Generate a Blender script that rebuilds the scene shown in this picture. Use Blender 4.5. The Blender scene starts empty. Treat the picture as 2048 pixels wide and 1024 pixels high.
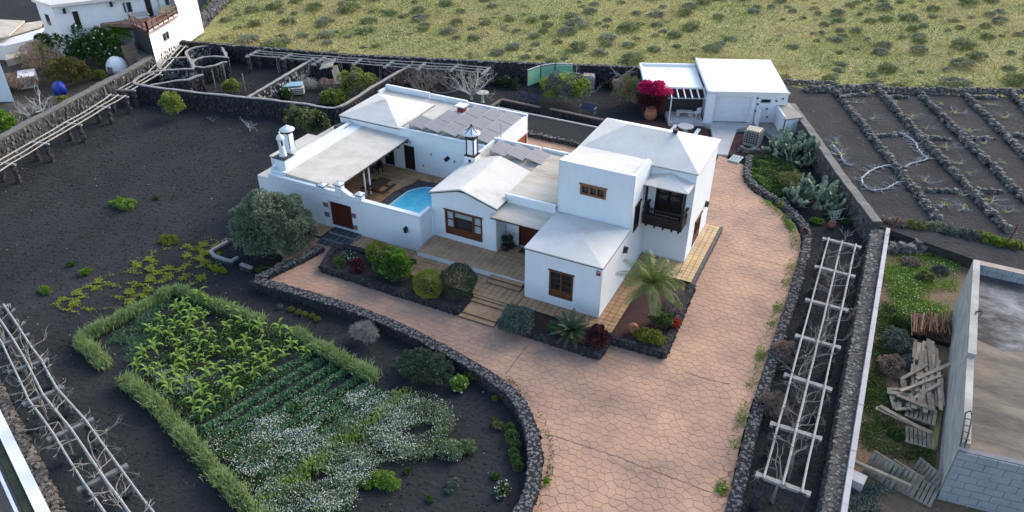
import bpy, math, random
import numpy as np
from mathutils import Vector, Matrix
R = math.radians
rnd = random.Random(7)
nr = np.random.RandomState(11)
SC = bpy.context.scene
COL = SC.collection
# ------------------------------------------------------------------ camera
CAM_H = 25.0; FPX = 1500.0
def _axes(yaw, pitch, roll):
    cy, sy = math.cos(yaw), math.sin(yaw)
    fw = Vector((sy*math.cos(pitch), cy*math.cos(pitch), -math.sin(pitch)))
    rt = Vector((cy, -sy, 0)); up = rt.cross(fw)
    return (rt*math.cos(roll)+up*math.sin(roll), -rt*math.sin(roll)+up*math.cos(roll), fw)
RT, UP, FW = _axes(R(-26.522), R(33.325), R(0.095))
cam = bpy.data.cameras.new('camera'); camo = bpy.data.objects.new('camera', cam); COL.objects.link(camo)
m = Matrix((RT, UP, -FW)).transposed().to_4x4(); m.translation = (0, 0, CAM_H)
camo.matrix_world = m
cam.sensor_width = 36.0; cam.lens = 36.0*FPX/2048.0; cam.clip_end = 3000; cam.clip_start = 0.3
SC.camera = camo
# ------------------------------------------------------------------ world and sun
SUN_EL, SUN_AZ = R(30), R(68)          # azimuth measured from +X towards +Y
w = bpy.data.worlds.new('World'); SC.world = w; w.use_nodes = True
nt = w.node_tree; nt.nodes.clear()
sky = nt.nodes.new('ShaderNodeTexSky'); sky.sky_type = 'NISHITA'; sky.sun_disc = False
sky.sun_elevation = SUN_EL; sky.sun_rotation = R(90) - SUN_AZ; sky.air_density = 1.0; sky.dust_density = 1.6; sky.ozone_density = 1.0
bg = nt.nodes.new('ShaderNodeBackground'); bg.inputs[1].default_value = 0.15
ow = nt.nodes.new('ShaderNodeOutputWorld')
nt.links.new(sky.outputs[0], bg.inputs[0]); nt.links.new(bg.outputs[0], ow.inputs[0])
sl = bpy.data.lights.new('sun', 'SUN'); so = bpy.data.objects.new('sun', sl); COL.objects.link(so)
sl.energy = 1.2; sl.angle = R(45); sl.color = (1.0, 0.91, 0.79)
sd = Vector((math.cos(SUN_EL)*math.cos(SUN_AZ), math.cos(SUN_EL)*math.sin(SUN_AZ), math.sin(SUN_EL)))
so.rotation_euler = sd.to_track_quat('Z', 'Y').to_euler()
SC.view_settings.view_transform = 'Standard'; SC.view_settings.look = 'None'
SC.view_settings.exposure = 1.36; SC.view_settings.gamma = 1.0; SC.view_settings.use_curve_mapping = False
# ------------------------------------------------------------------ helpers
def P(px, py, z=0.0):
    """a place in the yard, read off the photograph's survey (2048 px wide) at height z"""
    d = RT*(px-1024)-UP*(py-512)+FW*FPX
    t = (z-CAM_H)/d.z
    return Vector((d.x*t, d.y*t, z))
def P2(px, py, z=0.0):
    v = P(px, py, z); return (v.x, v.y)

MATS = {}
def mat(name, cols, scale=3.0, rough=0.85, bump=0.0, bscale=None, island=0.0, grain=0.0, gscale=60.0, spec=0.25, metal=0.0, detail=6, mid=None, edge=0.0, stretch=None, bdist=0.05, streak=0.0, coords='Object', ripple=0.0):
    """procedural surface: colours spread by noise, optional per-piece variation, grain and bump"""
    if name in MATS: return MATS[name]
    ma = bpy.data.materials.new(name); ma.use_nodes = True; MATS[name] = ma
    n = ma.node_tree.nodes; l = ma.node_tree.links
    b = n['Principled BSDF']; b.inputs['Roughness'].default_value = rough
    b.inputs['Specular IOR Level'].default_value = spec; b.inputs['Metallic'].default_value = metal
    tc = n.new('ShaderNodeTexCoord')
    if coords == 'World':
        ge = n.new('ShaderNodeNewGeometry'); vec = ge.outputs['Position']
    else: vec = tc.outputs['Object']
    if stretch:
        mp = n.new('ShaderNodeMapping'); mp.inputs['Scale'].default_value = stretch; l.new(vec, mp.inputs[0]); vec = mp.outputs[0]
    nz = n.new('ShaderNodeTexNoise'); nz.inputs['Scale'].default_value = scale; nz.inputs['Detail'].default_value = detail; l.new(vec, nz.inputs['Vector'])
    nz.inputs['Roughness'].default_value = 0.62
    fac = nz.outputs['Fac']
    mr = n.new('ShaderNodeMapRange'); mr.inputs[1].default_value = 0.28; mr.inputs[2].default_value = 0.72; l.new(fac, mr.inputs[0]); fac = mr.outputs[0]
    if island > 0:
        ge2 = n.new('ShaderNodeNewGeometry')
        mx = n.new('ShaderNodeMix'); mx.inputs[0].default_value = island
        l.new(fac, mx.inputs[2]); l.new(ge2.outputs['Random Per Island'], mx.inputs[3]); fac = mx.outputs[0]
    if grain > 0:
        n2 = n.new('ShaderNodeTexNoise'); n2.inputs['Scale'].default_value = gscale; n2.inputs['Detail'].default_value = 3; l.new(vec, n2.inputs['Vector'])
        mx = n.new('ShaderNodeMix'); mx.inputs[0].default_value = grain
        l.new(fac, mx.inputs[2]); l.new(n2.outputs['Fac'], mx.inputs[3]); fac = mx.outputs[0]
    cr = n.new('ShaderNodeValToRGB'); l.new(fac, cr.inputs[0])
    els = cr.color_ramp.elements
    while len(els) < len(cols): els.new(0.5)
    for i, c in enumerate(cols):
        els[i].position = (i/(len(cols)-1.0) if len(cols) > 1 else 0) if not mid else mid[i]
        els[i].color = (c[0], c[1], c[2], 1)
    col_out = cr.outputs[0]
    if streak > 0:      # rain runs and grime, long in z
        mp2 = n.new('ShaderNodeMapping'); mp2.inputs['Scale'].default_value = (2.6,2.6,.22); l.new(vec, mp2.inputs[0])
        n3 = n.new('ShaderNodeTexNoise'); n3.inputs['Scale'].default_value = 1.6; n3.inputs['Detail'].default_value = 7; l.new(mp2.outputs[0], n3.inputs['Vector'])
        m3 = n.new('ShaderNodeMapRange'); m3.inputs[1].default_value = .52; m3.inputs[2].default_value = .78; m3.inputs[3].default_value = 0; m3.inputs[4].default_value = streak; l.new(n3.outputs['Fac'], m3.inputs[0])
        mc = n.new('ShaderNodeMix'); mc.data_type = 'RGBA'; mc.inputs[7].default_value = (.33,.31,.28,1); l.new(m3.outputs[0], mc.inputs[0]); l.new(col_out, mc.inputs[6]); col_out = mc.outputs[2]
    l.new(col_out, b.inputs['Base Color'])
    if bump > 0:
        nb = n.new('ShaderNodeTexNoise'); nb.inputs['Scale'].default_value = bscale or scale*4; nb.inputs['Detail'].default_value = 5; l.new(vec, nb.inputs['Vector'])
        bp = n.new('ShaderNodeBump'); bp.inputs['Strength'].default_value = bump; bp.inputs['Distance'].default_value = bdist
        hh_ = nb.outputs['Fac']
        if ripple > 0:   # raked, wind-worked ridges
            wv = n.new('ShaderNodeTexWave'); wv.inputs['Scale'].default_value = .75; wv.inputs['Distortion'].default_value = 5.5; wv.inputs['Detail'].default_value = 3; wv.inputs['Detail Scale'].default_value = 1.2
            mpw = n.new('ShaderNodeMapping'); mpw.inputs['Rotation'].default_value = (0,0,1.35); l.new(vec, mpw.inputs[0]); l.new(mpw.outputs[0], wv.inputs['Vector'])
            mxw = n.new('ShaderNodeMix'); mxw.inputs[0].default_value = ripple; l.new(hh_, mxw.inputs[2]); l.new(wv.outputs['Fac'], mxw.inputs[3]); hh_ = mxw.outputs[0]
        l.new(hh_, bp.inputs['Height']); l.new(bp.outputs[0], b.inputs['Normal'])
        if edge > 0:
            be = n.new('ShaderNodeBevel'); be.samples = 3; be.inputs[0].default_value = edge; l.new(be.outputs[0], bp.inputs['Normal'])
    return ma
def leafmat(name, cols, trans=0.25, rough=0.55, scale=0.9):
    ma = mat(name, cols, scale=scale, rough=rough, island=0.55, spec=0.3)
    n = ma.node_tree.nodes; l = ma.node_tree.links
    b = n['Principled BSDF']; out = [x for x in n if x.type == 'OUTPUT_MATERIAL'][0]
    tr = n.new('ShaderNodeBsdfTranslucent'); mx = n.new('ShaderNodeMixShader'); mx.inputs[0].default_value = trans
    cr = [x for x in n if x.type == 'VALTORGB'][0]
    l.new(cr.outputs[0], tr.inputs[0]); l.new(b.outputs[0], mx.inputs[1]); l.new(tr.outputs[0], mx.inputs[2]); l.new(mx.outputs[0], out.inputs[0])
    return ma

def wloc(o):
    v = Vector((0, 0, 0))
    while o is not None: v += o.location; o = o.parent
    return v
def tag(o, label=None, cat=None, group=None, kind=None):
    if label: o['label'] = label
    if cat: o['category'] = cat
    if group: o['group'] = group
    if kind: o['kind'] = kind
    return o
def thing(name, loc, label, cat, group=None, rz=0.0):
    o = bpy.data.objects.new(name, None); COL.objects.link(o); o.location = loc; o.rotation_euler = (0, 0, rz)
    o.empty_display_size = 0.2
    return tag(o, label, cat, group)
def obj(name, me, parent=None, kind=None):
    o = bpy.data.objects.new(name, me); COL.objects.link(o)
    if parent is not None: o.parent = parent
    if kind: o['kind'] = kind
    return o
class MB:
    def __init__(s): s.v = []; s.f = []; s.m = []; s.ms = []
    def mi(s, ma):
        if ma is None: return 0
        if ma not in s.ms: s.ms.append(ma)
        return s.ms.index(ma)
    def add(s, vs, fs, ma=None):
        k = len(s.v); s.v += [tuple(x) for x in vs]; i = s.mi(ma)
        for f in fs: s.f.append(tuple(a+k for a in f)); s.m.append(i)
        return s
    def box(s, x0, x1, y0, y1, z0, z1, ma=None):
        return s.add([(x0,y0,z0),(x1,y0,z0),(x1,y1,z0),(x0,y1,z0),(x0,y0,z1),(x1,y0,z1),(x1,y1,z1),(x0,y1,z1)],
                     [(0,3,2,1),(4,5,6,7),(0,1,5,4),(1,2,6,5),(2,3,7,6),(3,0,4,7)], ma)
    def obox(s, c, size, M=None, ma=None):
        sx, sy, sz = [a/2 for a in size]
        vs = [Vector(p) for p in ((-sx,-sy,-sz),(sx,-sy,-sz),(sx,sy,-sz),(-sx,sy,-sz),(-sx,-sy,sz),(sx,-sy,sz),(sx,sy,sz),(-sx,sy,sz))]
        if M is not None: vs = [M @ v for v in vs]
        return s.add([v+Vector(c) for v in vs], [(0,3,2,1),(4,5,6,7),(0,1,5,4),(1,2,6,5),(2,3,7,6),(3,0,4,7)], ma)
    def bar(s, a, b, wd, th, ma=None, roll=0.0):
        a = Vector(a); b = Vector(b); d = b-a; L = d.length
        if L < 1e-6: return s
        x = d/L; up = Vector((0,0,1)) if abs(x.z) < 0.95 else Vector((0,1,0))
        y = up.cross(x).normalized(); z = x.cross(y)
        M = Matrix((x, y, z)).transposed()
        if roll: M = M @ Matrix.Rotation(roll, 3, 'X')
        return s.obox((a+b)/2, (L, wd, th), M, ma)
    def prism(s, poly, z0, z1, ma=None, top=None):
        n = len(poly)
        area = sum(poly[i][0]*poly[(i+1)%n][1]-poly[(i+1)%n][0]*poly[i][1] for i in range(n))
        if area < 0: poly = poly[::-1]
        vs = [(p[0],p[1],z0) for p in poly]+[(p[0],p[1],z1) for p in poly]
        s.add(vs, [tuple(range(n,2*n))], top or ma)
        return s.add(vs, [tuple(range(n-1,-1,-1))]+[(i,(i+1)%n,n+(i+1)%n,n+i) for i in range(n)], ma)
    def tube(s, pts, rad, n=6, ma=None, cap=True):
        pts = [Vector(p) for p in pts]
        if not hasattr(rad, '__len__'): rad = [rad]*len(pts)
        vs = []; fs = []
        pu = None
        for i, p in enumerate(pts):
            d = (pts[min(i+1,len(pts)-1)]-pts[max(i-1,0)])
            d = d.normalized() if d.length > 1e-9 else Vector((0,0,1))
            u = (Vector((0,0,1)) if abs(d.z) < 0.9 else Vector((1,0,0))) if pu is None else pu
            u = (u-d*u.dot(d))
            u = u.normalized() if u.length > 1e-6 else Vector((1,0,0)); pu = u
            v = d.cross(u)
            for k in range(n):
                a = 2*math.pi*k/n; vs.append(p+(u*math.cos(a)+v*math.sin(a))*rad[i])
        for i in range(len(pts)-1):
            for k in range(n):
                k2 = (k+1)%n; fs.append((i*n+k, i*n+k2, (i+1)*n+k2, (i+1)*n+k))
        if cap: fs.append(tuple(range(n-1,-1,-1))); fs.append(tuple(range((len(pts)-1)*n, len(pts)*n)))
        return s.add(vs, fs, ma)
    def lathe(s, c, prof, n=16, ma=None, sx=1, sy=1):
        vs = []; fs = []
        for (r, z) in prof:
            for k in range(n):
                a = 2*math.pi*k/n; vs.append((c[0]+r*math.cos(a)*sx, c[1]+r*math.sin(a)*sy, c[2]+z))
        for i in range(len(prof)-1):
            for k in range(n):
                k2 = (k+1)%n; fs.append((i*n+k, i*n+k2, (i+1)*n+k2, (i+1)*n+k))
        fs.append(tuple(range(n-1,-1,-1))); fs.append(tuple(range((len(prof)-1)*n, len(prof)*n)))
        return s.add(vs, fs, ma)
    def stone(s, c, size, g=rnd, ma=None, lo=0.72):
        sx, sy, sz = size
        a = g.uniform(0, 6.28); ca, sa = math.cos(a), math.sin(a); vs = []
        for (i, j, k) in ((-1,-1,-1),(1,-1,-1),(1,1,-1),(-1,1,-1),(-1,-1,1),(1,-1,1),(1,1,1),(-1,1,1)):
            x = i*sx*0.5*g.uniform(lo,1); y = j*sy*0.5*g.uniform(lo,1); z = k*sz*0.5*g.uniform(lo,1)
            if k > 0: x *= 0.8; y *= 0.8
            vs.append((c[0]+x*ca-y*sa, c[1]+x*sa+y*ca, c[2]+z))
        return s.add(vs, [(0,3,2,1),(4,5,6,7),(0,1,5,4),(1,2,6,5),(2,3,7,6),(3,0,4,7)], ma)
    def build(s, name, ma=None, parent=None, smooth=False, kind=None, mesh_only=False):
        off = wloc(parent) if parent is not None else Vector((0,0,0))
        me = bpy.data.meshes.new(name)
        if off.length > 0: vv = [(a-off.x, b-off.y, c-off.z) for a, b, c in s.v]
        else: vv = s.v
        me.from_pydata(vv, [], s.f)
        ms = s.ms if s.ms else [ma]
        for x in ms: me.materials.append(x)
        if len(ms) > 1: me.polygons.foreach_set('material_index', s.m)
        if smooth: me.polygons.foreach_set('use_smooth', [True]*len(me.polygons))
        me.update()
        if mesh_only: return me
        return obj(name, me, parent, kind)
def part(name, ma, parent, fn, smooth=False, kind=None):
    b = MB(); fn(b); return b.build(name, ma, parent, smooth, kind)
def npmesh(name, V, k, ma):
    """V: (N*k,3) array, faces are consecutive k-gons"""
    V = np.asarray(V, dtype=np.float32).reshape(-1, 3); nf = len(V)//k
    me = bpy.data.meshes.new(name)
    me.vertices.add(len(V)); me.vertices.foreach_set('co', V.ravel())
    me.loops.add(nf*k); me.loops.foreach_set('vertex_index', np.arange(nf*k, dtype=np.int32))
    me.polygons.add(nf); me.polygons.foreach_set('loop_start', np.arange(0, nf*k, k, dtype=np.int32))
    me.polygons.foreach_set('loop_total', np.full(nf, k, dtype=np.int32))
    me.materials.append(ma); me.update(calc_edges=True)
    return me
def unit(a): return a/np.maximum(np.linalg.norm(a, axis=1, keepdims=True), 1e-9)
def leafquads(C, D, L, Wd, up=None):
    """leaf-shaped quads: centres C, long axis D, length L, width Wd"""
    N = len(C); D = unit(D); Rr = nr.normal(size=(N,3)); S = unit(np.cross(D, Rr))
    L = np.broadcast_to(np.asarray(L, float), (N,))[:, None]; Wd = np.broadcast_to(np.asarray(Wd, float), (N,))[:, None]
    a = C-D*L*0.5; b = C+S*Wd*0.5-D*L*0.05; c = C+D*L*0.5; d = C-S*Wd*0.5-D*L*0.05
    return np.stack([a, b, c, d], axis=1).reshape(-1, 3)
def copytree(o, parent=None):
    c = o.copy(); COL.objects.link(c)
    if parent is not None: c.parent = parent
    for ch in list(o.children): copytree(ch, c)
    return c
def smoothpath(pts, step=0.5):
    """Catmull-Rom through 2-D points, resampled"""
    p = [Vector((a[0], a[1], 0)) for a in pts]; out = []
    for i in range(len(p)-1):
        p0 = p[max(i-1,0)]; p1 = p[i]; p2 = p[i+1]; p3 = p[min(i+2,len(p)-1)]
        n = max(1, int((p2-p1).length/step))
        for k in range(n):
            t = k/n
            q = 0.5*((2*p1)+(p2-p0)*t+(2*p0-5*p1+4*p2-p3)*t*t+(3*p1-p0-3*p2+p3)*t**3)
            out.append((q.x, q.y))
    out.append((p[-1].x, p[-1].y)); return out
def linepath(pts, step=0.5):
    out = []
    for i in range(len(pts)-1):
        a = pts[i]; b = pts[i+1]; n = max(1, int(math.hypot(b[0]-a[0], b[1]-a[1])/step))
        for k in range(n): out.append((a[0]+(b[0]-a[0])*k/n, a[1]+(b[1]-a[1])*k/n))
    out.append(tuple(pts[-1][:2])); return out
def offsets(path, d):
    out = []; n = len(path)
    for i in range(n):
        a = Vector(path[max(i-1,0)]); b = Vector(path[min(i+1,n-1)]); t = (b-a).normalized() if (b-a).length > 0 else Vector((1,0))
        out.append((path[i][0]-t.y*d, path[i][1]+t.x*d))
    return out
def wallcore(mb, path, wd, z0, z1, ma=None, zf=None):
    A = offsets(path, wd/2); B = offsets(path, -wd/2); n = len(path); vs = []; fs = []
    for i in range(n):
        h = z1 if zf is None else zf(i/(n-1.0))
        vs += [(A[i][0],A[i][1],z0),(A[i][0],A[i][1],h),(B[i][0],B[i][1],h),(B[i][0],B[i][1],z0)]
    for i in range(n-1):
        a = i*4; b = a+4
        fs += [(a,a+1,b+1,b),(a+1,a+2,b+2,b+1),(a+2,a+3,b+3,b+2)]
    fs += [(0,3,2,1),((n-1)*4,(n-1)*4+1,(n-1)*4+2,(n-1)*4+3)]
    mb.add(vs, fs, ma)
def inpoly(x, y, poly):
    c = False; n = len(poly); j = n-1
    for i in range(n):
        xi, yi = poly[i][0], poly[i][1]; xj, yj = poly[j][0], poly[j][1]
        if (yi > y) != (yj > y) and x < (xj-xi)*(y-yi)/(yj-yi)+xi: c = not c
        j = i
    return c
# ------------------------------------------------------------------ materials
plaster = mat('white_plaster', [(0.64,0.66,0.68),(0.70,0.71,0.72)], scale=0.8, bump=0.25, bscale=14, edge=0.07, bdist=0.03, grain=0.15, gscale=4, coords='World', streak=.10)
plaster_n = mat('bright_plaster', [(0.88,0.85,0.80),(0.90,0.88,0.83)], scale=0.8, bump=0.2, bscale=14, bdist=0.02, coords='World')  # raised albedo puts the sunlight on the neighbour's wall into the colour
roofwhite = mat('roof_paint', [(0.38,0.34,0.29),(0.56,0.53,0.475),(0.64,0.61,0.56)], scale=0.7, bump=0.2, bscale=9, edge=0.04, bdist=0.02, grain=0.25, gscale=9, mid=[0.05,0.3,0.8], coords='World', streak=.15)
roofbeige = mat('roof_paint_worn', [(0.27,0.205,0.135),(0.47,0.405,0.32),(0.58,0.535,0.465)], scale=0.8, bump=0.2, bscale=9, bdist=0.02, grain=0.25, gscale=7, mid=[0.1,0.42,0.85], coords='World', stretch=(0.35,1.6,1))
roofpatio = mat('patio_roof_paint', [(0.40,0.355,0.29),(0.50,0.46,0.395),(0.57,0.54,0.48)], scale=0.9, bump=0.15, bscale=9, bdist=0.02, grain=0.2, gscale=7, coords='World')
darktrim = mat('dark_trim', [(0.02,0.021,0.025),(0.035,0.035,0.04)], rough=0.6)
wood = mat('brown_wood', [(0.075,0.027,0.012),(0.15,0.055,0.025)], scale=6, stretch=(6,6,0.7), rough=0.6, bump=0.2)
woodlt = mat('window_wood', [(0.16,0.07,0.03),(0.27,0.125,0.055)], scale=6, stretch=(4,4,1), rough=0.6, bump=0.15)
doorwood = mat('red_brown_door_wood', [(0.055,0.014,0.009),(0.10,0.026,0.016)], scale=5, stretch=(6,6,0.6), rough=0.5)
darkwood = mat('dark_balcony_wood', [(0.012,0.009,0.008),(0.03,0.022,0.018)], scale=5, rough=0.55)
glass = mat('dark_glass', [(0.012,0.014,0.018),(0.03,0.034,0.04)], scale=1.5, rough=0.08, spec=0.6)
curtain = mat('white_curtain', [(0.30,0.32,0.34),(0.42,0.44,0.46)], scale=8, stretch=(5,5,1))
greymetal = mat('galvanised_metal', [(0.30,0.31,0.32),(0.42,0.43,0.43)], scale=5, rough=0.5, metal=0.4)
blackmetal = mat('black_metal', [(0.015,0.015,0.017),(0.03,0.03,0.032)], rough=0.5)
concrete = mat('pale_concrete', [(0.36,0.35,0.34),(0.47,0.46,0.44)], scale=1.2, bump=0.2, grain=0.2, coords='World')
concbeam = mat('beam_concrete', [(0.17,0.165,0.155),(0.32,0.31,0.29)], scale=6, bump=0.5, bscale=18, grain=0.3, gscale=30)
railwood = mat('weathered_rail', [(0.36,0.31,0.25),(0.52,0.46,0.38)], scale=3, bump=0.2)
lava = mat('lava_stone', [(0.016,0.015,0.017),(0.04,0.038,0.041),(0.085,0.08,0.078)], scale=5, rough=0.95, bump=0.6, bscale=20, island=0.5)
lavagrey = mat('grey_lava_stone', [(0.05,0.047,0.044),(0.10,0.096,0.088),(0.19,0.18,0.165)], scale=4, rough=0.95, bump=0.6, bscale=20, island=0.55)
lichen = mat('lichen_coping', [(0.05,0.049,0.05),(0.125,0.122,0.118),(0.25,0.245,0.235)], scale=9, rough=0.95, bump=0.6, bscale=25, island=0.35, grain=0.3, coords='World')
copingmat = mat('mortar_coping', [(0.20,0.19,0.18),(0.32,0.31,0.29)], scale=5, bump=0.4, bscale=20, coords='World')
wallcoremat = mat('wall_mortar', [(0.018,0.017,0.018),(0.035,0.033,0.033)], scale=6, rough=1, bump=0.5, coords='World')
greycore = mat('grey_wall_mortar', [(0.055,0.052,0.047),(0.10,0.095,0.085)], scale=5, rough=1, bump=0.5, coords='World')
terracotta = mat('terracotta', [(0.20,0.08,0.045),(0.32,0.14,0.08)], scale=5, rough=0.8)
tilemat = mat('terrace_tile', [(0.22,0.125,0.06),(0.37,0.225,0.12),(0.48,0.31,0.175)], scale=1.3, rough=0.7, island=0.0, bump=0.1, grain=0.2, gscale=12, coords='World')
tilemat2 = mat('yellow_terrace_tile', [(0.42,0.29,0.15),(0.56,0.40,0.22)], scale=1.5, rough=0.7, bump=0.1, coords='World')
grout = mat('tile_grout', [(0.055,0.04,0.03),(0.08,0.06,0.045)], scale=4, coords='World')
basalt = mat('basalt_slab', [(0.03,0.032,0.037),(0.065,0.068,0.075)], scale=3, rough=0.6, bump=0.3, coords='World')
GZ = -0.35
# ------------------------------------------------------------------ the ground
picon = mat('black_volcanic_gravel', [(0.019,0.020,0.021),(0.029,0.0305,0.031),(0.043,0.044,0.044)], scale=0.22, rough=1.0, bump=0.6, bscale=5.5, grain=0.4, gscale=28, spec=0.1, coords='World', bdist=0.14, ripple=.10)
gb = MB(); N = 60
xs = [-260+520*i/N for i in range(N+1)]
gb.add([(-900,-400,GZ),(900,-400,GZ),(900,1500,GZ),(-900,1500,GZ)], [(0,1,2,3)])
g = gb.build('ground', picon, kind='structure')
# field beyond the back wall
fieldmat = mat('field_grass', [(0.12,0.135,0.045),(0.20,0.205,0.065),(0.30,0.275,0.10),(0.17,0.185,0.07),(0.25,0.185,0.09)], scale=0.10, rough=1, bump=1.0, bscale=3.0, grain=0.35, gscale=2.2, mid=[0,0.3,0.55,0.8,1.0], coords='World', bdist=0.3)
FZ = 0.75
def fieldz(x, y):
    return FZ+0.35*math.sin(x*0.11+1)*math.sin(y*0.07)+0.15*math.sin(x*0.31)*math.cos(y*0.23)
back = [(-64.3,52.3),(-63.9,52.44),(-45.8,56.69),(-29.24,62.31),(-19.54,65.97),(-13.0,68.3),(-4.79,68.6),(0,70.5),(12.01,74.97),(30,82),(80,105)]
fb = MB(); rows = 70; cols_ = 90
def backy(x):
    pts = [(-400,0),(-84,80),(-64.6,52.6)]+back[1:]+[(300,160)]
    for i in range(len(pts)-1):
        if pts[i][0] <= x <= pts[i+1][0]:
            t = (x-pts[i][0])/(pts[i+1][0]-pts[i][0]); return pts[i][1]+(pts[i+1][1]-pts[i][1])*t
    return 150
vs = []
gx = sorted(set([round(v,3) for v in list(np.linspace(-140,100,cols_))]+[p[0] for p in back]))
for j in range(rows+1):
    t = (j/rows)**1.8
    for x in gx:
        y0 = backy(x) + (0.0 if x > -64 else 0.6)
        y = y0+(900-y0)*t
        vs.append((x*(1+2.5*t), y, fieldz(x*(1+2.5*t), y) if j > 0 else FZ))
nx = len(gx)
fb.add(vs, [(j*nx+i, j*nx+i+1, (j+1)*nx+i+1, (j+1)*nx+i) for j in range(rows) for i in range(nx-1)])
field = fb.build('field', fieldmat, kind='structure', smooth=True)

# ------------------------------------------------------------------ rubble walls
def rubble(path, wd, z0, z1, name, label, cat='wall', group=None, ss=0.3, core=wallcoremat, stone=lava, cap=None, capz=0.0, sides=(1,-1), topstones=True, z1b=None, topmat=None, kind=None):
    """dry stone wall: mortar core, courses of separate stones on its faces and top, optional coping"""
    p0 = path[len(path)//2]
    t = thing(name, (p0[0], p0[1], z0), label, cat, group) if not kind else None
    zf = (lambda q: z1) if z1b is None else (lambda q: z1+(z1b-z1)*q)
    mb = MB(); wallcore(mb, path, wd, z0-0.1, z1, zf=zf); mb.build('wall_core', core, t)
    sb = MB(); tb = MB(); fine = linepath(path, 0.12); n = len(fine)
    step = ss/0.12
    for sd_ in sides:
        of = offsets(fine, sd_*(wd/2-ss*0.14))
        z = z0+ss*0.2; row = 0; hmax = max(z1, z1b or z1)
        while z < hmax-ss*0.25:
            u = rnd.uniform(0, step)
            while u < n-1:
                x, y = of[int(u)]; q = u/max(1, n-1); s = ss*rnd.uniform(0.6, 1.3)
                if z < zf(q)-ss*0.2: sb.stone((x+rnd.uniform(-.1,.1)*ss, y+rnd.uniform(-.1,.1)*ss, z+rnd.uniform(-.14,.14)*ss), (s, s*.8, ss*rnd.uniform(.55,.85)))
                u += s*0.9/0.12
            z += ss*0.62; row += 1
    if topstones:
        m_ = max(2, int(wd/(ss*0.62)))
        for r_ in range(m_):
            of = offsets(fine, -wd/2+(r_+0.5)*wd/m_); u = rnd.uniform(0, step)
            while u < n-1:
                x, y = of[int(u)]; q = u/max(1, n-1); s = ss*rnd.uniform(0.4, 1.5)
                (rnd.random() < .88) and tb.stone((x+rnd.uniform(-.4,.4)*ss, y+rnd.uniform(-.4,.4)*ss, zf(q)), (s, s*rnd.uniform(.55,1), ss*rnd.uniform(.05,.45)), lo=.5)
                u += s*0.85/0.12
    sb.build('wall_stones', stone, t, kind='stuff')
    if tb.v: tb.build('top_stones', topmat or stone, t, kind='stuff')
    if cap:
        cb = MB(); wallcore(cb, linepath(path, 0.35), wd*1.04, z1-0.02, z1+0.07, zf=lambda q: zf(q)+0.07+0.025*math.sin(q*57)+0.015*math.sin(q*143)); cb.build('coping', cap, t)
    return t

# ------------------------------------------------------------------ driveway of stamped paving
dL = [(-28.3,25.6),(-22.76,25.61),(-18.37,25.37),(-13.9,24.43),(-11.28,23.48),(-9.15,21.39),(-8.3,19.41),(-8.0,17.81),(-8.2,15.5),(-9.0,12.5),(-10.5,9.5)]
dR = [(-1.0,8.0),(-0.95,14.0),(-1.05,21.2),(-1.34,26.31),(-1.32,32.13),(-1.33,39.06),(-1.74,44.4),(-3.45,47.1),(-6.31,49.65),(-7.16,52.9)]
drive = smoothpath(dL, 0.8)+smoothpath(dR, 0.8)+[(-9.1,53.6),(-9.1,51.0),(-16,50.3),(-23.6,50.3),(-23.6,46.4),(-22,46.0),(-22,32.0),(-29.6,31.5),(-31.6,31.7),(-31.2,28.6),(-29.4,28.0)]
excl = [(-21.7,-14.6,29.4,46.2),(-14.6,-9.2,29.3,41.7),(-9.7,-6.6,29.2,41.8),(-26.4,-17.1,27.7,29.2),(-14.2,-9.1,27.8,29.0)]
drivebase = mat('paving_joint', [(0.06,0.045,0.045),(0.28,0.18,0.135),(0.42,0.27,0.19),(0.46,0.30,0.21)], scale=.5, grain=.35, gscale=4, mid=[.1,.3,.55,1], rough=1, coords='World')
pink = mat('stamped_paving', [(0.155,0.112,0.095),(0.30,0.195,0.142),(0.40,0.25,0.168),(0.50,0.33,0.205)], scale=0.33, rough=0.8, bump=0.25, bscale=12, island=0.06, grain=0.38, gscale=2.2, mid=[0.1,0.35,0.6,0.9], detail=10, coords='World', bdist=0.02)
db = MB(); db.prism(drive, GZ-0.05, -0.012)
driveway = db.build('driveway', drivebase, kind='structure')
def voronoi(poly, sp, seed=3):
    g = random.Random(seed); x0 = min(p[0] for p in poly); x1 = max(p[0] for p in poly); y0 = min(p[1] for p in poly); y1 = max(p[1] for p in poly)
    cells = {}; nx = int((x1-x0)/sp)+3; ny = int((y1-y0)/(sp*0.88))+3
    for j in range(ny):
        for i in range(nx):
            cells[(i,j)] = (x0+(i-1+0.5*(j%2))*sp+g.uniform(-.33,.33)*sp, y0+(j-1)*sp*0.88+g.uniform(-.3,.3)*sp)
    out = []
    for (i,j), (cx, cy) in cells.items():
        if not inpoly(cx, cy, poly): continue
        if any(a < cx < b and c < cy < d for a, b, c, d in excl): continue
        pg = [(-1,-1),(1,-1),(1,1),(-1,1)]
        for dj in (-2,-1,0,1,2):
            for di in (-2,-1,0,1,2):
                if (di or dj) and (i+di,j+dj) in cells:
                    q = cells[(i+di,j+dj)]; nx_, ny_ = q[0]-cx, q[1]-cy; L = math.hypot(nx_, ny_); nx_/=L; ny_/=L; dd = L/2-0.006
                    ng = []
                    for k in range(len(pg)):
                        a = pg[k]; b = pg[(k+1)%len(pg)]; da = a[0]*nx_+a[1]*ny_-dd; dbb = b[0]*nx_+b[1]*ny_-dd
                        if da <= 0: ng.append(a)
                        if (da < 0) != (dbb < 0) and da != dbb:
                            t = da/(da-dbb); ng.append((a[0]+(b[0]-a[0])*t, a[1]+(b[1]-a[1])*t))
                    pg = ng
                    if not pg: break
            if not pg: break
        if len(pg) >= 3: out.append(((cx,cy), pg))
    return out
cells = voronoi(drive, 0.40)
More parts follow.
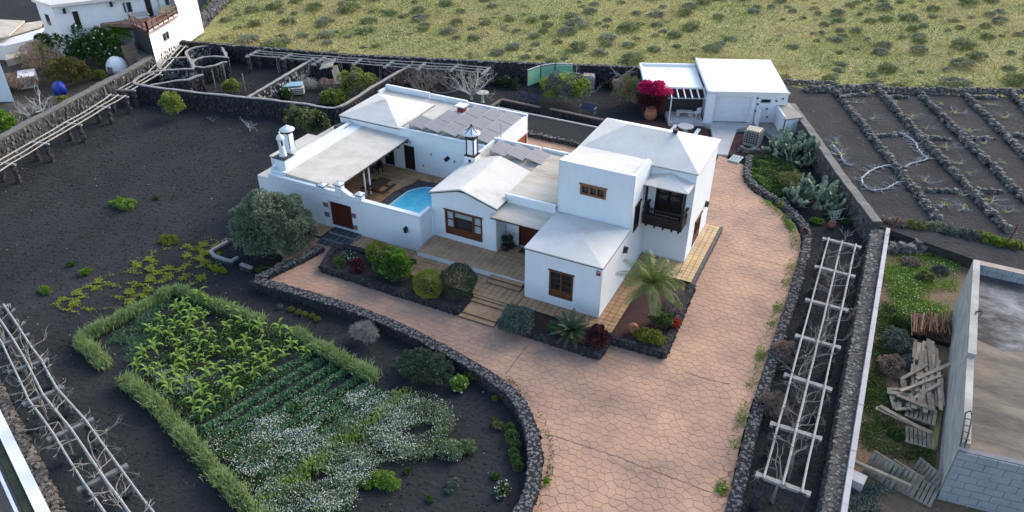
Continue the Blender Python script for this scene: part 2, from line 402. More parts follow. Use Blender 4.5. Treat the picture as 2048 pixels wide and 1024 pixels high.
vis = lambda c: math.hypot(c[0], c[1]) + (0 if (c[1] > 16.5 and abs(c[0]+c[1]*0.2) < 14) else 100)
cells.sort(key=lambda c: vis(c[0]))
joined = MB()
for k, ((cx,cy), pg) in enumerate(cells):
    dz = rnd.uniform(-0.003, 0.004); n = len(pg)
    # bevelled stone: outer ring low, inner ring high
    r0 = [(x, y, -0.011) for x, y in pg]; r1 = [(x*0.965, y*0.965, 0.004+dz) for x, y in pg]
    fs = [tuple(range(n, 2*n))]+[(i,(i+1)%n,n+(i+1)%n,n+i) for i in range(n)]
    if k < 300:
        b = MB(); b.add(r0+r1, fs); o = b.build('paving_stone', pink, driveway); o.location = (cx, cy, 0)
    else: joined.add([(x+cx,y+cy,z) for x,y,z in r0+r1], fs)
joined.build('paving_stones', pink, driveway, kind='stuff')
crackm = mat('crack_dirt', [(0.10,0.07,0.06),(0.16,0.11,0.09)], scale=3)
cm = MB()
for pts in ([(1090,868),(1150,885),(1230,912),(1330,950),(1420,985)],[(1012,748),(1030,722),(1055,690)],[(655,530),(690,512)],[(735,570),(752,552),(762,545)],[(1460,505),(1530,522),(1585,535)],[(1370,745),(1420,760),(1470,770)]):
    pw_ = smoothpath([P2(a, b, 0.006) for a, b in pts], .25); pw_ = [(x+rnd.uniform(-.02,.02), y+rnd.uniform(-.02,.02)) for x, y in pw_]
    for i in range(len(pw_)-1): cm.bar((pw_[i][0],pw_[i][1],0.006),(pw_[i+1][0],pw_[i+1][1],0.006), rnd.uniform(.015,.04), .008)
cm.build('joint_cracks', crackm, driveway, kind='stuff')
# pale concrete apron in front of the garage
ab = MB(); ab.prism([(-12.2,59.3),(-11.1,58.9),(-9.4,53.8),(-8.55,54.0),(-9.0,59.3),(-8.2,60.0),(-8.4,61.3),(-11.6,60.2)], GZ, 0.0)
ab.build('concrete_path', concrete, kind='structure')
redsoil = mat('red_gravel', [(0.045,0.026,0.024),(0.085,0.045,0.038)], scale=2, rough=1, bump=0.8, bscale=12, grain=0.3, coords='World')
rb = MB(); rb.prism([(-19.0,51.2),(-9.2,51.4),(-9.5,53.6),(-11.2,58.6),(-12.4,59.2),(-16.0,58.2),(-19.0,56.5)], GZ, -0.2)
rb.prism([(-9.3,58.7),(-8.6,54.2),(-6.6,54.6),(-6.8,58.8)], GZ, -0.12)
rb.build('red_gravel_bed', redsoil, kind='structure')

# ------------------------------------------------------------------ walls of the plot
rubble(linepath([(-53.4,14),(-57.3,29.2),(-61.2,44.9),(-64.1,52.6)], 0.6), 0.55, GZ, 1.6, 'boundary_wall', 'long grey stone boundary wall between the black yard and the neighbouring garden', ss=0.38, core=greycore, stone=lavagrey, sides=(-1,), cap=mat('grey_top_mortar', [(0.10,0.095,0.088),(0.19,0.18,0.165)], scale=4, bump=0.5, bscale=18, coords='World'), topstones=False)
rubble(linepath(back[1:6], 0.6), 0.45, GZ, 1.45, 'boundary_wall', 'black stone back wall dividing the yard from the green field', ss=0.34, sides=(-1,), topmat=lichen)
rubble(linepath([(-64.9,53.0),(-68.0,59.5),(-72,67),(-78,80)], 0.6), 1.0, 0.4, 1.6, 'stone_wall', 'loose grey rubble wall running up beside the neighbour white house to the field', ss=0.5, core=greycore, stone=lavagrey)
# driveway kerb walls
lw = smoothpath([(-30.2,27.6),(-29.6,26.9),(-29.15,26.0),(-28.7,25.05)], 0.4)
rubble([(-27.7,29.3),(-28.0,27.8),(-28.5,26.2),(-28.8,25.0)], 0.5, GZ-.1, 0.32, 'low_wall', 'short black wall end with pale lichen beside the grassy patch under the olive bush', ss=0.155, stone=lava, topmat=lichen)
rubble(smoothpath([(-28.9,24.85),(-22.8,25.12),(-18.4,24.85),(-13.7,23.9),(-11.2,22.95),(-9.5,21.1),(-8.55,19.2),(-8.25,17.7),(-8.5,15.4),(-9.4,12.4)], 0.4), 0.55, GZ-.1, 0.3, 'curved_wall', 'long curved black stone wall with grey lichened top between paving and vegetable plot', ss=0.155, stone=lava, topmat=lichen)
rw = smoothpath([(-0.72,12),(-0.78,21.2),(-1.0,26.31),(-1.05,32.13),(-1.05,39.06),(-1.4,44.5),(-3.1,47.4),(-6.0,50.0),(-6.8,53.0),(-6.9,54.2)], 0.4)
rubble(rw, 0.42, GZ, 0.27, 'curved_wall', 'low curved grey stone kerb wall along the right side of the paving', ss=0.19, stone=lavagrey, topmat=lichen)
# right boundary wall, upper and lower run
rubble(linepath([(-5.6,63.4),(-3.19,58.07),(-0.49,51.89),(2.4,45.9)], 0.5), 0.55, GZ, 1.25, 'boundary_wall', 'high grey stone wall stepping down between the cactus bed and the vineyard', ss=0.34, core=greycore, stone=lavagrey, cap=mat('grey_top_mortar', [(0,0,0),(1,1,1)]), topstones=False)
rubble(linepath([(2.55,45.9),(2.62,32.0),(2.68,22.5),(2.75,12)], 0.5), 0.72, GZ, 0.82, 'boundary_wall', 'broad grey rubble wall behind the long vine trellis on the right', ss=0.2, core=greycore, stone=lavagrey, sides=(-1,), topmat=mat('speckled_rubble', [(0.05,0.047,0.043),(0.13,0.12,0.11),(0.27,0.255,0.23)], scale=4, rough=.95, island=.7))
t = thing('concrete_kerb_wall', (3.0,32,0), 'narrow pale concrete block wall standing on the outer side of the rubble wall', 'wall')
for i in range(26):
    y0 = 45.7-i*1.0; x = 3.07+0.0*i
    b = MB(); b.box(x-0.11, x+0.11, y0-0.985, y0, 0.0, 1.12+rnd.uniform(-.012,.012)); b.build('concrete_block', concrete, t)
# walled cells top left
outer = smoothpath([(-56.6,45.9),(-58.6,45.3),(-59.4,43.9),(-58.9,42.9),(-57.0,42.65),(-52,43.4),(-47.03,44.25),(-42.5,44.9),(-40.3,45.3),(-39.0,46.6),(-38.9,49.0),(-39.5,53.0),(-40.1,56.6)], 0.6)
def crop(x0, y0, s, pts, z): return [P2(x0+a*s, y0+b*s, z) for a, b in pts]
cA = lambda pts: crop(250, 70, 0.15625, pts, 1.25)
cB = lambda pts: crop(540, 90, 0.16598, pts, 1.25)
cellstone = mat('pale_faced_lava', [(0.016,0.015,0.017),(0.04,0.038,0.04),(0.16,0.155,0.15),(0.36,0.35,0.33)], scale=3, rough=0.95, bump=0.5, bscale=20, island=0.9, mid=[0,0.35,0.5,1])
rubble(smoothpath(cA([(520,452),(330,475),(190,525),(115,585),(150,628),(330,655),(620,695),(1000,740),(1560,795)])+cB([(0,655),(400,705),(680,750),(850,735),(1050,620),(1250,490),(1690,240)]), 0.5), 0.24, GZ, 1.2, 'cell_wall', 'long black stone wall with pale coping curving round the walled garden beds', ss=0.33, cap=copingmat, topstones=False, stone=lava)
rubble(smoothpath(cA([(320,640),(450,615),(640,580),(800,570),(900,530),(1000,503)]), 0.5), 0.22, GZ, 1.2, 'cell_wall', 'short curved black wall behind the flat-topped tree in the walled bed', ss=0.33, cap=copingmat, topstones=False)
rubble(smoothpath(cA([(830,285),(700,285),(590,290),(470,345),(420,395),(450,430),(520,445),(700,435),(880,430)]), 0.5), 0.22, GZ, 1.2, 'cell_wall', 'small looped stone cell wall with pale faces, middle one of the three rounded cells', ss=0.3, cap=copingmat, topstones=False, stone=cellstone)
rubble(smoothpath(cA([(880,425),(850,350),(810,280),(780,225),(830,175),(1000,140),(1200,128),(1265,200),(1300,285)]), 0.5), 0.22, GZ, 1.2, 'cell_wall', 'rounded stone cell wall nearest the back corner of the yard', ss=0.3, cap=copingmat, topstones=False, stone=cellstone)
rubble(smoothpath(cA([(1310,340),(1240,350),(1150,385),(1000,412),(900,405),(865,360),(900,310),(1000,280),(1150,270),(1300,283)]), 0.5), 0.2, GZ, 1.2, 'cell_wall', 'oval pit wall of black stone in front of the rounded back cell', ss=0.3, cap=copingmat, topstones=False, stone=lava)
rubble(linepath(cA([(1565,795)])+cB([(540,150),(745,178)]), 0.5), 0.22, GZ, 1.2, 'cell_wall', 'straight dividing stone wall between two walled garden beds', ss=0.33, cap=copingmat, topstones=False, stone=cellstone)
rubble(linepath(cB([(1470,222),(1690,240),(2050,262)]), 0.5), 0.22, GZ, 1.2, 'cell_wall', 'short straight stone wall behind the grey leafless shrubs', ss=0.3, cap=copingmat, topstones=False, stone=cellstone)

# planters round the house (lava kerbs) with soil
soil = mat('planter_gravel', [(0.02,0.018,0.019),(0.04,0.034,0.034)], scale=3, rough=1, bump=0.8, bscale=14, grain=0.3, coords='World')
soilred = mat('planter_red_gravel', [(0.035,0.02,0.019),(0.07,0.035,0.03)], scale=3, rough=1, bump=0.8, bscale=14, grain=0.3, coords='World')
def planter(name, label, kerb, bed, sm, h=0.42):
    t = rubble(linepath(kerb, 0.3), 0.34, GZ, h, name, label, cat='planter', ss=0.2, topmat=lava)
    part('soil', sm, t, lambda b: b.prism(bed, GZ, h-0.14)); return t
planter('planter', 'long black stone kerbed bed with round bushes left of the front steps', [(-22.2,30.2),(-26.4,29.9),(-26.75,29.3),(-26.2,27.6),(-17.05,27.6),(-17.05,29.0)], [(-26.6,29.9),(-26.2,27.7),(-17.1,27.7),(-17.1,29.1),(-21.9,29.1),(-22.1,30.3)], soil)
planter('planter', 'black stone kerbed bed with cycad between front steps and palm corner', [(-14.6,29.1),(-14.35,27.65),(-8.95,27.62),(-8.95,28.9),(-9.0,29.3)], [(-14.5,29.2),(-14.35,27.7),(-9,27.7),(-9,29.2)], soilred)
planter('planter', 'black stone kerbed corner bed holding the palm tree', [(-8.75,29.2),(-8.75,29.05),(-6.05,29.15),(-6.3,35.5)], [(-8.85,29.1),(-6.1,29.1),(-6.4,35.6),(-8.85,35.6)], soilred)

# terraces with real tiles
def tiles(parent, x0, x1, y0, y1, z, s=0.36, ma=tilemat, skip=None, h=0.02, gap=0.022, limit=300):
    nx = max(1, round((x1-x0)/s)); ny = max(1, round((y1-y0)/s)); sx = (x1-x0)/nx; sy = (y1-y0)/ny
    b = MB(); g = gap/2; a = 0.008
    b.add([(-sx/2+g,-sy/2+g,0),(sx/2-g,-sy/2+g,0),(sx/2-g,sy/2-g,0),(-sx/2+g,sy/2-g,0),(-sx/2+g+a,-sy/2+g+a,h),(sx/2-g-a,-sy/2+g+a,h),(sx/2-g-a,sy/2-g-a,h),(-sx/2+g+a,sy/2-g-a,h)],
          [(4,5,6,7),(0,1,5,4),(1,2,6,5),(2,3,7,6),(3,0,4,7)])
    me = b.build('tile', ma, mesh_only=True); off = wloc(parent)
    for j in range(ny):
        for i in range(nx):
            cx = x0+(i+.5)*sx; cy = y0+(j+.5)*sy
            if skip and skip(cx, cy): continue
            o = obj('tile', me, parent); o.location = (cx-off.x, cy-off.y, z-off.z+rnd.uniform(-.0015,.0015))
def slab(name, x0, x1, y0, y1, z0, z1, ma, parent=None, kind='structure'):
    b = MB(); b.box(x0, x1, y0, y1, z0, z1); return b.build(name, ma, parent, kind=kind if parent is None else None)
up = slab('upper_terrace', -21.8, -14.32, 31.0, 34.2, 0.0, 0.73, plaster); tiles(up, -21.8, -14.32, 30.97, 34.2, 0.731)
lo = slab('lower_terrace', -21.9, -14.32, 29.15, 31.0, GZ, 0.38, grout); tiles(lo, -21.9, -14.32, 29.13, 30.98, 0.381)
fr = slab('front_path', -14.3, -8.88, 29.25, 30.2, GZ, 0.38, grout); tiles(fr, -14.3, -8.88, 29.25, 30.2, 0.381)
sp = slab('side_path', -9.93, -8.88, 30.2, 37.4, GZ, 0.38, grout); tiles(sp, -9.93, -8.88, 30.2, 37.4, 0.381, skip=lambda x, y: False)
ep = slab('east_path', -7.35, -6.35, 35.6, 42.4, GZ, 0.38, grout); tiles(ep, -7.35, -6.42, 35.6, 42.4, 0.381, s=0.33, ma=tilemat2)
ep2 = slab('corner_path', -8.86, -7.37, 35.62, 37.4, GZ, 0.38, grout); tiles(ep2, -8.86, -7.37, 35.62, 37.4, 0.381, s=0.36, ma=tilemat2)
part('kerb', basalt, ep, lambda b: b.box(-6.41, -6.24, 35.5, 42.5, GZ, 0.39))
gs = slab('gate_strip', -26.3, -22.0, 30.25, 31.68, GZ, 0.13, grout); tiles(gs, -26.3, -22.0, 30.25, 31.68, 0.131)
gs2 = slab('gate_strip', -31.0, -28.6, 30.4, 31.68, GZ, 0.13, grout); tiles(gs2, -31.0, -28.6, 30.4, 31.68, 0.131)
def steps(name, label, x0, x1, ys, zs, yend, ma, tm, ztile=0.02):
    t = thing(name, ((x0+x1)/2, ys[0], 0), label, 'steps')
    for k, (y, z) in enumerate(zip(ys, zs)):
        y1 = ys[k+1] if k+1 < len(ys) else yend
        part('step', ma, t, lambda b: b.box(x0, x1, y, y1 if k+1 == len(ys) else y1+0.0, GZ if zs[0] < .3 else zs[0]-0.3, z))
        n = max(1, int((x1-x0)/0.36)); w_ = (x1-x0)/n
        for i in range(n):
            part('tile', tm, t, lambda b: b.box(x0+i*w_+.006, x0+(i+1)*w_-.006, y-0.025, y1-0.012, z+0.001, z+0.022))
    return t
risermat = mat('pale_riser', [(0.10,0.065,0.04),(0.15,0.10,0.065)], scale=2, coords='World')
steps('front_steps', 'tiled steps with a deep landing rising from the paving to the lower terrace', -16.9, -14.75, [27.4,27.72,28.72,29.0], [0.08,0.17,0.26,0.34], 29.13, risermat, tilemat)
steps('porch_steps', 'two tiled steps up to the entrance terrace', -16.75, -14.7, [30.38,30.68], [0.49,0.61], 30.96, risermat, tilemat)
t = thing('gate_steps', (-27.4,30.8,0), 'dark basalt slab steps with pale joints in front of the wooden courtyard gate', 'steps')
for k, (y0, y1, z) in enumerate(((29.85,30.42,0.02),(30.42,31.05,0.13),(31.05,31.68,0.24))):
    part('mortar', copingmat, t, lambda b: b.box(-28.45-(0.15 if k==0 else 0), -26.4+(0.0), y0, y1, GZ, z-0.012))
    x = -28.42-(0.15 if k==0 else 0)
    while x < -26.55:
        w_ = min(rnd.uniform(0.36,0.55), -26.42-x)
        part('basalt_slab', basalt, t, lambda b: b.box(x, x+w_-0.05, y0+0.02, y1-0.03, GZ+.05, z)); x += w_
# ================================================================== the house
house = thing('villa', (-15,37,0), 'large white villa with flat and hipped roofs, courtyard pool and wooden balcony in the middle', 'house')
WG = GZ-0.05
def ubox(b, o, u, n, s0, s1, d0, d1, z0, z1, ma=None):
    pts = [(s0,d0),(s1,d0),(s1,d1),(s0,d1)]
    q = [(o[0]+u[0]*s+n[0]*d, o[1]+u[1]*s+n[1]*d) for s, d in pts]
    vs = [(x,y,z0) for x,y in q]+[(x,y,z1) for x,y in q]
    b.add(vs, [(0,3,2,1),(4,5,6,7),(0,1,5,4),(1,2,6,5),(2,3,7,6),(3,0,4,7)], ma)
def facade(b, o, u, n, W, z0, z1, ops, dep=0.16, ma=None, wt=None):
    """vertical wall face with real recessed openings; ops = [(s0,s1,z0,z1)]"""
    S = sorted(set([0, W]+[a for q in ops for a in q[:2]])); Z = sorted(set([z0, z1]+[a for q in ops for a in q[2:4]]))
    pt = lambda s, z, d=0: (o[0]+u[0]*s+n[0]*d, o[1]+u[1]*s+n[1]*d, z)
    for i in range(len(S)-1):
        for j in range(len(Z)-1):
            cs, cz = (S[i]+S[i+1])/2, (Z[j]+Z[j+1])/2
            if any(a < cs < c and e < cz < g for a, c, e, g in ops): continue
            b.add([pt(S[i],Z[j]),pt(S[i+1],Z[j]),pt(S[i+1],Z[j+1]),pt(S[i],Z[j+1])], [(0,1,2,3)], ma)
    for a, c, e, g in ops:
        b.add([pt(a,e),pt(c,e),pt(c,e,-dep),pt(a,e,-dep)], [(0,1,2,3)], ma); b.add([pt(a,g),pt(a,g,-dep),pt(c,g,-dep),pt(c,g)], [(0,1,2,3)], ma)
        b.add([pt(a,e),pt(a,e,-dep),pt(a,g,-dep),pt(a,g)], [(0,1,2,3)], ma); b.add([pt(c,e),pt(c,g),pt(c,g,-dep),pt(c,e,-dep)], [(0,1,2,3)], ma)
        b.add([pt(a,e,-dep),pt(c,e,-dep),pt(c,g,-dep),pt(a,g,-dep)], [(0,1,2,3)], ma)
def block(name, x0, x1, y0, y1, z1, parent, ops={}, z0=WG, ma=plaster, dep=0.16, top=True, loc=None):
    b = MB()
    facade(b, (x0,y0), (1,0), (0,-1), x1-x0, z0, z1, ops.get('S', []), dep)
    facade(b, (x1,y0), (0,1), (1,0), y1-y0, z0, z1, ops.get('E', []), dep)
    facade(b, (x1,y1), (-1,0), (0,1), x1-x0, z0, z1, ops.get('N', []), dep)
    facade(b, (x0,y1), (0,-1), (-1,0), y1-y0, z0, z1, ops.get('W', []), dep)
    if top: b.add([(x0,y0,z1),(x1,y0,z1),(x1,y1,z1),(x0,y1,z1)], [(0,1,2,3)])
    return b.build(name, ma, parent)
def window(parent, o, u, n, s0, s1, z0, z1, cols, rows=1, panel=0.0, fr=None, dep=0.1, fw=0.09, lint=0.08, widths=None, pane=None, name='window'):
    fr = fr or wood; pane = pane or glass
    b = MB(); W = s1-s0
    ubox(b,o,u,n,s0,s0+fw,-dep-.02,.035,z0,z1); ubox(b,o,u,n,s1-fw,s1,-dep-.02,.035,z0,z1)
    ubox(b,o,u,n,s0+fw,s1-fw,-dep-.02,.033,z0,z0+fw); ubox(b,o,u,n,s0+fw,s1-fw,-dep-.02,.033,z1-fw,z1)
    if panel > 0:
        ubox(b,o,u,n,s0+fw,s1-fw,-dep,.0,z0+fw,z0+panel)
        k = max(2, int(W/0.5)); ww = (W-2*fw)/k
        for i in range(k): ubox(b,o,u,n,s0+fw+i*ww+.05,s0+fw+(i+1)*ww-.05,.0,.022,z0+fw+.04,z0+panel-.08)
        ubox(b,o,u,n,s0+fw,s1-fw,-dep,.03,z0+panel,z0+panel+.05)
    if lint: ubox(b,o,u,n,s0-.07,s1+.07,-.01,.09,z1,z1+.05)
    zz0 = z0+max(panel+.05, fw); zz1 = z1-fw
    ws = widths or [1.0/cols]*cols; x = s0+fw; tot = W-2*fw; segs = []
    for i, q in enumerate(ws):
        xa = x; xb = x+q*tot; x = xb; segs.append((xa, xb))
        if i < len(ws)-1: ubox(b,o,u,n,xb-.045,xb+.045,-dep,.03,zz0,zz1)
        for r in range(1, rows if not isinstance(rows, list) else rows[i]):
            rr = rows if not isinstance(rows, list) else rows[i]
            zc = zz0+(zz1-zz0)*r/rr; ubox(b,o,u,n,xa+.045,xb-.045,-dep+.02,.0,zc-.018,zc+.018)
    wf = b.build(name, fr, parent)
    for i, (xa, xb) in enumerate(segs):
        pm = pane[i] if isinstance(pane, list) else pane
        part('pane', pm, wf, lambda q: ubox(q,o,u,n,xa+.02,xb-.02,-dep+.0,-dep+.015,zz0,zz1))
    return wf
def door(parent, o, u, n, s0, s1, z0, z1, ma=doorwood, planks=4, name='door', dep=.12):
    d = part(name, ma, parent, lambda b: [ubox(b,o,u,n,s0,s0+.08,-dep,.02,z0,z1), ubox(b,o,u,n,s1-.08,s1,-dep,.02,z0,z1), ubox(b,o,u,n,s0+.08,s1-.08,-dep,.02,z1-.08,z1)])
    w_ = (s1-s0-.16)/planks
    for i in range(planks): part('plank', ma, d, lambda b: ubox(b,o,u,n,s0+.08+i*w_+.006,s0+.08+(i+1)*w_-.006,-dep+.0,-dep+.05,z0,z1-.085))
    part('handle', blackmetal, d, lambda b: ubox(b,o,u,n,s1-.2,s1-.16,-dep+.05,-dep+.1,z0+.9,z0+1.15))
    return d
S_, Sn = (1,0), (0,-1); E_, En = (0,1), (1,0)

# ---- front bay with pyramid roof
bx0, bx1, by0, by1 = -14.3, -9.93, 30.2, 34.42
block('bay_wall', bx0, bx1, by0, by1, 3.5, house, {'S': [(1.46,2.82,0.97,2.62)]})
window(house, (bx0,by0), S_, Sn, 1.46, 2.82, .97, 2.62, 2, 3, panel=.42)
part('eave_trim', darktrim, house, lambda b: b.box(bx0-.05,bx1+.05,by0-.05,by1,3.501,3.535))
def hip(b, x0, x1, y0, y1, z, ra, rb, rz):
    """slab rim plus four roof slopes up to ridge ra-rb (points)"""
    b.box(x0,x1,y0,y1,z,z+.07)
    vs = [(x0,y0,z+.07),(x1,y0,z+.07),(x1,y1,z+.07),(x0,y1,z+.07),(ra[0],ra[1],rz),(rb[0],rb[1],rz)]
    if abs(ra[0]-rb[0])+abs(ra[1]-rb[1]) < .01: b.add(vs[:5], [(0,1,4),(1,2,4),(2,3,4),(3,0,4)])
    else: b.add(vs, [(0,1,5,4),(1,2,5),(2,3,4,5),(3,0,4)])
part('bay_roof', roofwhite, house, lambda b: hip(b, bx0-.04,bx1+.04,by0-.04,by1,3.536,(-12.0,32.2),(-12.0,32.2),4.0))
# small blue house number plate
sg = part('house_sign', mat('sign_blue',[(0.03,0.04,0.12),(0.04,0.05,0.15)]), house, lambda b: ubox(b,(0,by0),S_,Sn,-10.24,-10.02,0,.03,3.06,3.36))
part('sign_panel', mat('sign_red',[(0.45,0.04,0.04),(0.5,0.05,0.05)]), sg, lambda b: ubox(b,(0,by0),S_,Sn,-10.21,-10.05,.03,.036,3.10,3.24))
part('sign_panel', curtain, sg, lambda b: ubox(b,(0,by0),S_,Sn,-10.21,-10.05,.03,.036,3.26,3.33))
# ---- tower with the little three-pane window
tx0, tx1, ty0, ty1 = -14.31, -9.93, 34.45, 37.6
block('tower_wall', tx0, tx1, ty0, ty1, 6.2, house, {'S': [(1.32,2.83,5.05,5.70)], 'E': [(.55,1.45,3.05,4.72)]})
window(house, (tx0,ty0), S_, Sn, 1.32, 2.83, 5.05, 5.70, 3, 1, fr=woodlt, fw=.11)
window(house, (tx1,ty0), E_, En, .55, 1.45, 3.05, 4.72, 2, 3, panel=.3, fr=darkwood)
def towerroof(b):
    def wedge(x0, x1, y0, y1, za, zb, zl=6.1): b.add([(x0,y0,zl),(x1,y0,zl),(x1,y1,zl),(x0,y1,zl),(x0,y0,za),(x1,y0,za),(x1,y1,zb),(x0,y1,zb)],[(4,5,6,7),(0,1,5,4),(1,2,6,5),(2,3,7,6),(3,0,4,7)])
    wedge(tx0-.004,tx1+.004,ty0-.004,ty0+.2,6.84,6.82); wedge(tx1-.16,tx1+.004,ty0+.2,36.9,6.82,6.78); wedge(tx1-.16,tx1+.004,36.9,37.38,6.78,6.42)
    wedge(tx0-.004,tx0+.14,ty0+.2,35.3,6.82,6.78); wedge(tx0-.004,tx0+.14,35.3,37.5,6.62,6.4)
def towertop(b):
    b.add([(tx0+.14,ty0+.2,6.66),(tx1-.16,ty0+.2,6.66),(tx1-.16,37.7,6.36),(tx0+.14,37.7,6.36)], [(0,1,2,3)])
part('tower_parapet', plaster, house, towerroof); part('tower_roof', roofwhite, house, towertop)
# ---- main two storey block
mx0, mx1, my0, my1 = -14.45, -7.35, 37.42, 42.4
block('main_wall', mx0, mx1, my0, my1, 6.15, house, {'S': [(4.95,6.55,3.15,5.30)], 'E': [(1.55,3.0,.62,2.32)]})
part('eave_trim', darktrim, house, lambda b: b.box(tx1+.01,mx1+.07,my0-.07,my1+.05,6.151,6.185))
part('main_roof', roofwhite, house, lambda b: hip(b, mx0-.04,mx1+.1,my0-.1,my1+.06,6.186,(-12.3,39.9),(-9.4,39.9),7.25))
window(house, (mx1,my0), E_, En, 1.55, 3.0, .62, 2.32, 2, 2, panel=.55)
door(house, (mx0,my0), S_, Sn, 4.95, 6.55, 3.15, 5.30, ma=darkwood, planks=2, name='balcony_door')
window(house, (mx0,my0), S_, Sn, 5.05, 5.72, 4.0, 5.2, 1, 2, fr=darkwood, dep=.02, lint=0, name='door_light', fw=.05); window(house, (mx0,my0), S_, Sn, 5.78, 6.45, 4.0, 5.2, 1, 2, fr=darkwood, dep=.02, lint=0, name='door_light', fw=.05)
for x, y, u, n, s, z in ((mx1,my0,E_,En,3.85,2.42),(bx1,by0,E_,En,3.4,2.75),(-22.9,31.68,S_,Sn,0,1.55)):
    lp = part('wall_lamp', blackmetal, house, lambda b: [ubox(b,(x,y),u,n,s-.07,s+.07,0,.05,z-.2,z+.2), ubox(b,(x,y),u,n,s-.11,s+.11,.05,.24,z+.08,z+.14), ubox(b,(x,y),u,n,s-.03,s+.03,.1,.18,z+.14,z+.2)])
    part('lamp_glass', glass, lp, lambda b: ubox(b,(x,y),u,n,s-.08,s+.08,.06,.2,z-.16,z+.08))
# balcony
bal = part('balcony', darkwood, house, lambda b: [b.box(-9.8,-7.55,36.35,my0,3.0,3.14)]+[b.box(x-.05,x+.05,36.28,my0,2.9,3.0) for x in (-9.6,-9.1,-8.6,-8.1,-7.7)])
for y0, y1, x0, x1 in ((36.35,36.41,-9.8,-7.55),(36.41,my0,-9.8,-9.74),(36.41,my0,-7.61,-7.55)):
    for k in range(3): part('board', darkwood, bal, lambda b: b.box(x0,x1,y0,y1,3.142+k*.17,3.30+k*.17))
for i in range(14):
    x = -9.68+i*.155
    part('baluster', darkwood, bal, lambda b: b.lathe((x,36.39,3.65),[(.02,0),(.035,.06),(.018,.16),(.035,.26),(.02,.33)],6))
for i in range(5):
    for x in (-9.77,-7.58): part('baluster', darkwood, bal, lambda b: b.lathe((x,36.6+i*.17,3.65),[(.02,0),(.035,.06),(.018,.16),(.035,.26),(.02,.33)],6))
part('rail', darkwood, bal, lambda b: [b.box(-9.84,-7.51,36.33,36.44,3.98,4.05), b.box(-9.84,-9.72,36.44,my0,3.98,4.05), b.box(-7.63,-7.51,36.44,my0,3.98,4.05)])
for x in (-9.76,-7.6): part('post', darkwood, bal, lambda b: [b.box(x-.06,x+.06,36.34,36.45,3.0,5.5)])
part('balcony_roof', roofwhite, bal, lambda b: (b.box(-10.0,-7.4,36.15,my0,5.52,5.58), b.add([(-10.0,36.15,5.58),(-7.4,36.15,5.58),(-7.4,my0,5.58),(-10.0,my0,5.58),(-8.7,my0,5.95)],[(0,1,4),(1,2,4),(3,0,4)])))
part('beam', darkwood, bal, lambda b: [b.box(-9.9,-7.5,36.3,36.42,5.42,5.519)])
# ---- living wing with the gabled front
lx0, lx1, ly0, ly1 = -21.85, -17.5, 33.0, 40.8
def gable(b):
    rx, ez, rz = -19.75, 3.66, 4.30
    facade(b,(lx0,ly0),S_,Sn,lx1-lx0,WG,ez,[(.9,3.42,1.15,2.80)],.16)
    b.add([(lx0,ly0,ez),(lx1,ly0,ez),(rx,ly0,rz)],[(0,1,2)])
    facade(b,(lx1,ly0),E_,En,1.25,WG,ez,[]); facade(b,(lx0,ly1),(0,-1),(-1,0),ly1-ly0,WG,ez,[])
part('gable_wall', plaster, house, gable)
window(house, (lx0,ly0), S_, Sn, .9, 3.42, 1.15, 2.80, 3, [2,1,2], panel=.42, widths=[.22,.56,.22], pane=[curtain,glass,curtain])
part('blind', greymetal, house, lambda b: ubox(b,(lx0,ly0),S_,Sn,1.52,2.80,-.07,-.05,2.38,2.70))
def gableroof(b, x0=lx0-.08, x1=lx1+.1, y0=ly0-.08, y1=37.9):
    rx, ez, rz = -19.75, 3.68, 4.33
    for dz, flip in ((0,0),(.09,1)):
        pass
    top = [(x0,y0,ez+.08),(rx-.25,y0,rz+.04),(rx,y0,rz+.09),(rx+.25,y0,rz+.02),(x1,y0,ez+.06)]
    bot = [(x0,y0,ez),(rx-.25,y0,rz-.04),(rx,y0,rz+.0),(rx+.25,y0,rz-.05),(x1,y0,ez-.02)]
    nb = lambda pts, y, d=0: [(p[0],y,p[2]+d) for p in pts]
    tb = nb(top, y1); n = 5
    vs = top+bot+tb
    fs = [(i,i+n,i+n+1,i+1) for i in range(n-1)]+[(i,i+1,i+2*n+1,i+2*n) for i in range(n-1)]
    fs += [(0,2*n,n)]; b.add(vs, fs)
    b.add([top[4],bot[4],(x1,y1,ez-.02),(x1,y1,ez+.06)],[(0,1,2,3)]); b.add([top[0],(x0,y1,ez+.08),(x0,y1,ez),bot[0]],[(0,1,2,3)])
    b.add([tb[0],tb[1],tb[2],tb[3],tb[4],(rx,y1+1.0,3.6)],[(0,5,1),(1,5,2),(2,5,3),(3,5,4)])
part('gable_roof', roofwhite, house, gableroof)
def gtrim(b):
    rx, ez, rz = -19.75, 3.63, 4.25
    pts = [(lx0-.1,ez),(rx-.25,rz-.02),(rx+.25,rz-.03),(lx1+.12,ez-.03)]
    for a, c in zip(pts[:-1], pts[1:]): b.bar((a[0],ly0-.04,a[1]+.02),(c[0],ly0-.04,c[1]+.02),.1,.05)
    b.bar((lx1+.06,ly0,3.62),(lx1+.06,ly0+1.2,3.62),.1,.04)
part('eave_trim', darktrim, house, gtrim)
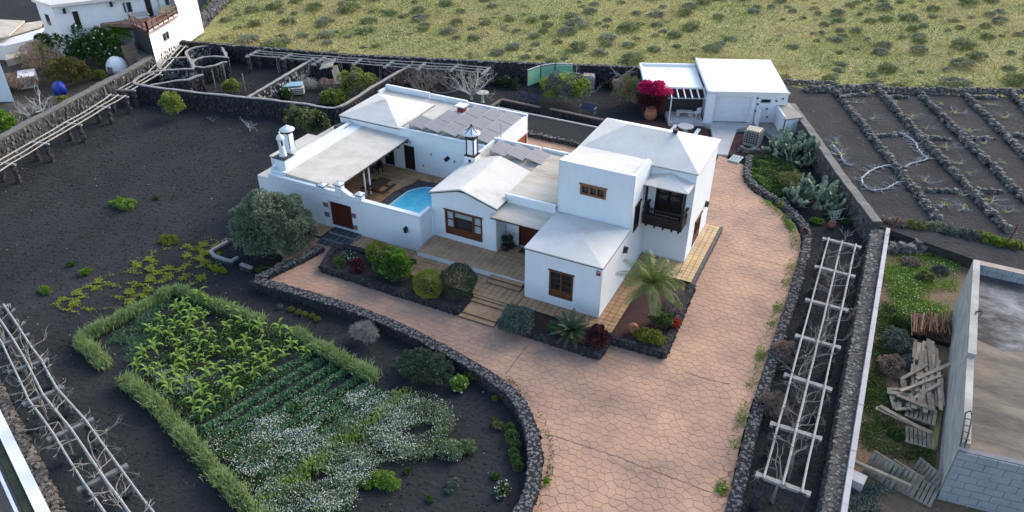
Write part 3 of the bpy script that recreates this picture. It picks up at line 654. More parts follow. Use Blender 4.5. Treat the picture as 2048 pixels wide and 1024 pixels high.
# ---- flat roofed middle
fx0, fx1, fy0, fy1 = -21.6, -14.33, 34.25, 40.8
block('middle_wall', -17.48, fx1, fy0, fy1, 3.95, house, {'S': [(.85,2.35,.75,2.85)]})
block('living_wall', -21.62, -17.5, 34.4, fy1, 3.72, house, {})
door(house, (-17.48,fy0), S_, Sn, .85, 2.35, .75, 2.85, planks=5)
part('doormat', basalt, house, lambda b: b.box(-16.3,-15.4,33.5,34.1,.755,.775))
part('flat_roof', roofbeige, house, lambda b: [b.box(-17.46,fx1,fy0+.2,fy1-.2,3.951,3.965), b.box(-21.45,-17.52,34.5,fy1-.2,3.721,3.80)])
for q_ in [(-17.55,fx1,fy0-.02,fy0+.16,3.80,4.04), (-21.66,-18.25,fy1-.18,fy1+.02,3.6,4.14), (-18.1,fx1,fy1-.18,fy1+.02,3.6,4.14), (-21.66,-21.48,37.2,fy1-.2,3.6,4.06)]: part('parapet', plaster, house, lambda b: b.box(*q_))
part('canopy', roofbeige, house, lambda b: [b.add([(-17.62,32.5,3.32),(-14.34,32.5,3.32),(-14.34,34.22,3.44),(-17.48,34.22,3.44),(-17.62,32.5,3.38),(-14.34,32.5,3.38),(-14.34,34.22,3.5),(-17.48,34.22,3.5)],[(0,3,2,1),(4,5,6,7),(0,1,5,4),(1,2,6,5),(2,3,7,6),(3,0,4,7)])])
part('canopy_beam', darkwood, house, lambda b: [b.box(-17.6,-14.36,32.5,32.58,3.25,3.315)]+[b.box(x-.04,x+.04,32.6,34.2,3.24,3.31) for x in (-17.3,-16.6,-15.9,-15.2,-14.6)])
# ---- pool court wall
cw = MB()
facade(cw,(-33.4,31.7),S_,Sn,11.5,WG,2.62,[(4.65,6.42,.24,2.05)],.3)
cw.add([(-33.4,31.7,2.62),(-21.9,31.7,2.62),(-21.9,32.0,2.62),(-33.4,32.0,2.62)],[(0,1,2,3)])
facade(cw,(-21.9,31.7),E_,En,1.3,WG,2.62,[]); facade(cw,(-21.9,32.0),(-1,0),(0,1),11.5,.1,2.62,[])
cw.add([(-22.12,32.0,2.62),(-21.9,32.0,2.62),(-21.9,33.0,2.62),(-22.12,33.0,2.62)],[(0,1,2,3)]); facade(cw,(-22.12,33.0),(0,-1),(-1,0),1.0,.1,2.62,[])
facade(cw,(-33.4,32.0),(0,-1),(-1,0),.3,WG,2.62,[])
cw.build('courtyard_wall', plaster, house)
def crest(b):
    # stepped, curved crest over the gate
    b.box(-33.4,-29.35,31.699,32.001,2.621,2.84)
    for x0, x1, z in ((-29.35,-28.9,2.98),(-28.0,-27.55,3.36),(-26.5,-26.05,3.02)): b.box(x0,x1,31.66,32.04,2.5,z)
    pts = [(-27.55,3.12),(-27.35,3.02),(-27.2,2.92),(-27.0,2.84),(-26.8,2.79),(-26.5,2.78)]
    for (xa,za),(xb,zb) in zip(pts[:-1],pts[1:]): b.add([(xa,31.69,2.6),(xb,31.69,2.6),(xb,32.01,2.6),(xa,32.01,2.6),(xa,31.69,za),(xb,31.69,zb),(xb,32.01,zb),(xa,32.01,za)],[(4,5,6,7),(0,1,5,4),(2,3,7,6),(1,2,6,5),(3,0,4,7)])
    b.box(-28.9,-28.0,31.69,32.01,2.5,2.85)
part('wall_crest', plaster, house, crest)
for x in (-29.125,-27.775,-26.275):
    z = {-29.125:2.98,-27.775:3.36,-26.275:3.02}[x]
    c = part('merlon_slab', darktrim, house, lambda b: b.box(x-.29,x+.29,31.57,32.13,z,z+.04))
    part('merlon_cap', plaster, c, lambda b: b.add([(x-.25,31.61,z+.04),(x+.25,31.61,z+.04),(x+.25,32.09,z+.04),(x-.25,32.09,z+.04),(x,31.85,z+.2)],[(0,1,4),(1,2,4),(2,3,4),(3,0,4)]))
part('wall_coping', plaster, house, lambda b: [b.box(-26.05,-21.88,31.68,32.02,2.621,2.68), b.box(-22.14,-21.88,32.02,33.0,2.621,2.68)])
quoin = mat('pinkish_quoin_stone', [(0.16,0.11,0.11),(0.25,0.18,0.17)], scale=4, bump=0.4)
gate = part('courtyard_gate', doorwood, house, lambda b: [ubox(b,(-28.75,31.7),S_,Sn,0,1.77,-.3,-.22,.24,.5), ubox(b,(-28.75,31.7),S_,Sn,0,1.77,-.3,-.22,1.78,1.9)])
for i in range(12): part('plank', doorwood, gate, lambda b: ubox(b,(-28.75,31.7),S_,Sn,i*.1475+.004,(i+1)*.1475-.004,-.22,-.19,.24,1.78))
for i in range(12): part('spindle', woodlt, gate, lambda b: ubox(b,(-28.75,31.7),S_,Sn,i*.1475+.04,i*.1475+.1,-.24,-.21,1.9,2.05))
for x, z in ((-28.95,1.55),(-28.95,.85),(-26.83,1.3),(-26.83,.45)): part('quoin', quoin, house, lambda b: b.box(x-.2 if x<-28 else x-.14,x+.18,31.67,31.95,z,z+.32))
# ---- courtyard floor, pool
pool_poly = [(-26.85,32.2)]+[(-26.85,37.2)]+[(-25.2+1.65*math.cos(R(a)), 37.2+1.65*math.sin(R(a))) for a in range(170,90,-10)]+[(-25.2,38.85),(-22.05,38.85)]
court = MB(); court.prism([(-33.2,40.33),(-33.2,32.02),(-26.86,32.02)]+pool_poly[1:]+[(-21.95,38.85),(-21.95,40.33)], WG, .38)
cf = court.build('courtyard_floor', grout, kind='structure')
tiles(cf, -31.6, -22.0, 32.1, 40.3, .381, s=.5, skip=lambda x, y: (x > -27.5 and y < 37.4) or (x > -27.3 and y < 39.2) )
poolblue = mat('pool_plaster', [(0.10,0.42,0.55),(0.16,0.52,0.64)], scale=1.2, coords='World')
pw = mat('pool_water', [(0.06,0.42,0.60),(0.11,0.52,0.69)], scale=0.8, rough=0.06, bump=0.12, bscale=3.5, spec=0.5, coords='World')
pool = thing('swimming_pool', (-24.5,35.5,0), 'turquoise swimming pool with a rounded end inside the white walled courtyard', 'pool')
part('water', pw, pool, lambda b: b.prism([(x+.12*(1 if x < -25 else 0),y-.1 if y > 37 else y) for x, y in pool_poly]+[(-22.05,32.2)], .0, .26))
rimm = MB(); pp = pool_poly
rimm.prism([(p[0],p[1]) for p in pp]+[(-22.05,38.74),(-25.2,38.74)]+[(-25.2+1.53*math.cos(R(a)), 37.2+1.53*math.sin(R(a))) for a in range(90,171,10)]+[(-26.73,37.2),(-26.73,32.2)], .0, .37)
rimm.build('pool_rim', mat('pool_rim_tile', [(0.25,0.55,0.62),(0.35,0.62,0.68)], scale=6), pool)
ringm = MB()
for k in range(40):
    a0 = R(9*k); a1 = R(9*(k+1)); cx, cy = -24.35, 36.6
    ringm.bar((cx+1.05*math.cos(a0),cy+1.05*math.sin(a0),.262),(cx+1.05*math.cos(a1),cy+1.05*math.sin(a1),.262),.02,.006)
ringm.build('step_line', mat('pool_line', [(0.03,0.25,0.38),(0.04,0.28,0.4)]), pool)
k = 0; y = 32.2
while y < 37.2:
    part('coping_slab', basalt, pool, lambda b: b.box(-27.42,-26.87,y,y+.56,.383,.43)); y += .57
for a in range(180, 90, -18):
    q = [(-25.2+r_*math.cos(R(b_)), 37.2+r_*math.sin(R(b_))) for r_, b_ in ((1.67,a),(2.22,a),(2.22,a-17),(1.67,a-17))]
    part('coping_slab', basalt, pool, lambda b: b.prism(q, .383, .43))
x = -25.2
while x < -22.2: part('coping_slab', basalt, pool, lambda b: b.box(x,x+.56,38.87,39.42,.383,.43)); x += .57
# ---- left wing behind the court
wx0, wx1, wy0, wy1 = -34.2, -21.9, 40.35, 46.4
block('wing_wall', wx0, wx1, wy0, wy1, 3.42, house, {'S': [(5.44,6.29,.4,2.28),(3.72,4.5,.4,2.28)], 'E': [(4.4,5.95,0,2.2)]})
door(house, (wx0,wy0), S_, Sn, 5.44, 6.29, .4, 2.28, ma=darkwood, planks=4); door(house, (wx0,wy0), S_, Sn, 3.72, 4.5, .4, 2.28, ma=darkwood, planks=4)
door(house, (wx1,wy0), E_, En, 4.4, 5.95, 0, 2.2, ma=mat('orange_brown_shutter', [(0.22,0.07,0.03),(0.3,0.1,0.045)], scale=4), planks=6, name='shutter')
part('wing_roof', roofpatio, house, lambda b: [b.box(-29.0,wx1-.2,wy0+.2,wy1-.25,3.421,3.44), b.box(wx0+.15,-29.0,45.2,wy1-.25,3.421,3.45)])
part('wing_hip_roof', roofwhite, house, lambda b: hip(b,wx0-.05,-29.05,wy0-.06,45.15,3.45,(-31.7,42.7),(-31.7,42.7),4.35))
part('eave_trim', darktrim, house, lambda b: b.box(wx0-.08,-29.0,wy0-.09,45.1,3.421,3.449))
for q_ in [(-29.0,wx1+.02,wy0-.02,wy0+.18,3.421,3.55), (wx1-.18,wx1+.02,wy0+.2,wy1-.2,3.421,3.56), (wx0,-30.2,wy1-.2,wy1+.02,3.421,3.86), (-30.1,-26.9,wy1-.2,wy1+.02,3.421,3.8), (-26.85,-24.3,wy1-.2,wy1+.02,3.421,3.7), (-24.2,wx1+.02,wy1-.2,wy1+.02,3.421,3.66), (wx0-.02,wx0+.15,45.17,wy1-.2,3.421,3.7)]: part('parapet', plaster, house, lambda b: b.box(*q_))
vt = part('roof_vent', mat('maroon_paint',[(0.16,0.03,0.05),(0.22,0.05,0.07)]), house, lambda b: b.box(-26.95,-26.45,44.9,45.4,3.44,3.85))
part('vent_cap', plaster, vt, lambda b: b.box(-27.1,-26.3,44.75,45.55,3.85,3.93))
for x, z in ((-28.2,2.6),(-26.5,2.02),(-25.2,1.95),(-27.2,.98),(-24.6,1.9),(-23.5,1.75)):
    s = .3 if x == -25.2 else .12
    part('wall_ornament', greymetal if x != -25.2 else blackmetal, house, lambda b: [b.obox((x,wy0-.03,z),(s*.9,.05,s*1.6),Matrix.Rotation(R(45 if s > .2 else 20),3,'Y')), b.obox((x,wy0-.06,z),(s*.5,.04,s*.5))])
# ---- veranda roof over the court's left side
ver = part('veranda_roof', roofpatio, house, lambda b: b.add([(-32.2,32.02,2.86),(-28.3,32.02,2.84),(-28.3,40.3,2.84),(-32.2,40.3,2.86),(-32.2,32.02,3.02),(-28.3,32.02,2.9),(-28.3,40.3,2.9),(-32.2,40.3,3.02)],[(0,3,2,1),(4,5,6,7),(0,1,5,4),(1,2,6,5),(2,3,7,6),(3,0,4,7)]))
part('veranda_edge', darktrim, ver, lambda b: [b.box(-28.42,-28.28,32.05,40.3,2.74,2.838)]+[b.box(-32.1,-28.2,y,y+.09,2.66,2.738) for y in (33.4,34.8,36.2,37.6,39.0,40.0)])
part('veranda_wall', plaster, house, lambda b: [b.box(-33.4,-32.2,32.02,40.3,WG,3.05), b.box(-33.4,-33.1,32.02,40.3,3.05,3.2)])
for x, y in ((-28.9,35.7),(-28.75,36.05),(-29.9,36.9)): part('column', plaster, house, lambda b: b.lathe((x,y,.4),[(.09,0),(.09,.08),(.06,.1),(.055,2.2),(.08,2.25),(.08,2.27)],10), smooth=True)
# left outhouses
block('store_wall', -35.6, -33.42, 34.3, 38.3, 2.5, house); block('store_wall', -35.2, -33.42, 38.35, 40.9, 2.3, house); block('store_wall', -34.6, -33.42, 31.9, 34.28, 2.35, house)
part('store_roof', roofpatio, house, lambda b: [b.box(-35.65,-33.41,34.25,38.33,2.501,2.56), b.box(-35.2,-33.42,38.36,40.9,2.301,2.34), b.box(-34.6,-33.42,31.9,34.24,2.351,2.39)])
part('eave_trim', darktrim, house, lambda b: [b.box(-35.3,-33.42,38.30,38.36,2.33,2.45), b.box(-34.2,-33.42,34.2,34.26,2.38,2.5)])
ac = part('cooling_unit', mat('dark_grey_paint',[(0.05,0.055,0.065),(0.08,0.085,0.095)]), house, lambda b: b.box(-34.0,-33.1,39.3,40.1,2.34,3.1))
for k in range(5): part('slat', blackmetal, ac, lambda b: b.box(-33.95,-33.15,39.25,39.3,2.42+k*.13,2.48+k*.13))
# chimneys
c1_ = part('chimney', plaster, house, lambda b: (b.box(-33.25,-32.4,32.3,33.15,3.0,3.75), b.lathe((-32.82,32.72,3.82),[(.25,0),(.2,.35),(.17,.7),(.17,.75)],14)))
part('slab', darktrim, c1_, lambda b: b.box(-33.32,-32.33,32.23,33.22,3.751,3.81))
part('chimney_lantern', plaster, c1_, lambda b: [b.box(-32.82+.16*math.cos(R(a))-.04,-32.82+.16*math.cos(R(a))+.04,32.72+.16*math.sin(R(a))-.04,32.72+.16*math.sin(R(a))+.04,4.57,4.95) for a in (20,110,200,290)])
part('chimney_core', blackmetal, c1_, lambda b: b.lathe((-32.82,32.72,4.57),[(.1,0),(.1,.38)],10))
part('chimney_cap', plaster, c1_, lambda b: b.lathe((-32.82,32.72,4.95),[(.24,0),(.27,.07),(.2,.24),(.07,.38),(.04,.42),(.06,.5),(.02,.56)],16), smooth=True)
c2_ = part('chimney', plaster, house, lambda b: (b.box(-34.58,-34.07,34.72,35.23,2.5,4.2)))
part('chimney_core', blackmetal, c2_, lambda b: b.box(-34.53,-34.12,34.77,35.18,4.2,4.42))
for x in (-34.56,-34.09):
    for y in (34.74,35.21): part('edge_strip', blackmetal, c2_, lambda b: b.box(x-.02,x+.02,y-.02,y+.02,3.2,4.5))
part('chimney_cap', plaster, c2_, lambda b: b.lathe((-34.32,34.97,4.44),[(.5,0),(.51,.04),(.26,.2),(.1,.3),(.03,.36)],18), smooth=True)
part('spike', blackmetal, c2_, lambda b: b.tube([(-34.32,34.97,4.8),(-34.32,34.97,5.5)],.02,5))
c3_ = part('chimney', plaster, house, lambda b: (b.box(-21.95,-21.2,37.2,37.9,3.2,4.25), b.box(-21.82,-21.33,37.3,37.8,4.33,5.35)))
part('slab', blackmetal, c3_, lambda b: b.box(-21.95,-21.2,37.17,37.93,4.251,4.33))
part('edge_strip', blackmetal, c3_, lambda b: [b.box(x-.035,x+.035,y-.035,y+.035,4.33,5.7) for x in (-21.82,-21.33) for y in (37.3,37.8)])
part('chimney_grille', blackmetal, c3_, lambda b: b.box(-21.87,-21.28,37.25,37.85,5.37,5.52))
part('chimney_cap', plaster, c3_, lambda b: b.lathe((-21.575,37.55,5.7),[(.55,0),(.56,.05),(.36,.16),(.14,.34),(.05,.5)],12), smooth=True)
part('cap_ribs', blackmetal, c3_, lambda b: [b.tube([(-21.575+.5*math.cos(a),37.55+.5*math.sin(a),5.76),(-21.575+.34*math.cos(a),37.55+.34*math.sin(a),5.9),(-21.575+.1*math.cos(a),37.55+.1*math.sin(a),6.1),(-21.575,37.55,6.35)],.025,4) for a in [i*math.pi/3 for i in range(6)]])
part('antenna_pole', greymetal, house, lambda b: b.tube([(-21.3,41.0,3.5),(-21.3,41.0,5.1)],.035,6))
part('spotlight', blackmetal, house, lambda b: b.box(-9.55,-9.3,39.7,39.95,7.28,7.5))

# ------------------------------------------------------------------ solar panels
pvm = mat('solar_glass', [(0.165,0.155,0.155),(0.18,0.17,0.17)], scale=0.4, rough=0.35, spec=0.4)
pvline = mat('solar_frame', [(0.32,0.31,0.30),(0.4,0.39,0.38)], scale=5, rough=0.5)
pvfoot = mat('panel_support_block', [(0.30,0.29,0.28),(0.38,0.37,0.36)], scale=4)
def solar(x0, x1, y0, y1, z, label, group):
    """pair of modules on a tilted frame, raised at the left (west) side"""
    t = thing('solar_panel', ((x0+x1)/2, (y0+y1)/2, z), label, 'solar panel', group)
    zl, zr = z+.42, z+.16
    for k in range(2):
        ya = y0+(y1-y0)*k/2+.01; yb = y0+(y1-y0)*(k+1)/2-.01
        mb = MB(); mb.add([(x0,ya,zl),(x1,ya,zr),(x1,yb,zr),(x0,yb,zl),(x0,ya,zl+.04),(x1,ya,zr+.04),(x1,yb,zr+.04),(x0,yb,zl+.04)],[(0,3,2,1),(4,5,6,7),(0,1,5,4),(1,2,6,5),(2,3,7,6),(3,0,4,7)])
        md = mb.build('module', pvline, t)
        cells_ = MB(); nx, ny = 1, 1
        for i in range(nx):
            for j in range(ny):
                a = x0+.03; c = x1-.03; d = ya+.025; e = yb-.025
                f = lambda x: zl+(zr-zl)*(x-x0)/(x1-x0)+.045
                cells_.add([(a,d,f(a)),(c,d,f(c)),(c,e,f(c)),(a,e,f(a))],[(0,1,2,3)])
        cells_.build('cell_face', pvm, md)
    for y in (y0+.08, y1-.08): part('support_frame', pvfoot, t, lambda b: [b.bar((x0+.05,y,z+.05),(x1-.02,y,z+.05),.08,.08), b.bar((x0+.08,y,z+.05),(x0+.08,y,zl),.07,.07), b.bar((x1-.08,y,z+.05),(x1-.08,y,zr),.07,.07)])
    return t
for i, (x, nm) in enumerate(((-21.0,'leftmost'),(-19.7,'middle'),(-18.4,'rightmost'))):
    solar(x, x+1.12, 38.7, 40.3, 3.8, 'tilted grey solar panel on the low flat roof, %s of the row of three' % nm, 'solar panels on the middle flat roof')
rows_ = [(-28.45,1),(-27.15,2),(-25.8,3),(-24.45,3),(-23.2,3)]
ordn = ['first','second','third','fourth','fifth']; dep_ = ['front','middle','rear']
for i, (x, n) in enumerate(rows_):
    for j in range(n):
        y0 = 40.65+j*1.72
        solar(x, x+1.18, y0, y0+1.66, 3.44, 'tilted grey solar panel on the rear wing roof, %s row from the left%s' % (ordn[i], '' if n == 1 else ', '+(dep_[j] if n == 3 else ['front','rear'][j])+' one'), 'solar panels on the rear wing roof')
# ================================================================== trellises with vines
vinebark = mat('vine_bark', [(0.13,0.115,0.098),(0.25,0.225,0.195),(0.34,0.31,0.275)], scale=8, rough=0.9, island=0.3)
def branch(b, p, d, L, r, depth, g, wig=0.35, up=0.0, n=5, kids=(2,3), shrink=0.68, segs=4, flat=1.0):
    """wandering tapered limb that forks"""
    pts = [Vector(p)]; rad = [r]; d = Vector(d).normalized()
    for k in range(segs):
        d = (d+Vector((g.uniform(-wig,wig), g.uniform(-wig,wig), g.uniform(-wig,wig)*flat+up))).normalized()
        pts.append(pts[-1]+d*(L/segs)); rad.append(r*(1-0.5*(k+1)/segs))
    b.tube(pts, rad, n, cap=(depth == 0))
    if depth > 0:
        for k in range(g.randint(*kids)):
            i = g.randint(segs//2, segs); q = pts[i]
            dd = (d+Vector((g.uniform(-1,1), g.uniform(-1,1), g.uniform(-.6,.8)*flat))*0.9).normalized()
            branch(b, q, dd, L*shrink*g.uniform(.8,1.15), rad[i]*.8, depth-1, g, wig, up, max(3,n-1), kids, shrink, segs, flat)
def vine_mesh(seed, w=1.0, l=1.4, h=1.5):
    g = random.Random(seed); b = MB()
    for k in range(2):
        x = g.uniform(-.3,.3)*w; y = g.uniform(-.3,.3)*l
        pts = [(x,y,0),(x+g.uniform(-.1,.1),y+g.uniform(-.1,.1),h*.5),(x+g.uniform(-.2,.2),y+g.uniform(-.2,.2),h*.93)]
        b.tube(pts, [.05,.04,.03], 5)
        for j in range(2):
            a = g.uniform(0,6.28)
            branch(b, pts[2], (math.cos(a)*w,math.sin(a)*l,.1), g.uniform(.8,1.2), .036, 2, g, wig=.55, flat=.25, n=4)
    return b.build('vine_mesh', vinebark, mesh_only=True)
VM = [vine_mesh(s) for s in range(4)]
railm = mat('concrete_rail', [(0.27,0.25,0.22),(0.40,0.375,0.335)], scale=3, bump=0.2)
ORD = ['first','second','third','fourth','fifth','sixth','seventh','eighth','ninth','tenth','eleventh','twelfth','thirteenth','fourteenth','fifteenth']
def trellis(label, beams, zt, railm_=railm, beamw=.2, pill=True, over=.35, vines=True, vlabel='', rail_r=.05, nrail=3, vgroup='', pillarstones=lava, beam_m=concbeam, outer_only=False, vdens=2):
    b0 = beams[0][0]; t = thing('vine_trellis', (b0[0], b0[1], GZ), label, 'trellis')
    for (a, c) in beams:
        a = Vector((a[0],a[1],zt)); c = Vector((c[0],c[1],zt)); d = (c-a).normalized()
        bb = MB(); m_ = 6
        for k in range(m_):   # slightly crooked cast beam
            p = a+(c-a)*k/m_; q = a+(c-a)*(k+1)/m_
            bb.bar(p+Vector((0,0,0)), q, beamw*rnd.uniform(.85,1.1), .13)
        bb.bar(a-d*.14, a, beamw*1.15, .12); bb.bar(c, c+d*.14, beamw*1.15, .12)
        bb.build('beam', beam_m, t)
        if pill:
            for e, s in ((a, 1), (c, -1)):
                q = e+d*.12*s; pb = MB(); z = GZ
                while z < zt-.12:
                    pb.stone((q.x+rnd.uniform(-.05,.05), q.y+rnd.uniform(-.05,.05), z+.09), (.34,.34,.2), lo=.85); z += .17
                pb.build('pillar', pillarstones, t)
    for k in range(nrail):
        f = .1+.8*k/(nrail-1)
        pts = [Vector((a[0]+(c[0]-a[0])*f, a[1]+(c[1]-a[1])*f, zt+.1)) for a, c in beams]
        d0 = (pts[1]-pts[0]).normalized(); d1 = (pts[-1]-pts[-2]).normalized()
        for i in range(len(pts)-1):
            a_, b_ = pts[i]-(d0*.12 if i == 0 else Vector()), pts[i+1]+(d1*.12 if i == len(pts)-2 else Vector())
            m_ = (a_+b_)/2+Vector((rnd.uniform(-.02,.02),rnd.uniform(-.02,.02),rnd.uniform(-.05,0)))
            part('rail', railm_, t, lambda b: b.tube([a_,m_,b_], rail_r*rnd.uniform(.9,1.1), 6))
    if vines:
        for i in range(len(beams)-1):
            (a, c), (e, f) = beams[i], beams[i+1]
            cx = (a[0]+c[0]+e[0]+f[0])/4; cy = (a[1]+c[1]+e[1]+f[1])/4
            for s in ((-.22, .25) if vdens == 2 else (.1,)):
                o = obj('grape_vine', rnd.choice(VM)); o.location = (cx+(e[0]-a[0])*s, cy+(e[1]-a[1])*s, GZ)
                ln = math.hypot(e[0]-a[0], e[1]-a[1])/3.2
                o.rotation_euler = (0,0,rnd.uniform(-.3,.3)+math.atan2(e[1]-a[1], e[0]-a[0])+R(90)+(math.pi if rnd.random()<.5 else 0)); o.scale = (.85,max(.7,ln),(zt-GZ)/1.5)
                tag(o, vlabel+', %s bay%s' % (ORD[i], '' if vdens == 1 else (', farther side' if s > 0 else ', nearer side')), 'vine', vgroup)
    return t
trellis('long pale vine trellis on seven crossbeams in the black strip right of the paving', [((-.24+.01*i,y),(1.63,y+rnd.uniform(-.1,.1))) for i, y in enumerate((41.9,38.6,35.15,31.85,28.7,25.3,22.25))], 1.5, vlabel='bare knotted grape vine climbing the long trellis right of the paving', vgroup='grape vines on the right trellis', beamw=.22)
q = [(0-44,628),(0,710+0),(23,743),(52,807),(102,877),(163,977)]
LB = [(P2(-44,628,1.25),P2(15,612,1.25)),(P2(0,691,1.25),P2(54,671,1.25)),(P2(23,743,1.25),P2(91,721,1.25)),(P2(52,807,1.25),P2(122,777,1.25)),(P2(102,877,1.25),P2(181,841,1.25)),(P2(163,977,1.25),P2(249,934,1.25)),(P2(240,1090,1.25),P2(335,1045,1.25))]
trellis('grey vine trellis beside the road in the lower left corner', LB, 1.25, vlabel='leafless twisted grape vine on the trellis by the road', vgroup='grape vines on the roadside trellis', railm_=mat('grey_rail', [(0.24,0.24,0.22),(0.36,0.355,0.33)], scale=3, bump=.2), rail_r=.05, beam_m=mat('grey_beam', [(0.10,0.10,0.095),(0.22,0.215,0.2)], scale=9, bump=.5))
UL = [(P2(-75,368,1.1),P2(-40,372,1.1)),(P2(-8,325,1.1),P2(28,329,1.1)),(P2(62,285,1.1),P2(95,288,1.1)),(P2(129,246,1.1),P2(161,250,1.1)),(P2(187,213,1.1),P2(217,215,1.1)),(P2(218,191,1.1),P2(254,194,1.1))]
trellis('pale trellis running beside the grey boundary wall at upper left', UL, 1.1, vines=False, vlabel='small bare vine under the trellis by the grey boundary wall', vgroup='vines on the upper left trellis', beamw=.14)
trellis('short pale trellis squeezed behind the rounded stone cells', [(P2(235,180,1.1),P2(268,181,1.1)),(P2(292,148,1.1),P2(322,150,1.1)),(P2(350,92,1.1),P2(374,94,1.1))], 1.1, vines=False, beamw=.14)
BK = [(P2(494,113,1.3),P2(516,102,1.3)),(P2(565,118,1.3),P2(582,108,1.3)),(P2(635,124,1.3),P2(652,113,1.3)),(P2(707,129,1.3),P2(723,118,1.3)),(P2(769,135,1.3),P2(787,122,1.3)),(P2(836,139,1.3),P2(850,126,1.3)),(P2(901,142,1.3),P2(915,130,1.3)),(P2(965,148,1.3),P2(978,136,1.3))]
trellis('long pale trellis along the black back wall', BK, 1.3, vdens=1, vlabel='thin bare vine on the trellis along the back wall', vgroup='vines on the back wall trellis', beamw=.24)

# ================================================================== vineyard and neighbouring lot
picon2 = mat('vineyard_gravel', [(0.028,0.027,0.027),(0.045,0.043,0.042),(0.066,0.063,0.061)], scale=0.4, rough=1, bump=0.9, bscale=5, grain=0.4, gscale=24, spec=.1, coords='World', bdist=.12)
part('vineyard_ground', picon2, None, lambda b: b.prism([(-5.6,63.4),(-3.19,58.07),(-0.49,51.89),(2.6,46.1),(9.0,44.2),(30,38),(60,60),(12.01,74.9),(-4.79,68.5),(-8.0,68.7)], GZ, .9)).__setitem__('kind','structure')
lotmat = mat('lot_earth', [(0.045,0.05,0.03),(0.10,0.085,0.055),(0.17,0.115,0.075),(0.09,0.10,0.045)], scale=0.5, rough=1, bump=1, bscale=7, grain=.35, gscale=9, coords='World', bdist=.1)
part('lot_ground', lotmat, None, lambda b: b.prism([(3.1,45.9),(3.1,5),(40,5),(40,36),(9.2,44.1)], GZ, .25)).__setitem__('kind','structure')
vstone = mat('vineyard_rubble', [(0.05,0.046,0.042),(0.12,0.112,0.10),(0.23,0.215,0.195)], scale=4, rough=.95, bump=.6, bscale=20, island=.65)
def heap(path, w_, h_, name, label, ss=.31, z=.9, group=None, ma=None):
    path = linepath(path, ss*.5); m0 = path[len(path)//2]
    b = MB(); L = len(path)
    for i, (x, y) in enumerate(path):
        for k in range(int(w_/ss*2.0)+1):
            o = rnd.uniform(-1,1); s = ss*rnd.uniform(.6,1.25)
            a = Vector(path[min(i+1,L-1)])-Vector(path[max(i-1,0)]); a = a.normalized() if a.length > 0 else Vector((1,0))
            b.stone((x-a.y*o*w_/2+rnd.uniform(-.1,.1), y+a.x*o*w_/2, z+(1-o*o)*h_*rnd.uniform(.3,1)), (s, s*.85, s*.7))
    o = b.build('heap', ma or vstone); o.name = name; off = Vector((m0[0],m0[1],z))
    o.data.transform(Matrix.Translation(-off)); o.location = off
    return tag(o, label, 'stone wall', group)
V7 = lambda pts, z=1.1: [P2(1550+a*.3223, 150+b*.3223, z) for a, b in pts]
heap(V7([(385,105),(1015,890)]), .42, .42, 'rubble_row', 'rubble row crossing the vineyard, the leftmost of the long diagonal rows')
heap(V7([(645,95),(1450,960)]), .42, .42, 'rubble_row', 'rubble row crossing the vineyard, second long diagonal from the left')
heap(V7([(890,100),(1560,775)]), .42, .42, 'rubble_row', 'rubble row crossing the vineyard, third long diagonal from the left')
heap(V7([(1170,105),(1750,690)]), .42, .42, 'rubble_row', 'rubble row crossing the vineyard, fourth long diagonal, cut by the right edge')
heap(V7([(1460,105),(1800,440)]), .42, .42, 'rubble_row', 'rubble row in the upper right corner of the vineyard')
heap(V7([(195,88),(420,85),(640,68),(660,100)]), .8, .5, 'rubble_row', 'rubble row along the far left corner of the vineyard by the field')
heap(V7([(640,95),(1000,100),(1545,105),(2000,120)]), .7, .5, 'rubble_row', 'rubble row along the field edge at the far side of the vineyard')
heap(V7([(65,33),(400,45)]), .4, .25, 'rubble_row', 'thin line of stones beside the garage at the field edge', ss=.3)
for i, (a, b_) in enumerate((((600,372),(790,358)),((940,375),(1080,388)),((1185,388),(1360,380)),((960,708),(1125,712)),((1265,705),(1405,715)),((440,118),(580,112)),((700,130),(830,128)),((1230,130),(1390,130)),((1480,360),(1600,380)))):
    heap(V7([a, b_]), .28, .2, 'rubble_windbreak', 'short low rubble windbreak in the vineyard, '+['nearest the looped vine','in the second gap at mid depth','in the third gap at mid depth','in the second gap near the front','in the third gap near the front','at the back of the first gap','at the back of the second gap','at the back of the fourth gap','in the last gap at the right edge'][i], ss=.34)
# pale low vines
palevine = mat('pale_vine', [(0.30,0.29,0.28),(0.48,0.47,0.46)], scale=5); yel = leafmat('yellow_vine_leaf', [(0.35,0.34,0.03),(0.55,0.52,0.06),(0.30,0.36,0.06)])
def low_vine(seed, L=1.6):
    g = random.Random(seed); b = MB()
    for k in range(5):
        a = g.uniform(0,6.28); branch(b, (0,0,.1), (math.cos(a),math.sin(a),.15), L*g.uniform(.5,1), .035, 2, g, wig=.5, flat=.12, n=4)
    me = b.build('lv', palevine, mesh_only=True); return me
LV = [low_vine(s) for s in range(3)]
def nleaf(name, C, L, Wd, ma, parent, droop=0):
    C = np.array(C); D = nr.normal(size=C.shape)
    o = obj(name, npmesh(name, leafquads(C, D, L, Wd), 4, ma), parent); return o
vpos = [(500,175),(750,170),(1030,180),(1330,185),(600,275),(850,260),(1110,240),(1420,270),(930,335),(1200,350),(1290,430),(1050,455),(400,500),(1420,550),(1140,555),(1200,610),(930,665),(1160,750),(1340,790),(1430,855),(1170,825),(1060,810),(380,430)]
lv0 = thing('low_vine', (0,0,0), 'low pale vine with yellow leaves on the vineyard gravel', 'vine', 'low vines on the vineyard gravel')
obj('stems', LV[0], lv0); nleaf('leaves', [(rnd.gauss(0,.45),rnd.gauss(0,.4),rnd.uniform(.1,.3)) for _ in range(26)], .14, .12, yel, lv0)
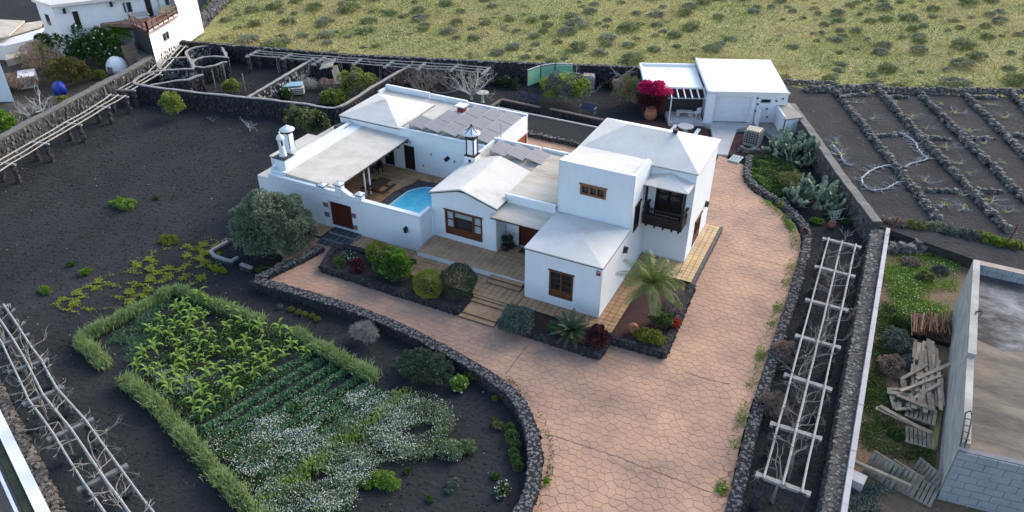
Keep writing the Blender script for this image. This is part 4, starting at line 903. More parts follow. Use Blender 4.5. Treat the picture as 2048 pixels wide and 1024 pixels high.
for i, (x, y) in enumerate(vpos):
    c = lv0 if i == 0 else copytree(lv0)
    p = P(1550+x*.3223, 150+y*.3223, .9); c.location = (p.x, p.y, .9); c.rotation_euler[2] = rnd.uniform(0,6.28); s = rnd.uniform(.35,.6); c.scale = (s,s,s)
    for ch in c.children:
        if ch.name.startswith('stems'): ch.data = rnd.choice(LV)
def creeper(pts, label):
    p = [P(1550+a*.3223, 150+b*.3223, .98) for a, b in pts]; o = MB()
    sp_ = smoothpath([(q.x,q.y) for q in p], .25); o.tube([(x+rnd.uniform(-.06,.06),y+rnd.uniform(-.06,.06),.97+rnd.uniform(0,.06)) for x, y in sp_], [.07-.03*k/len(sp_) for k in range(len(sp_))], 5)
    for x, y in sp_[::1]:
        for _ in range(2):
            a = rnd.uniform(0,6.28); branch(o, (x,y,.97), (math.cos(a),math.sin(a),.1), rnd.uniform(.25,.6), .022, 1, rnd, wig=.5, flat=.15, n=3)
    ob = o.build('creeping_vine', palevine); off = p[0].copy(); ob.data.transform(Matrix.Translation(-off)); ob.location = off; tag(ob, label, 'vine')
creeper([(740,555),(640,575),(570,610),(535,650),(590,710),(700,700),(760,665),(830,660)], 'long pale vine trained in an open loop on the gravel by the boundary wall')
creeper([(790,360),(860,410),(900,480),(945,520),(860,545),(800,570)], 'long pale vine bent like a hook between the first two vineyard rows')
creeper([(355,430),(400,490),(430,540),(470,560)], 'pale spindly vine lying beside the grey boundary wall')
# rubble bank between vineyard and lot
LT = lambda pts, z=.5: [P2(1760+a*.19525, 440+b*.19531, z) for a, b in pts]
heap(LT([(110,80),(350,120),(560,170),(740,240),(1000,290),(1250,340),(1475,400)], .7), 1.0, .45, 'rubble_bank', 'rough bank of grey boulders between the vineyard and the grassy lot', ss=.42, z=.3, ma=lavagrey)
heap(LT([(120,260),(250,290),(400,270),(430,240)], .5), .9, .5, 'boulder_heap', 'small heap of big grey boulders by the corner of the pale wall', ss=.55, z=.25, ma=lavagrey)
rust = mat('rusty_steel', [(0.06,0.028,0.018),(0.15,0.065,0.035)], scale=6, rough=.8)
for px, py, tx, ty, lb in ((1770,487,1797,400,'rusty leaning steel post at the top of the pale wall'),(2005,502,2033,440,'rusty steel post standing in the rubble bank near the right edge')):
    a = P(px,py,.4); o = MB(); o.tube([(0,0,0),(.25,.1,1.9)], .045, 6); ob = o.build('steel_post', rust); ob.location = a; tag(ob, lb, 'post')

# ---- unfinished block building
block_m = mat('grey_block', [(0.23,0.24,0.245),(0.34,0.345,0.35)], scale=1.2, rough=.9, bump=.4, bscale=14, grain=.35, gscale=9, coords='World')
mortar = mat('dark_mortar', [(0.13,0.13,0.14),(0.18,0.18,0.19)], scale=5)
rend = mat('streaked_render', [(0.25,0.235,0.21),(0.36,0.34,0.305),(0.45,0.43,0.39)], scale=1.2, rough=.95, bump=.4, bscale=8, stretch=(.6,.6,2.5), coords='World')
dirty = mat('stained_roof_slab', [(0.03,0.03,0.032),(0.10,0.10,0.105),(0.24,0.19,0.135),(0.36,0.355,0.36),(0.52,0.53,0.55)], scale=.42, rough=.95, bump=.3, bscale=6, grain=.25, gscale=6, coords='World', stretch=(1,1.6,1), detail=10)
ub = thing('unfinished_building', (10,32,.25), 'unfinished grey block building with a stained flat roof at the right edge', 'building')
ux0, ux1, uy0, uy1, UH = 6.42, 16.0, 25.55, 39.6, 3.5
def ubody(b):
    k = .035
    def q(x, y): return (x+(y-25.5)*k, y)
    pts = [q(ux0,uy0),(ux1,uy0+1.2),(ux1,uy1),(q(ux0,uy1))]
    b.prism(pts, .2, 2.95)
part('wall', rend, ub, ubody)
part('roof_slab', mat('sooty_slab', [(0.022,0.022,0.022),(0.06,0.058,0.056),(0.17,0.165,0.16),(0.42,0.415,0.41)], scale=.5, rough=.95, bump=.3, bscale=6, grain=.3, gscale=5, coords='World', stretch=(1,1.8,1), detail=12, mid=[0,.35,.6,1]), ub, lambda b: b.prism([(6.93,33.4),(8.2,32.9),(9.5,33.5),(11,32.6),(15.8,32.9),(15.8,39.4),(7.2,39.3)], 2.956, 2.985))
part('roof_slab', mat('muddy_slab', [(0.028,0.026,0.025),(0.10,0.088,0.072),(0.19,0.155,0.115),(0.29,0.26,0.225)], scale=.5, rough=.95, bump=.3, bscale=6, grain=.3, gscale=6, coords='World', stretch=(.5,1.6,1), detail=12, mid=[0,.3,.6,1]), ub, lambda b: b.prism([(6.73,25.75),(15.8,26.95),(15.8,33.5),(6.95,33.5)], 2.951, 2.98))
part('west_parapet', rend, ub, lambda b: [b.prism([(6.43,25.55),(6.72,25.55),(6.9,31.2),(6.62,31.2)],2.951,3.42), b.prism([(6.60,31.2),(6.93,31.2),(7.22,39.55),(6.91,39.55)],2.951,3.6)])
part('parapet_core', mortar, ub, lambda b: b.box(7.0,15.9,39.35,39.55,2.951,3.55))
for r_ in range(2):
    x = 7.0-(.3 if r_ % 2 else 0)
    while x < 12.5:
        part('concrete_block', block_m, ub, lambda b: b.box(max(7.05,x),x+.66,39.24-rnd.uniform(0,.01),39.348,2.96+r_*.31,3.25+r_*.31)); x += .68
part('cap_tile', mat('clay_edge', [(0.30,0.20,0.15),(0.38,0.34,0.31)], scale=1.5), ub, lambda b: b.box(7.0,15.9,39.2,39.62,3.551,3.58))
# south wall of big blocks: face leans on the mortar bed
sb_ = part('south_wall', mortar, ub, lambda b: b.prism([(6.44,25.5),(16,26.75),(16,27.0),(6.44,25.74)], .2, 3.0))
sl_ = 1.25/9.56
for r_ in range(8):
    x = 6.45-(.34 if r_ % 2 else 0)
    while x < 11.2:
        xa = max(x,6.45); 
        if x+.68-xa > .1 and rnd.random() > .01:
            z0_ = 2.99-(r_+1)*.37; dd = rnd.uniform(0,.02)
            bb = MB(); ya = 25.5+(xa-6.44)*sl_-.06-dd; yb = 25.5+(x+.68-6.44)*sl_-.06-dd
            top_y = .16
            bb.add([(xa,ya,z0_),(x+.665,yb,z0_),(x+.665,yb+top_y,z0_),(xa,ya+top_y,z0_),(xa,ya,z0_+.35),(x+.665,yb,z0_+.35),(x+.665,yb+top_y,z0_+.35),(xa,ya+top_y,z0_+.35)],[(0,3,2,1),(4,5,6,7),(0,1,5,4),(1,2,6,5),(2,3,7,6),(3,0,4,7)])
            bb.build('concrete_block', block_m, ub)
        x += .68
for r_ in range(0):
    x = 6.5-(.3 if r_ % 2 else 0)
    while x < 11.2:
        xa = max(x, 6.5); bb = MB(); y_ = 25.72+(x-6.44)*sl_+r_*.34
        bb.box(xa, x+.66, y_, y_+.32, 3.40, 3.49-.03*r_+rnd.uniform(0,.008)); bb.build('concrete_block', block_m, ub); x += .68
for px, py, lb in ((1918,850,'long black metal ladder loop hooked over the pale block wall'),(1942,628,'short black bracket lying on the pale wall top near the poles')):
    a = P(px, py, 3.6); s = 1.35 if py > 700 else .5; o = MB()
    o.tube([(0,-s*.7,-.1),(.05,-s*.2,.06),(.12,s*.6,.12),(.3,s*.75,.14),(.36,s*.55,.12),(.24,-s*.2,.06),(.15,-s*.7,-.1)], .035, 5)
    for k in range(4): o.bar((.02+.02*k,-s*.45+k*s*.28,.03+k*.02),(.3,-s*.45+k*s*.28,.03+k*.02),.03,.03)
    ob = o.build('metal_ladder', blackmetal); ob.location = (a.x+.1, a.y, 3.5); tag(ob, lb, 'ladder')

# ---- timber, poles and pallets
paleplank = mat('sawn_plank', [(0.22,0.165,0.115),(0.36,0.285,0.21),(0.46,0.38,0.30)], scale=2, rough=.9, bump=.3, stretch=(1,1,1), island=0)
greyplank = mat('weathered_plank', [(0.14,0.12,0.09),(0.28,0.245,0.19)], scale=3, rough=.9, bump=.3)
LP_ = lambda x, y, z=.5: P(1780+x*.29316, 600+y*.29297, z)
t = thing('timber_pile', LP_(250,500,.25), 'long pile of pale sawn planks against the block building', 'timber pile')
for i in range(60):
    y = rnd.uniform(370,640); x = 150+(i*37)%190+(y-500)*.1; ln = rnd.uniform(1.8,2.8); c = LP_(x, y, .33+.008*i); a = R(92)+rnd.gauss(0,.055) if i < 56 else R(60)+rnd.gauss(0,.2)
    d = Vector((math.cos(a),math.sin(a),rnd.uniform(-.03,.03)))*ln/2
    part('plank', paleplank if rnd.random() < .8 else greyplank, t, lambda b: b.bar(c-d, c+d, rnd.uniform(.12,.19), .045, roll=rnd.uniform(-.08,.08)))
t = thing('timber_pile', LP_(110,640,.25), 'jumble of weathered grey boards left of the pale plank pile', 'timber pile')
for i, (x, y, a, ln) in enumerate(((85,560,95,2.0),(105,640,97,2.1),(125,700,95,1.6),(20,680,100,1.3),(65,700,92,1.0),(100,610,20,1.6),(60,640,10,1.0),(150,640,80,1.0),(190,640,92,.9),(90,820,-22,2.4),(70,800,-20,1.9),(120,740,35,1.2),(170,720,60,.9),(200,730,15,1.1),(215,660,88,1.0),(160,700,100,.8),(240,740,95,.6),(150,690,-10,1.3))):
    c = LP_(x, y, .4+.03*i); a = R(a+rnd.uniform(-5,5)); d = Vector((math.cos(a),math.sin(a),rnd.uniform(-.05,.05)))*ln/2
    part('plank', greyplank, t, lambda b: b.bar(c-d, c+d, rnd.uniform(.16,.26), .05))
for x, y, lb in ((200,760,'weathered board panel with slots lying at the near end of the plank pile'),(200,950,'lowest slotted wooden pallet lying on the grass below the plank pile')):
    pass
def pallet_tree(ma, W=1.15, D=1.0, n=7):
    t = thing('pallet', (0,0,0), '', 'pallet')
    for i in range(n):
        x = -W/2+(i+.5)*W/n; part('slat', ma, t, lambda b: b.box(x-W/n*.38,x+W/n*.38,-D/2,D/2,.105,.13))
        if i % 2 == 0: part('slat', ma, t, lambda b: b.box(x-W/n*.38,x+W/n*.38,-D/2,D/2,0,.02))
    for y in (-D/2+.06,0,D/2-.06): part('bearer', ma, t, lambda b: b.box(-W/2,W/2,y-.045,y+.045,.021,.104))
    return t
pg_ = pallet_tree(greyplank); pl_ = None
def putpal(src, loc, rot, label, sc=1.0):
    o = copytree(src); o.location = loc; o.rotation_euler = rot; o.scale = (sc,sc,sc); o['label'] = label; return o
pa = LP_(205,790,.45); pg_.location = (pa.x,pa.y,.5); pg_.rotation_euler = (0,0,R(-4)); pg_['label'] = 'grey slatted pallet touching the near end of the plank pile'; pg_.scale=(1.1,1.1,1)
p_ = LP_(200,950,.3); putpal(pg_, (p_.x,p_.y,.27), (0,0,R(3)), 'grey slatted pallet lying on the grass, the lower of two by the block building', 1.05)
F3 = lambda x, y, z=.6: P(1660+x*.1406, 880+y*.1406, z)
for i, (x, y, sc, rz, lb) in enumerate(((760,430,1.1,-23,'grey pallet standing on edge in the barrier, nearest the pale wall'),(1040,560,1.1,-23,'grey pallet standing on edge in the middle of the barrier'),(1370,520,1.0,-35,'grey pallet leaning against the block building at the end of the barrier'),(1280,740,1.0,-15,'dark pallet slumped in front of the barrier corner'))):
    p_ = F3(x, y, .6 if i < 3 else .35); putpal(pg_, (p_.x,p_.y,.62 if i < 3 else .4), (R(62 if i < 3 else 20),0,R(rz)), lb, sc)
a = F3(340,310,.9); c = F3(1150,660,.9); part('barrier_beam', greyplank, None, lambda b: b.bar(a, c, .14, .16)); tag(bpy.data.objects['barrier_beam'], 'long grey beam fixed across the standing pallets', 'beam')
t_ = F3(370,510,.8); o = MB(); o.box(-.38,.38,-.28,.28,0,.55); ob = o.build('block_pillar', concrete); ob.location = (t_.x,t_.y,.25); ob.rotation_euler=(0,0,R(-12)); tag(ob, 'squat pale concrete stub beside the pale wall near the pallets', 'concrete block')
p_ = LP_(325,850,.3); o = MB(); o.box(-.2,.2,-1.7,1.7,0,.06); ob = o.build('yellow_board', mat('mossy_board', [(0.19,0.17,0.05),(0.26,0.24,0.09)], scale=2, bump=.2)); ob.location = (p_.x-.1,p_.y,.3); ob.rotation_euler=(0,0,R(-4)); tag(ob, 'mossy yellowish board lying along the foot of the block building', 'board')
t = thing('pole_stack', LP_(270,170,.25), 'stack of rusty brown poles lying behind the plank pile', 'pole stack')
for i in range(46):
    x = 150+i*5.6+rnd.uniform(-6,6); c = LP_(x, 160, .75-.0*i); a = R(90)+rnd.gauss(0,.13)
    d = Vector((math.cos(a),math.sin(a),rnd.uniform(-.04,.12)))*.85; c.z = .45+rnd.uniform(0,.5)
    part('pole', rust if rnd.random() < .7 else mat('tan_pole', [(0.18,0.10,0.06),(0.28,0.17,0.11)], scale=4), t, lambda b: b.tube([c-d,c+d], .035, 6))
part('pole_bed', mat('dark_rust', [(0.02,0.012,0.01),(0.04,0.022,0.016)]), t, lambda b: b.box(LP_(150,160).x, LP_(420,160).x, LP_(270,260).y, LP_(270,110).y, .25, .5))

# ================================================================== garage, pergola corner
A_ = (-11.62,59.55); gu = (.916,.402); gn = (.402,-.916)      # along the front, outward
Gp = lambda s, d, z=0: Vector((A_[0]+gu[0]*s-gn[0]*d, A_[1]+gu[1]*s-gn[1]*d, z))   # d = depth behind the front
gar = thing('garage', Gp(3,3), 'white garage with a roller door and seamed flat roof behind the house', 'garage')
GW, GD = 6.3, 6.9
brightroof = mat('bright_white_roof', [(0.86,0.83,0.77),(0.90,0.87,0.82)], scale=1, bump=.1, coords='World')
gmb = MB()
facade(gmb, A_, gu, gn, GW, WG, 2.5, [(.55,3.35,0,2.25),(4.15,4.95,1.75,2.08)], .15)
facade(gmb, Gp(GW,0)[:2], (-gn[0],-gn[1]), gu, GD, WG, 2.7, []); facade(gmb, Gp(GW,GD)[:2], (-gu[0],-gu[1]), (-gn[0],-gn[1]), GW, WG, 2.9, []); facade(gmb, Gp(0,GD)[:2], gn, (-gu[0],-gu[1]), GD, WG, 2.7, [])
gmb.build('wall', plaster, gar)
def groof(b):
    n = 6
    for i in range(n):
        s0 = -.05+i*(GW+.1)/n; s1 = -.05+(i+1)*(GW+.1)/n-.03
        v = [Gp(s0,-.06,2.51),Gp(s1,-.06,2.51),Gp(s1,GD+.05,2.95),Gp(s0,GD+.05,2.95)]
        b.add(v+[q+Vector((0,0,.1)) for q in v],[(0,3,2,1),(4,5,6,7),(0,1,5,4),(1,2,6,5),(2,3,7,6),(3,0,4,7)])
n = 6
for i in range(n):
    s0 = -.05+i*(GW+.1)/n; s1 = -.05+(i+1)*(GW+.1)/n-.02
    def f(b):
        v = [Gp(s0,-.06,2.51),Gp(s1,-.06,2.51),Gp(s1,GD+.05,2.95),Gp(s0,GD+.05,2.95)]
        b.add(v+[q+Vector((0,0,.1)) for q in v],[(0,3,2,1),(4,5,6,7),(0,1,5,4),(1,2,6,5),(2,3,7,6),(3,0,4,7)])
    part('roof_panel', brightroof, gar, f)
part('roof_rib', plaster, gar, lambda b: [b.bar(Gp(-.18,-.1,2.62),Gp(-.18,GD,3.05),.2,.22)]+[b.bar(Gp(-.05,-.1,2.66),Gp(GW+.05,-.1,2.66),.14,.1)])
rd = part('roller_door', mat('roller_door_white', [(0.60,0.63,0.66),(0.66,0.69,0.72)], scale=2), gar, lambda b: ubox(b,A_,gu,gn,.55,3.35,-.149,-.12,0,.05))
for k in range(14): part('slat', mat('roller_door_white', [(0,0,0),(1,1,1)]), rd, lambda b: ubox(b,A_,gu,gn,.56,3.34,-.148,-.11+.01*(k%2),.055+k*.157,.055+k*.157+.145))
part('pier', plaster, gar, lambda b: ubox(b,A_,gu,gn,-.3,.42,-.0,.22,WG,2.49)); part('pier', plaster, gar, lambda b: ubox(b,A_,gu,gn,3.45,3.75,.001,.12,WG,2.3))
window(gar, A_, gu, gn, 4.15, 4.95, 1.75, 2.08, 1, 1, fr=greymetal, fw=.04, lint=0, dep=.08)
for s, z in ((3.85,2.15),(3.95,1.65),(5.4,1.95),(5.9,2.15),(4.75,1.25),(3.85,1.05),(3.72,.5),(4.9,.55)):
    part('set_stone', lava, gar, lambda b: b.stone((A_[0]+gu[0]*s+gn[0]*.02, A_[1]+gu[1]*s+gn[1]*.02, z), (.2,.12,.14)))
shed = thing('shed', Gp(-4,3), 'low white shed with a flat roof joined to the left side of the garage', 'shed')
def shedw(b):
    b.add([Gp(-5.0,2.0,WG),Gp(-.35,2.0,WG),Gp(-.35,6.3,WG),Gp(-5.0,6.3,WG),Gp(-5.0,2.0,2.2),Gp(-.35,2.0,2.2),Gp(-.35,6.3,2.4),Gp(-5.0,6.3,2.4)],[(0,1,5,4),(1,2,6,5),(2,3,7,6),(3,0,4,7),(4,5,6,7)])
part('wall', lava, shed, shedw)
def quadslab(b, pts, th):
    b.add(pts+[p+Vector((0,0,th)) for p in pts],[(0,3,2,1),(4,5,6,7),(0,1,5,4),(1,2,6,5),(2,3,7,6),(3,0,4,7)])
part('roof', brightroof, shed, lambda b: quadslab(b,[Gp(-5.1,1.6,2.2),Gp(-.3,1.6,2.2),Gp(-.3,6.5,2.42),Gp(-5.1,6.5,2.42)],.1))
part('parapet', plaster, shed, lambda b: [b.bar(Gp(-5.1,1.7,2.42),Gp(-5.1,6.5,2.6),.25,.25), b.bar(Gp(-5.1,6.4,2.6),Gp(-.3,6.4,2.6),.25,.25)])
part('red_door', mat('dark_red_door', [(0.07,0.018,0.014),(0.11,0.03,0.022)], scale=4), shed, lambda b: quadslab(b,[Gp(-4.5,1.9,0),Gp(-3.3,1.9,0),Gp(-3.3,1.99,0),Gp(-4.5,1.99,0)],1.95))
per = thing('pergola', Gp(-2,1), 'small white beamed pergola between the flowering bush and the garage', 'pergola')
for i in range(6):
    s = -3.1+i*.56; part('rafter', plaster, per, lambda b: b.bar(Gp(s,1.7,2.3),Gp(s,-.15,2.05),.09,.12))
part('beam', plaster, per, lambda b: b.bar(Gp(-3.2,1.5,2.35),Gp(-.1,1.5,2.35),.1,.1)); part('beam', greymetal, per, lambda b: b.bar(Gp(-3.4,.0,2.0),Gp(-.3,.0,2.0),.05,.05))
for s in (-3.1,): part('post', plaster, per, lambda b: b.bar(Gp(s,0,0),Gp(s,0,2.0),.08,.08))
pf = part('patio_slab', concrete, None, lambda b: b.prism([Gp(-3.2,-.6)[:2],Gp(-.3,-.5)[:2],Gp(-.3,1.8)[:2],Gp(-3.2,1.8)[:2]],WG,.1)); pf['kind'] = 'structure'
bn = thing('stone_bench', Gp(-1.8,.9,.1), 'grey stone bench under the white pergola', 'bench')
part('seat', concrete, bn, lambda b: b.bar(Gp(-2.4,.9,.52),Gp(-1.1,.9,.52),.4,.1))
for s in (-2.25,-1.25): part('leg', concrete, bn, lambda b: b.bar(Gp(s,.9,.1),Gp(s,.9,.47),.3,.14))
def chair(name, loc, rz, label, ma, W=.5, arms=False, seatm=None, group=None):
    t = thing(name, loc, label, 'chair' if W < 1 else 'sofa', group); o0 = Vector(loc)
    def bx(b, x0,x1,y0,y1,z0,z1): b.box(o0.x+x0,o0.x+x1,o0.y+y0,o0.y+y1,o0.z+z0,o0.z+z1)
    part('seat', seatm or ma, t, lambda b: bx(b,-W/2,W/2,-.24,.24,.38,.45)); part('backrest', seatm or ma, t, lambda b: bx(b,-W/2,W/2,.2,.26,.45,.92))
    for sx in (-1,1):
        for sy in (-1,1): part('leg', ma, t, lambda b: bx(b,sx*(W/2-.03)-.025,sx*(W/2-.03)+.025,sy*.21-.025,sy*.21+.025,0,.38))
        if arms: part('armrest', ma, t, lambda b: bx(b,sx*(W/2+.02)-.03,sx*(W/2+.02)+.03,-.26,.22,.62,.66))
    t.rotation_euler = (0,0,rz); return t
chair('plastic_chair', Gp(-.75,.7,.1), R(-120), 'white plastic chair beside the stone bench under the pergola', plaster)
bluefab = mat('blue_grey_mesh', [(0.045,0.055,0.09),(0.07,0.08,0.12)], scale=6)
chair('garden_chair', (-27.45,57.2,GZ), R(8), 'dark metal garden chair behind the raised bed, left one of the two', blackmetal, .6, True, bluefab)
chair('garden_chair', (-26.4,57.1,GZ), R(8), 'dark metal garden chair behind the raised bed, right one of the two', blackmetal, .6, True, bluefab)
chair('garden_sofa', (-21.4,57.5,GZ), R(0), 'blue grey two seat garden sofa on the black gravel near the leafy tree', greymetal, 1.35, True, bluefab)
# low walled wash yard and slab right of the garage
yd = thing('washing_yard', Gp(5.2,-1.5), 'small white partition walls and brown slab roof at the right corner of the garage', 'outbuilding')
brownslab = mat('brown_slab', [(0.22,0.20,0.17),(0.33,0.30,0.26)], scale=1.5, bump=.3, coords='World')
part('floor_slab', brownslab, yd, lambda b: b.prism([Gp(3.9,-.05)[:2],Gp(5.9,-.05)[:2],Gp(6.0,-2.9)[:2],Gp(4.9,-3.0)[:2]],WG,.06))
part('partition', plaster, yd, lambda b: b.bar(Gp(3.95,-.1,.75),Gp(3.95,-1.2,.75),.12,1.5)); part('partition', plaster, yd, lambda b: b.bar(Gp(5.55,-.1,.8),Gp(5.55,-2.4,.8),.12,1.6))
part('slab_roof', brownslab, yd, lambda b: quadslab(b,[Gp(5.6,-2.6,1.35),Gp(7.1,-2.1,1.35),Gp(6.6,.6,1.5),Gp(5.5,.0,1.5)],.1))
part('slab_wall', plaster, yd, lambda b: b.bar(Gp(5.7,-2.5,.5),Gp(6.9,-2.0,.5),.12,1.6))
part('kerb', concrete, yd, lambda b: b.bar(Gp(4.7,-3.1,.05),Gp(6.1,-3.0,.05),.15,.3))
# water tank cages
def ibc(name, loc, rz, label, tankm, W=1.15, H=1.1):
    t = thing(name, loc, label, 'water tank'); o = Vector(loc); h = W/2
    part('tank', tankm, t, lambda b: b.box(o.x-h+.05,o.x+h-.05,o.y-h+.05,o.y+h-.05,o.z+.16,o.z+H))
    part('base', greymetal, t, lambda b: b.box(o.x-h,o.x+h,o.y-h,o.y+h,o.z,o.z+.15))
    for k in range(6):
        z = o.z+.2+k*(H-.2)/5
        part('hoop', greymetal, t, lambda b: [b.bar((o.x-h,o.y-h,z),(o.x+h,o.y-h,z),.03,.03),b.bar((o.x+h,o.y-h,z),(o.x+h,o.y+h,z),.03,.03),b.bar((o.x+h,o.y+h,z),(o.x-h,o.y+h,z),.03,.03),b.bar((o.x-h,o.y+h,z),(o.x-h,o.y-h,z),.03,.03)])
    for i in range(7):
        for s in (-1,1):
            q = -h+i*W/6
            part('upright', greymetal, t, lambda b: b.bar((o.x+q,o.y+s*h,o.z+.15),(o.x+q,o.y+s*h,o.z+H+.02),.03,.03)); part('upright', greymetal, t, lambda b: b.bar((o.x+s*h,o.y+q,o.z+.15),(o.x+s*h,o.y+q,o.z+H+.02),.03,.03))
    t.rotation_euler = (0,0,rz); return t
ibc('caged_water_tank', (-7.35,57.2,-.12), R(-10), 'caged water tank with dark body under a wooden pallet near the cactus', mat('dark_tank', [(0.02,0.02,0.028),(0.05,0.05,0.06)]))
lightpal = mat('new_pallet_wood', [(0.45,0.38,0.29),(0.58,0.51,0.42)], scale=3)
pn = pallet_tree(lightpal, 1.1, .9, 6); pn.location = (-7.35,57.2,1.02); pn.rotation_euler = (0,0,R(-6)); pn['label'] = 'pale wooden pallet lying on top of the caged water tank'
bluepal = mat('pale_blue_board', [(0.28,0.33,0.33),(0.40,0.46,0.46)], scale=3)
pb_ = pallet_tree(bluepal, .85, 1.15, 4); pb_.location = (-7.8,53.4,.0); pb_.rotation_euler = (0,0,R(-8)); pb_['label'] = 'pale blue painted pallet on the paving beside the white house and cactus bed'
bt = mat('blue_white_tank', [(0.16,0.24,0.36),(0.34,0.42,0.52),(0.55,0.6,0.66)], scale=3)
ibc('caged_water_tank', (-25.0,62.9,GZ), R(18), 'pale blue caged water tank beside the green screen, left one', bt); ibc('caged_water_tank', (-23.7,63.4,GZ), R(18), 'pale blue caged water tank near the wood heap, right one', bt)
for i, (x, y) in enumerate(((-25.0,62.9),(-23.7,63.4))):
    o = MB(); 
    for k in range(4):
        for j in range(2): o.box(-.5+k*.26,-.5+k*.26+.22,-.4+j*.42,-.4+j*.42+.36,0,.12)
    ob = o.build('brick_stack', mat('pale_brick', [(0.42,0.25,0.17),(0.62,0.52,0.44)], scale=9, island=.6)); ob.location = (x,y,.78); ob.rotation_euler=(0,0,R(18)); ob['kind']='stuff'; tag(ob, 'pale bricks stacked on the %s blue tank' % ('left','right')[i], 'bricks')
# round table set behind the main roof
tb = thing('garden_table', (-12.6,56.6,-.2), 'round stone garden table with curved benches behind the main roof', 'table')
part('table_top', concrete, tb, lambda b: b.lathe((-12.6,56.6,.5),[(.62,0),(.64,.04),(.64,.08)],20)); part('foot', concrete, tb, lambda b: b.lathe((-12.6,56.6,-.2),[(.2,0),(.16,.7)],10))
for s in (-1,1):
    part('bench', plaster, tb, lambda b: [b.bar((-12.6+s*.95+.0,56.6+y,.25),(-12.6+s*.95,56.6+y+.3,.25),.3,.07) for y in (-.6,-.3,0,.3)])
# green screen
gs_ = thing('green_screen', (-27,61,GZ), 'L-shaped green panel screen on a dark frame by the back wall', 'screen')
greenp = mat('green_panel', [(0.16,0.40,0.26),(0.24,0.50,0.33)], scale=1.5, rough=.5)
gp = [Vector((-28.0,59.1,0)),Vector((-27.45,60.8,0)),Vector((-26.5,61.9,0)),Vector((-24.9,62.5,0))]
for i in range(3):
    a, c = gp[i], gp[i+1]
    part('panel', greenp, gs_, lambda b: b.bar(a+Vector((0,0,1.15)),c+Vector((0,0,1.15)),.04,1.35)); part('top_rail', greymetal, gs_, lambda b: b.bar(a+Vector((0,0,1.95)),c+Vector((0,0,1.95)),.12,.08))
for a in gp: part('post', darktrim, gs_, lambda b: b.bar(a+Vector((0,0,GZ)),a+Vector((0,0,2.0)),.1,.1))
# wood heap
t = thing('wood_heap', (-21.2,64.3,GZ), 'dark heap of cut logs with pale branches on top by the back wall', 'wood heap')
logm = mat('dark_log', [(0.03,0.025,0.025),(0.10,0.085,0.075)], scale=5)
for k in range(42):
    x = rnd.gauss(0,.75); z = GZ+.12+rnd.uniform(0,max(.1,1.1-abs(x)*.5)); y = rnd.uniform(-.3,.3)
    part('log', logm, t, lambda b: b.tube([(-21.2+x,64.3+y-.3,z),(-21.2+x+rnd.uniform(-.1,.1),64.3+y+.3,z)], rnd.uniform(.08,.14), 7))
part('branches', vinebark, t, lambda b: [branch(b,(-21.5+.3*k,64.2,.8),(rnd.uniform(-1,1),.2,.3),1.4,.07,1,rnd,wig=.3) for k in range(4)])
# bird bath
t = thing('bird_bath', (-29.6,55.9,GZ), 'pale oval bird bath on a pillar beside the bare tree', 'bird bath'); q = P(965,186,.5)
t.location = (q.x,q.y,GZ)
part('bowl', concrete, t, lambda b: b.lathe((q.x,q.y,.45),[(.3,0),(.55,.08),(.57,.12),(.5,.12)],18)); part('pillar', concrete, t, lambda b: b.lathe((q.x,q.y,GZ),[(.2,0),(.12,.1),(.12,.8)],8))
# raised beds behind the house
rubble([(-28.5,50.3),(-23,50.35),(-19,50.25),(-15.5,50.3)], .4, GZ, .32, 'bed_wall', 'black stone wall holding the raised bed behind the solar roof', cat='wall', ss=.26, topmat=lichen)
bedm = part('raised_bed', picon, None, lambda b: b.prism([(-28.2,50.4),(-15.5,50.4),(-15.5,53.4),(-19.3,53.6),(-28.3,53.7)],GZ,.28)); bedm['kind'] = 'structure'
t = thing('bed_kerb', (-23,53.7,.2), 'thin pale concrete kerb along the far side of the raised bed', 'kerb'); part('kerb', concrete, t, lambda b: [b.bar((-28.2,53.75,.25),(-15.5,53.6,.25),.14,.25), b.bar((-28.3,53.7,.25),(-28.6,50.5,.25),.14,.25)])
brownrim = mat('brown_rim', [(0.10,0.075,0.065),(0.17,0.13,0.115)], scale=3)
for a, c, lb in (((-28.75,55.55),(-25.0,55.4),'low dark wall with a brown rim behind the raised bed, left piece'),((-24.1,55.5),(-17.0,55.2),'low dark wall with a brown rim behind the raised bed, right piece'),((-28.9,52.0),(-28.75,55.5),'short low dark wall with a brown rim at the left end of the beds')):
    t = rubble(linepath([a, c], .6), .26, GZ, .28, 'rim_wall', lb, ss=.28, topstones=False); part('rim', brownrim, t, lambda b: b.bar((a[0],a[1],.33),(c[0],c[1],.33),.28,.1))
# boxes and boards in the middle walled bed
C2 = lambda x, y, z=GZ: P(540+x*.16598, 90+y*.16598, z)
p_ = C2(300,560,-.1)
t = thing('board_stack', p_, 'stack of pale boards with a blue board on top beside the bushy plant', 'board stack')
for k in range(4): part('board', lightpal, t, lambda b: b.obox((p_.x,p_.y,-.2+k*.16),(1.7,.9,.1),Matrix.Rotation(R(35+2*k),3,'Z')))
part('blue_board', mat('blue_board', [(0.18,0.33,0.40),(0.30,0.45,0.50)], scale=2), t, lambda b: b.obox((p_.x-.3,p_.y+.2,.47),(1.8,1.1,.06),Matrix.Rotation(R(37),3,'Z')))
p_ = C2(665,350,-.1); o = MB(); o.box(-.45,.45,-.3,.3,0,.75); o.box(-.4,-.05,-.33,-.3,.1,.65,mat('crate_gap_shade', [(0.03,0.04,0.07),(0.05,0.06,0.1)]));  # dark slab stands in for the shade inside the crate opening
ob = o.build('blue_crate', mat('blue_white_tank', [(0,0,0),(1,1,1)])); ob.location=(p_.x,p_.y,GZ); ob.rotation_euler=(0,0,R(25)); tag(ob, 'pale blue plastic crate under the wooden frames in the walled bed', 'crate')
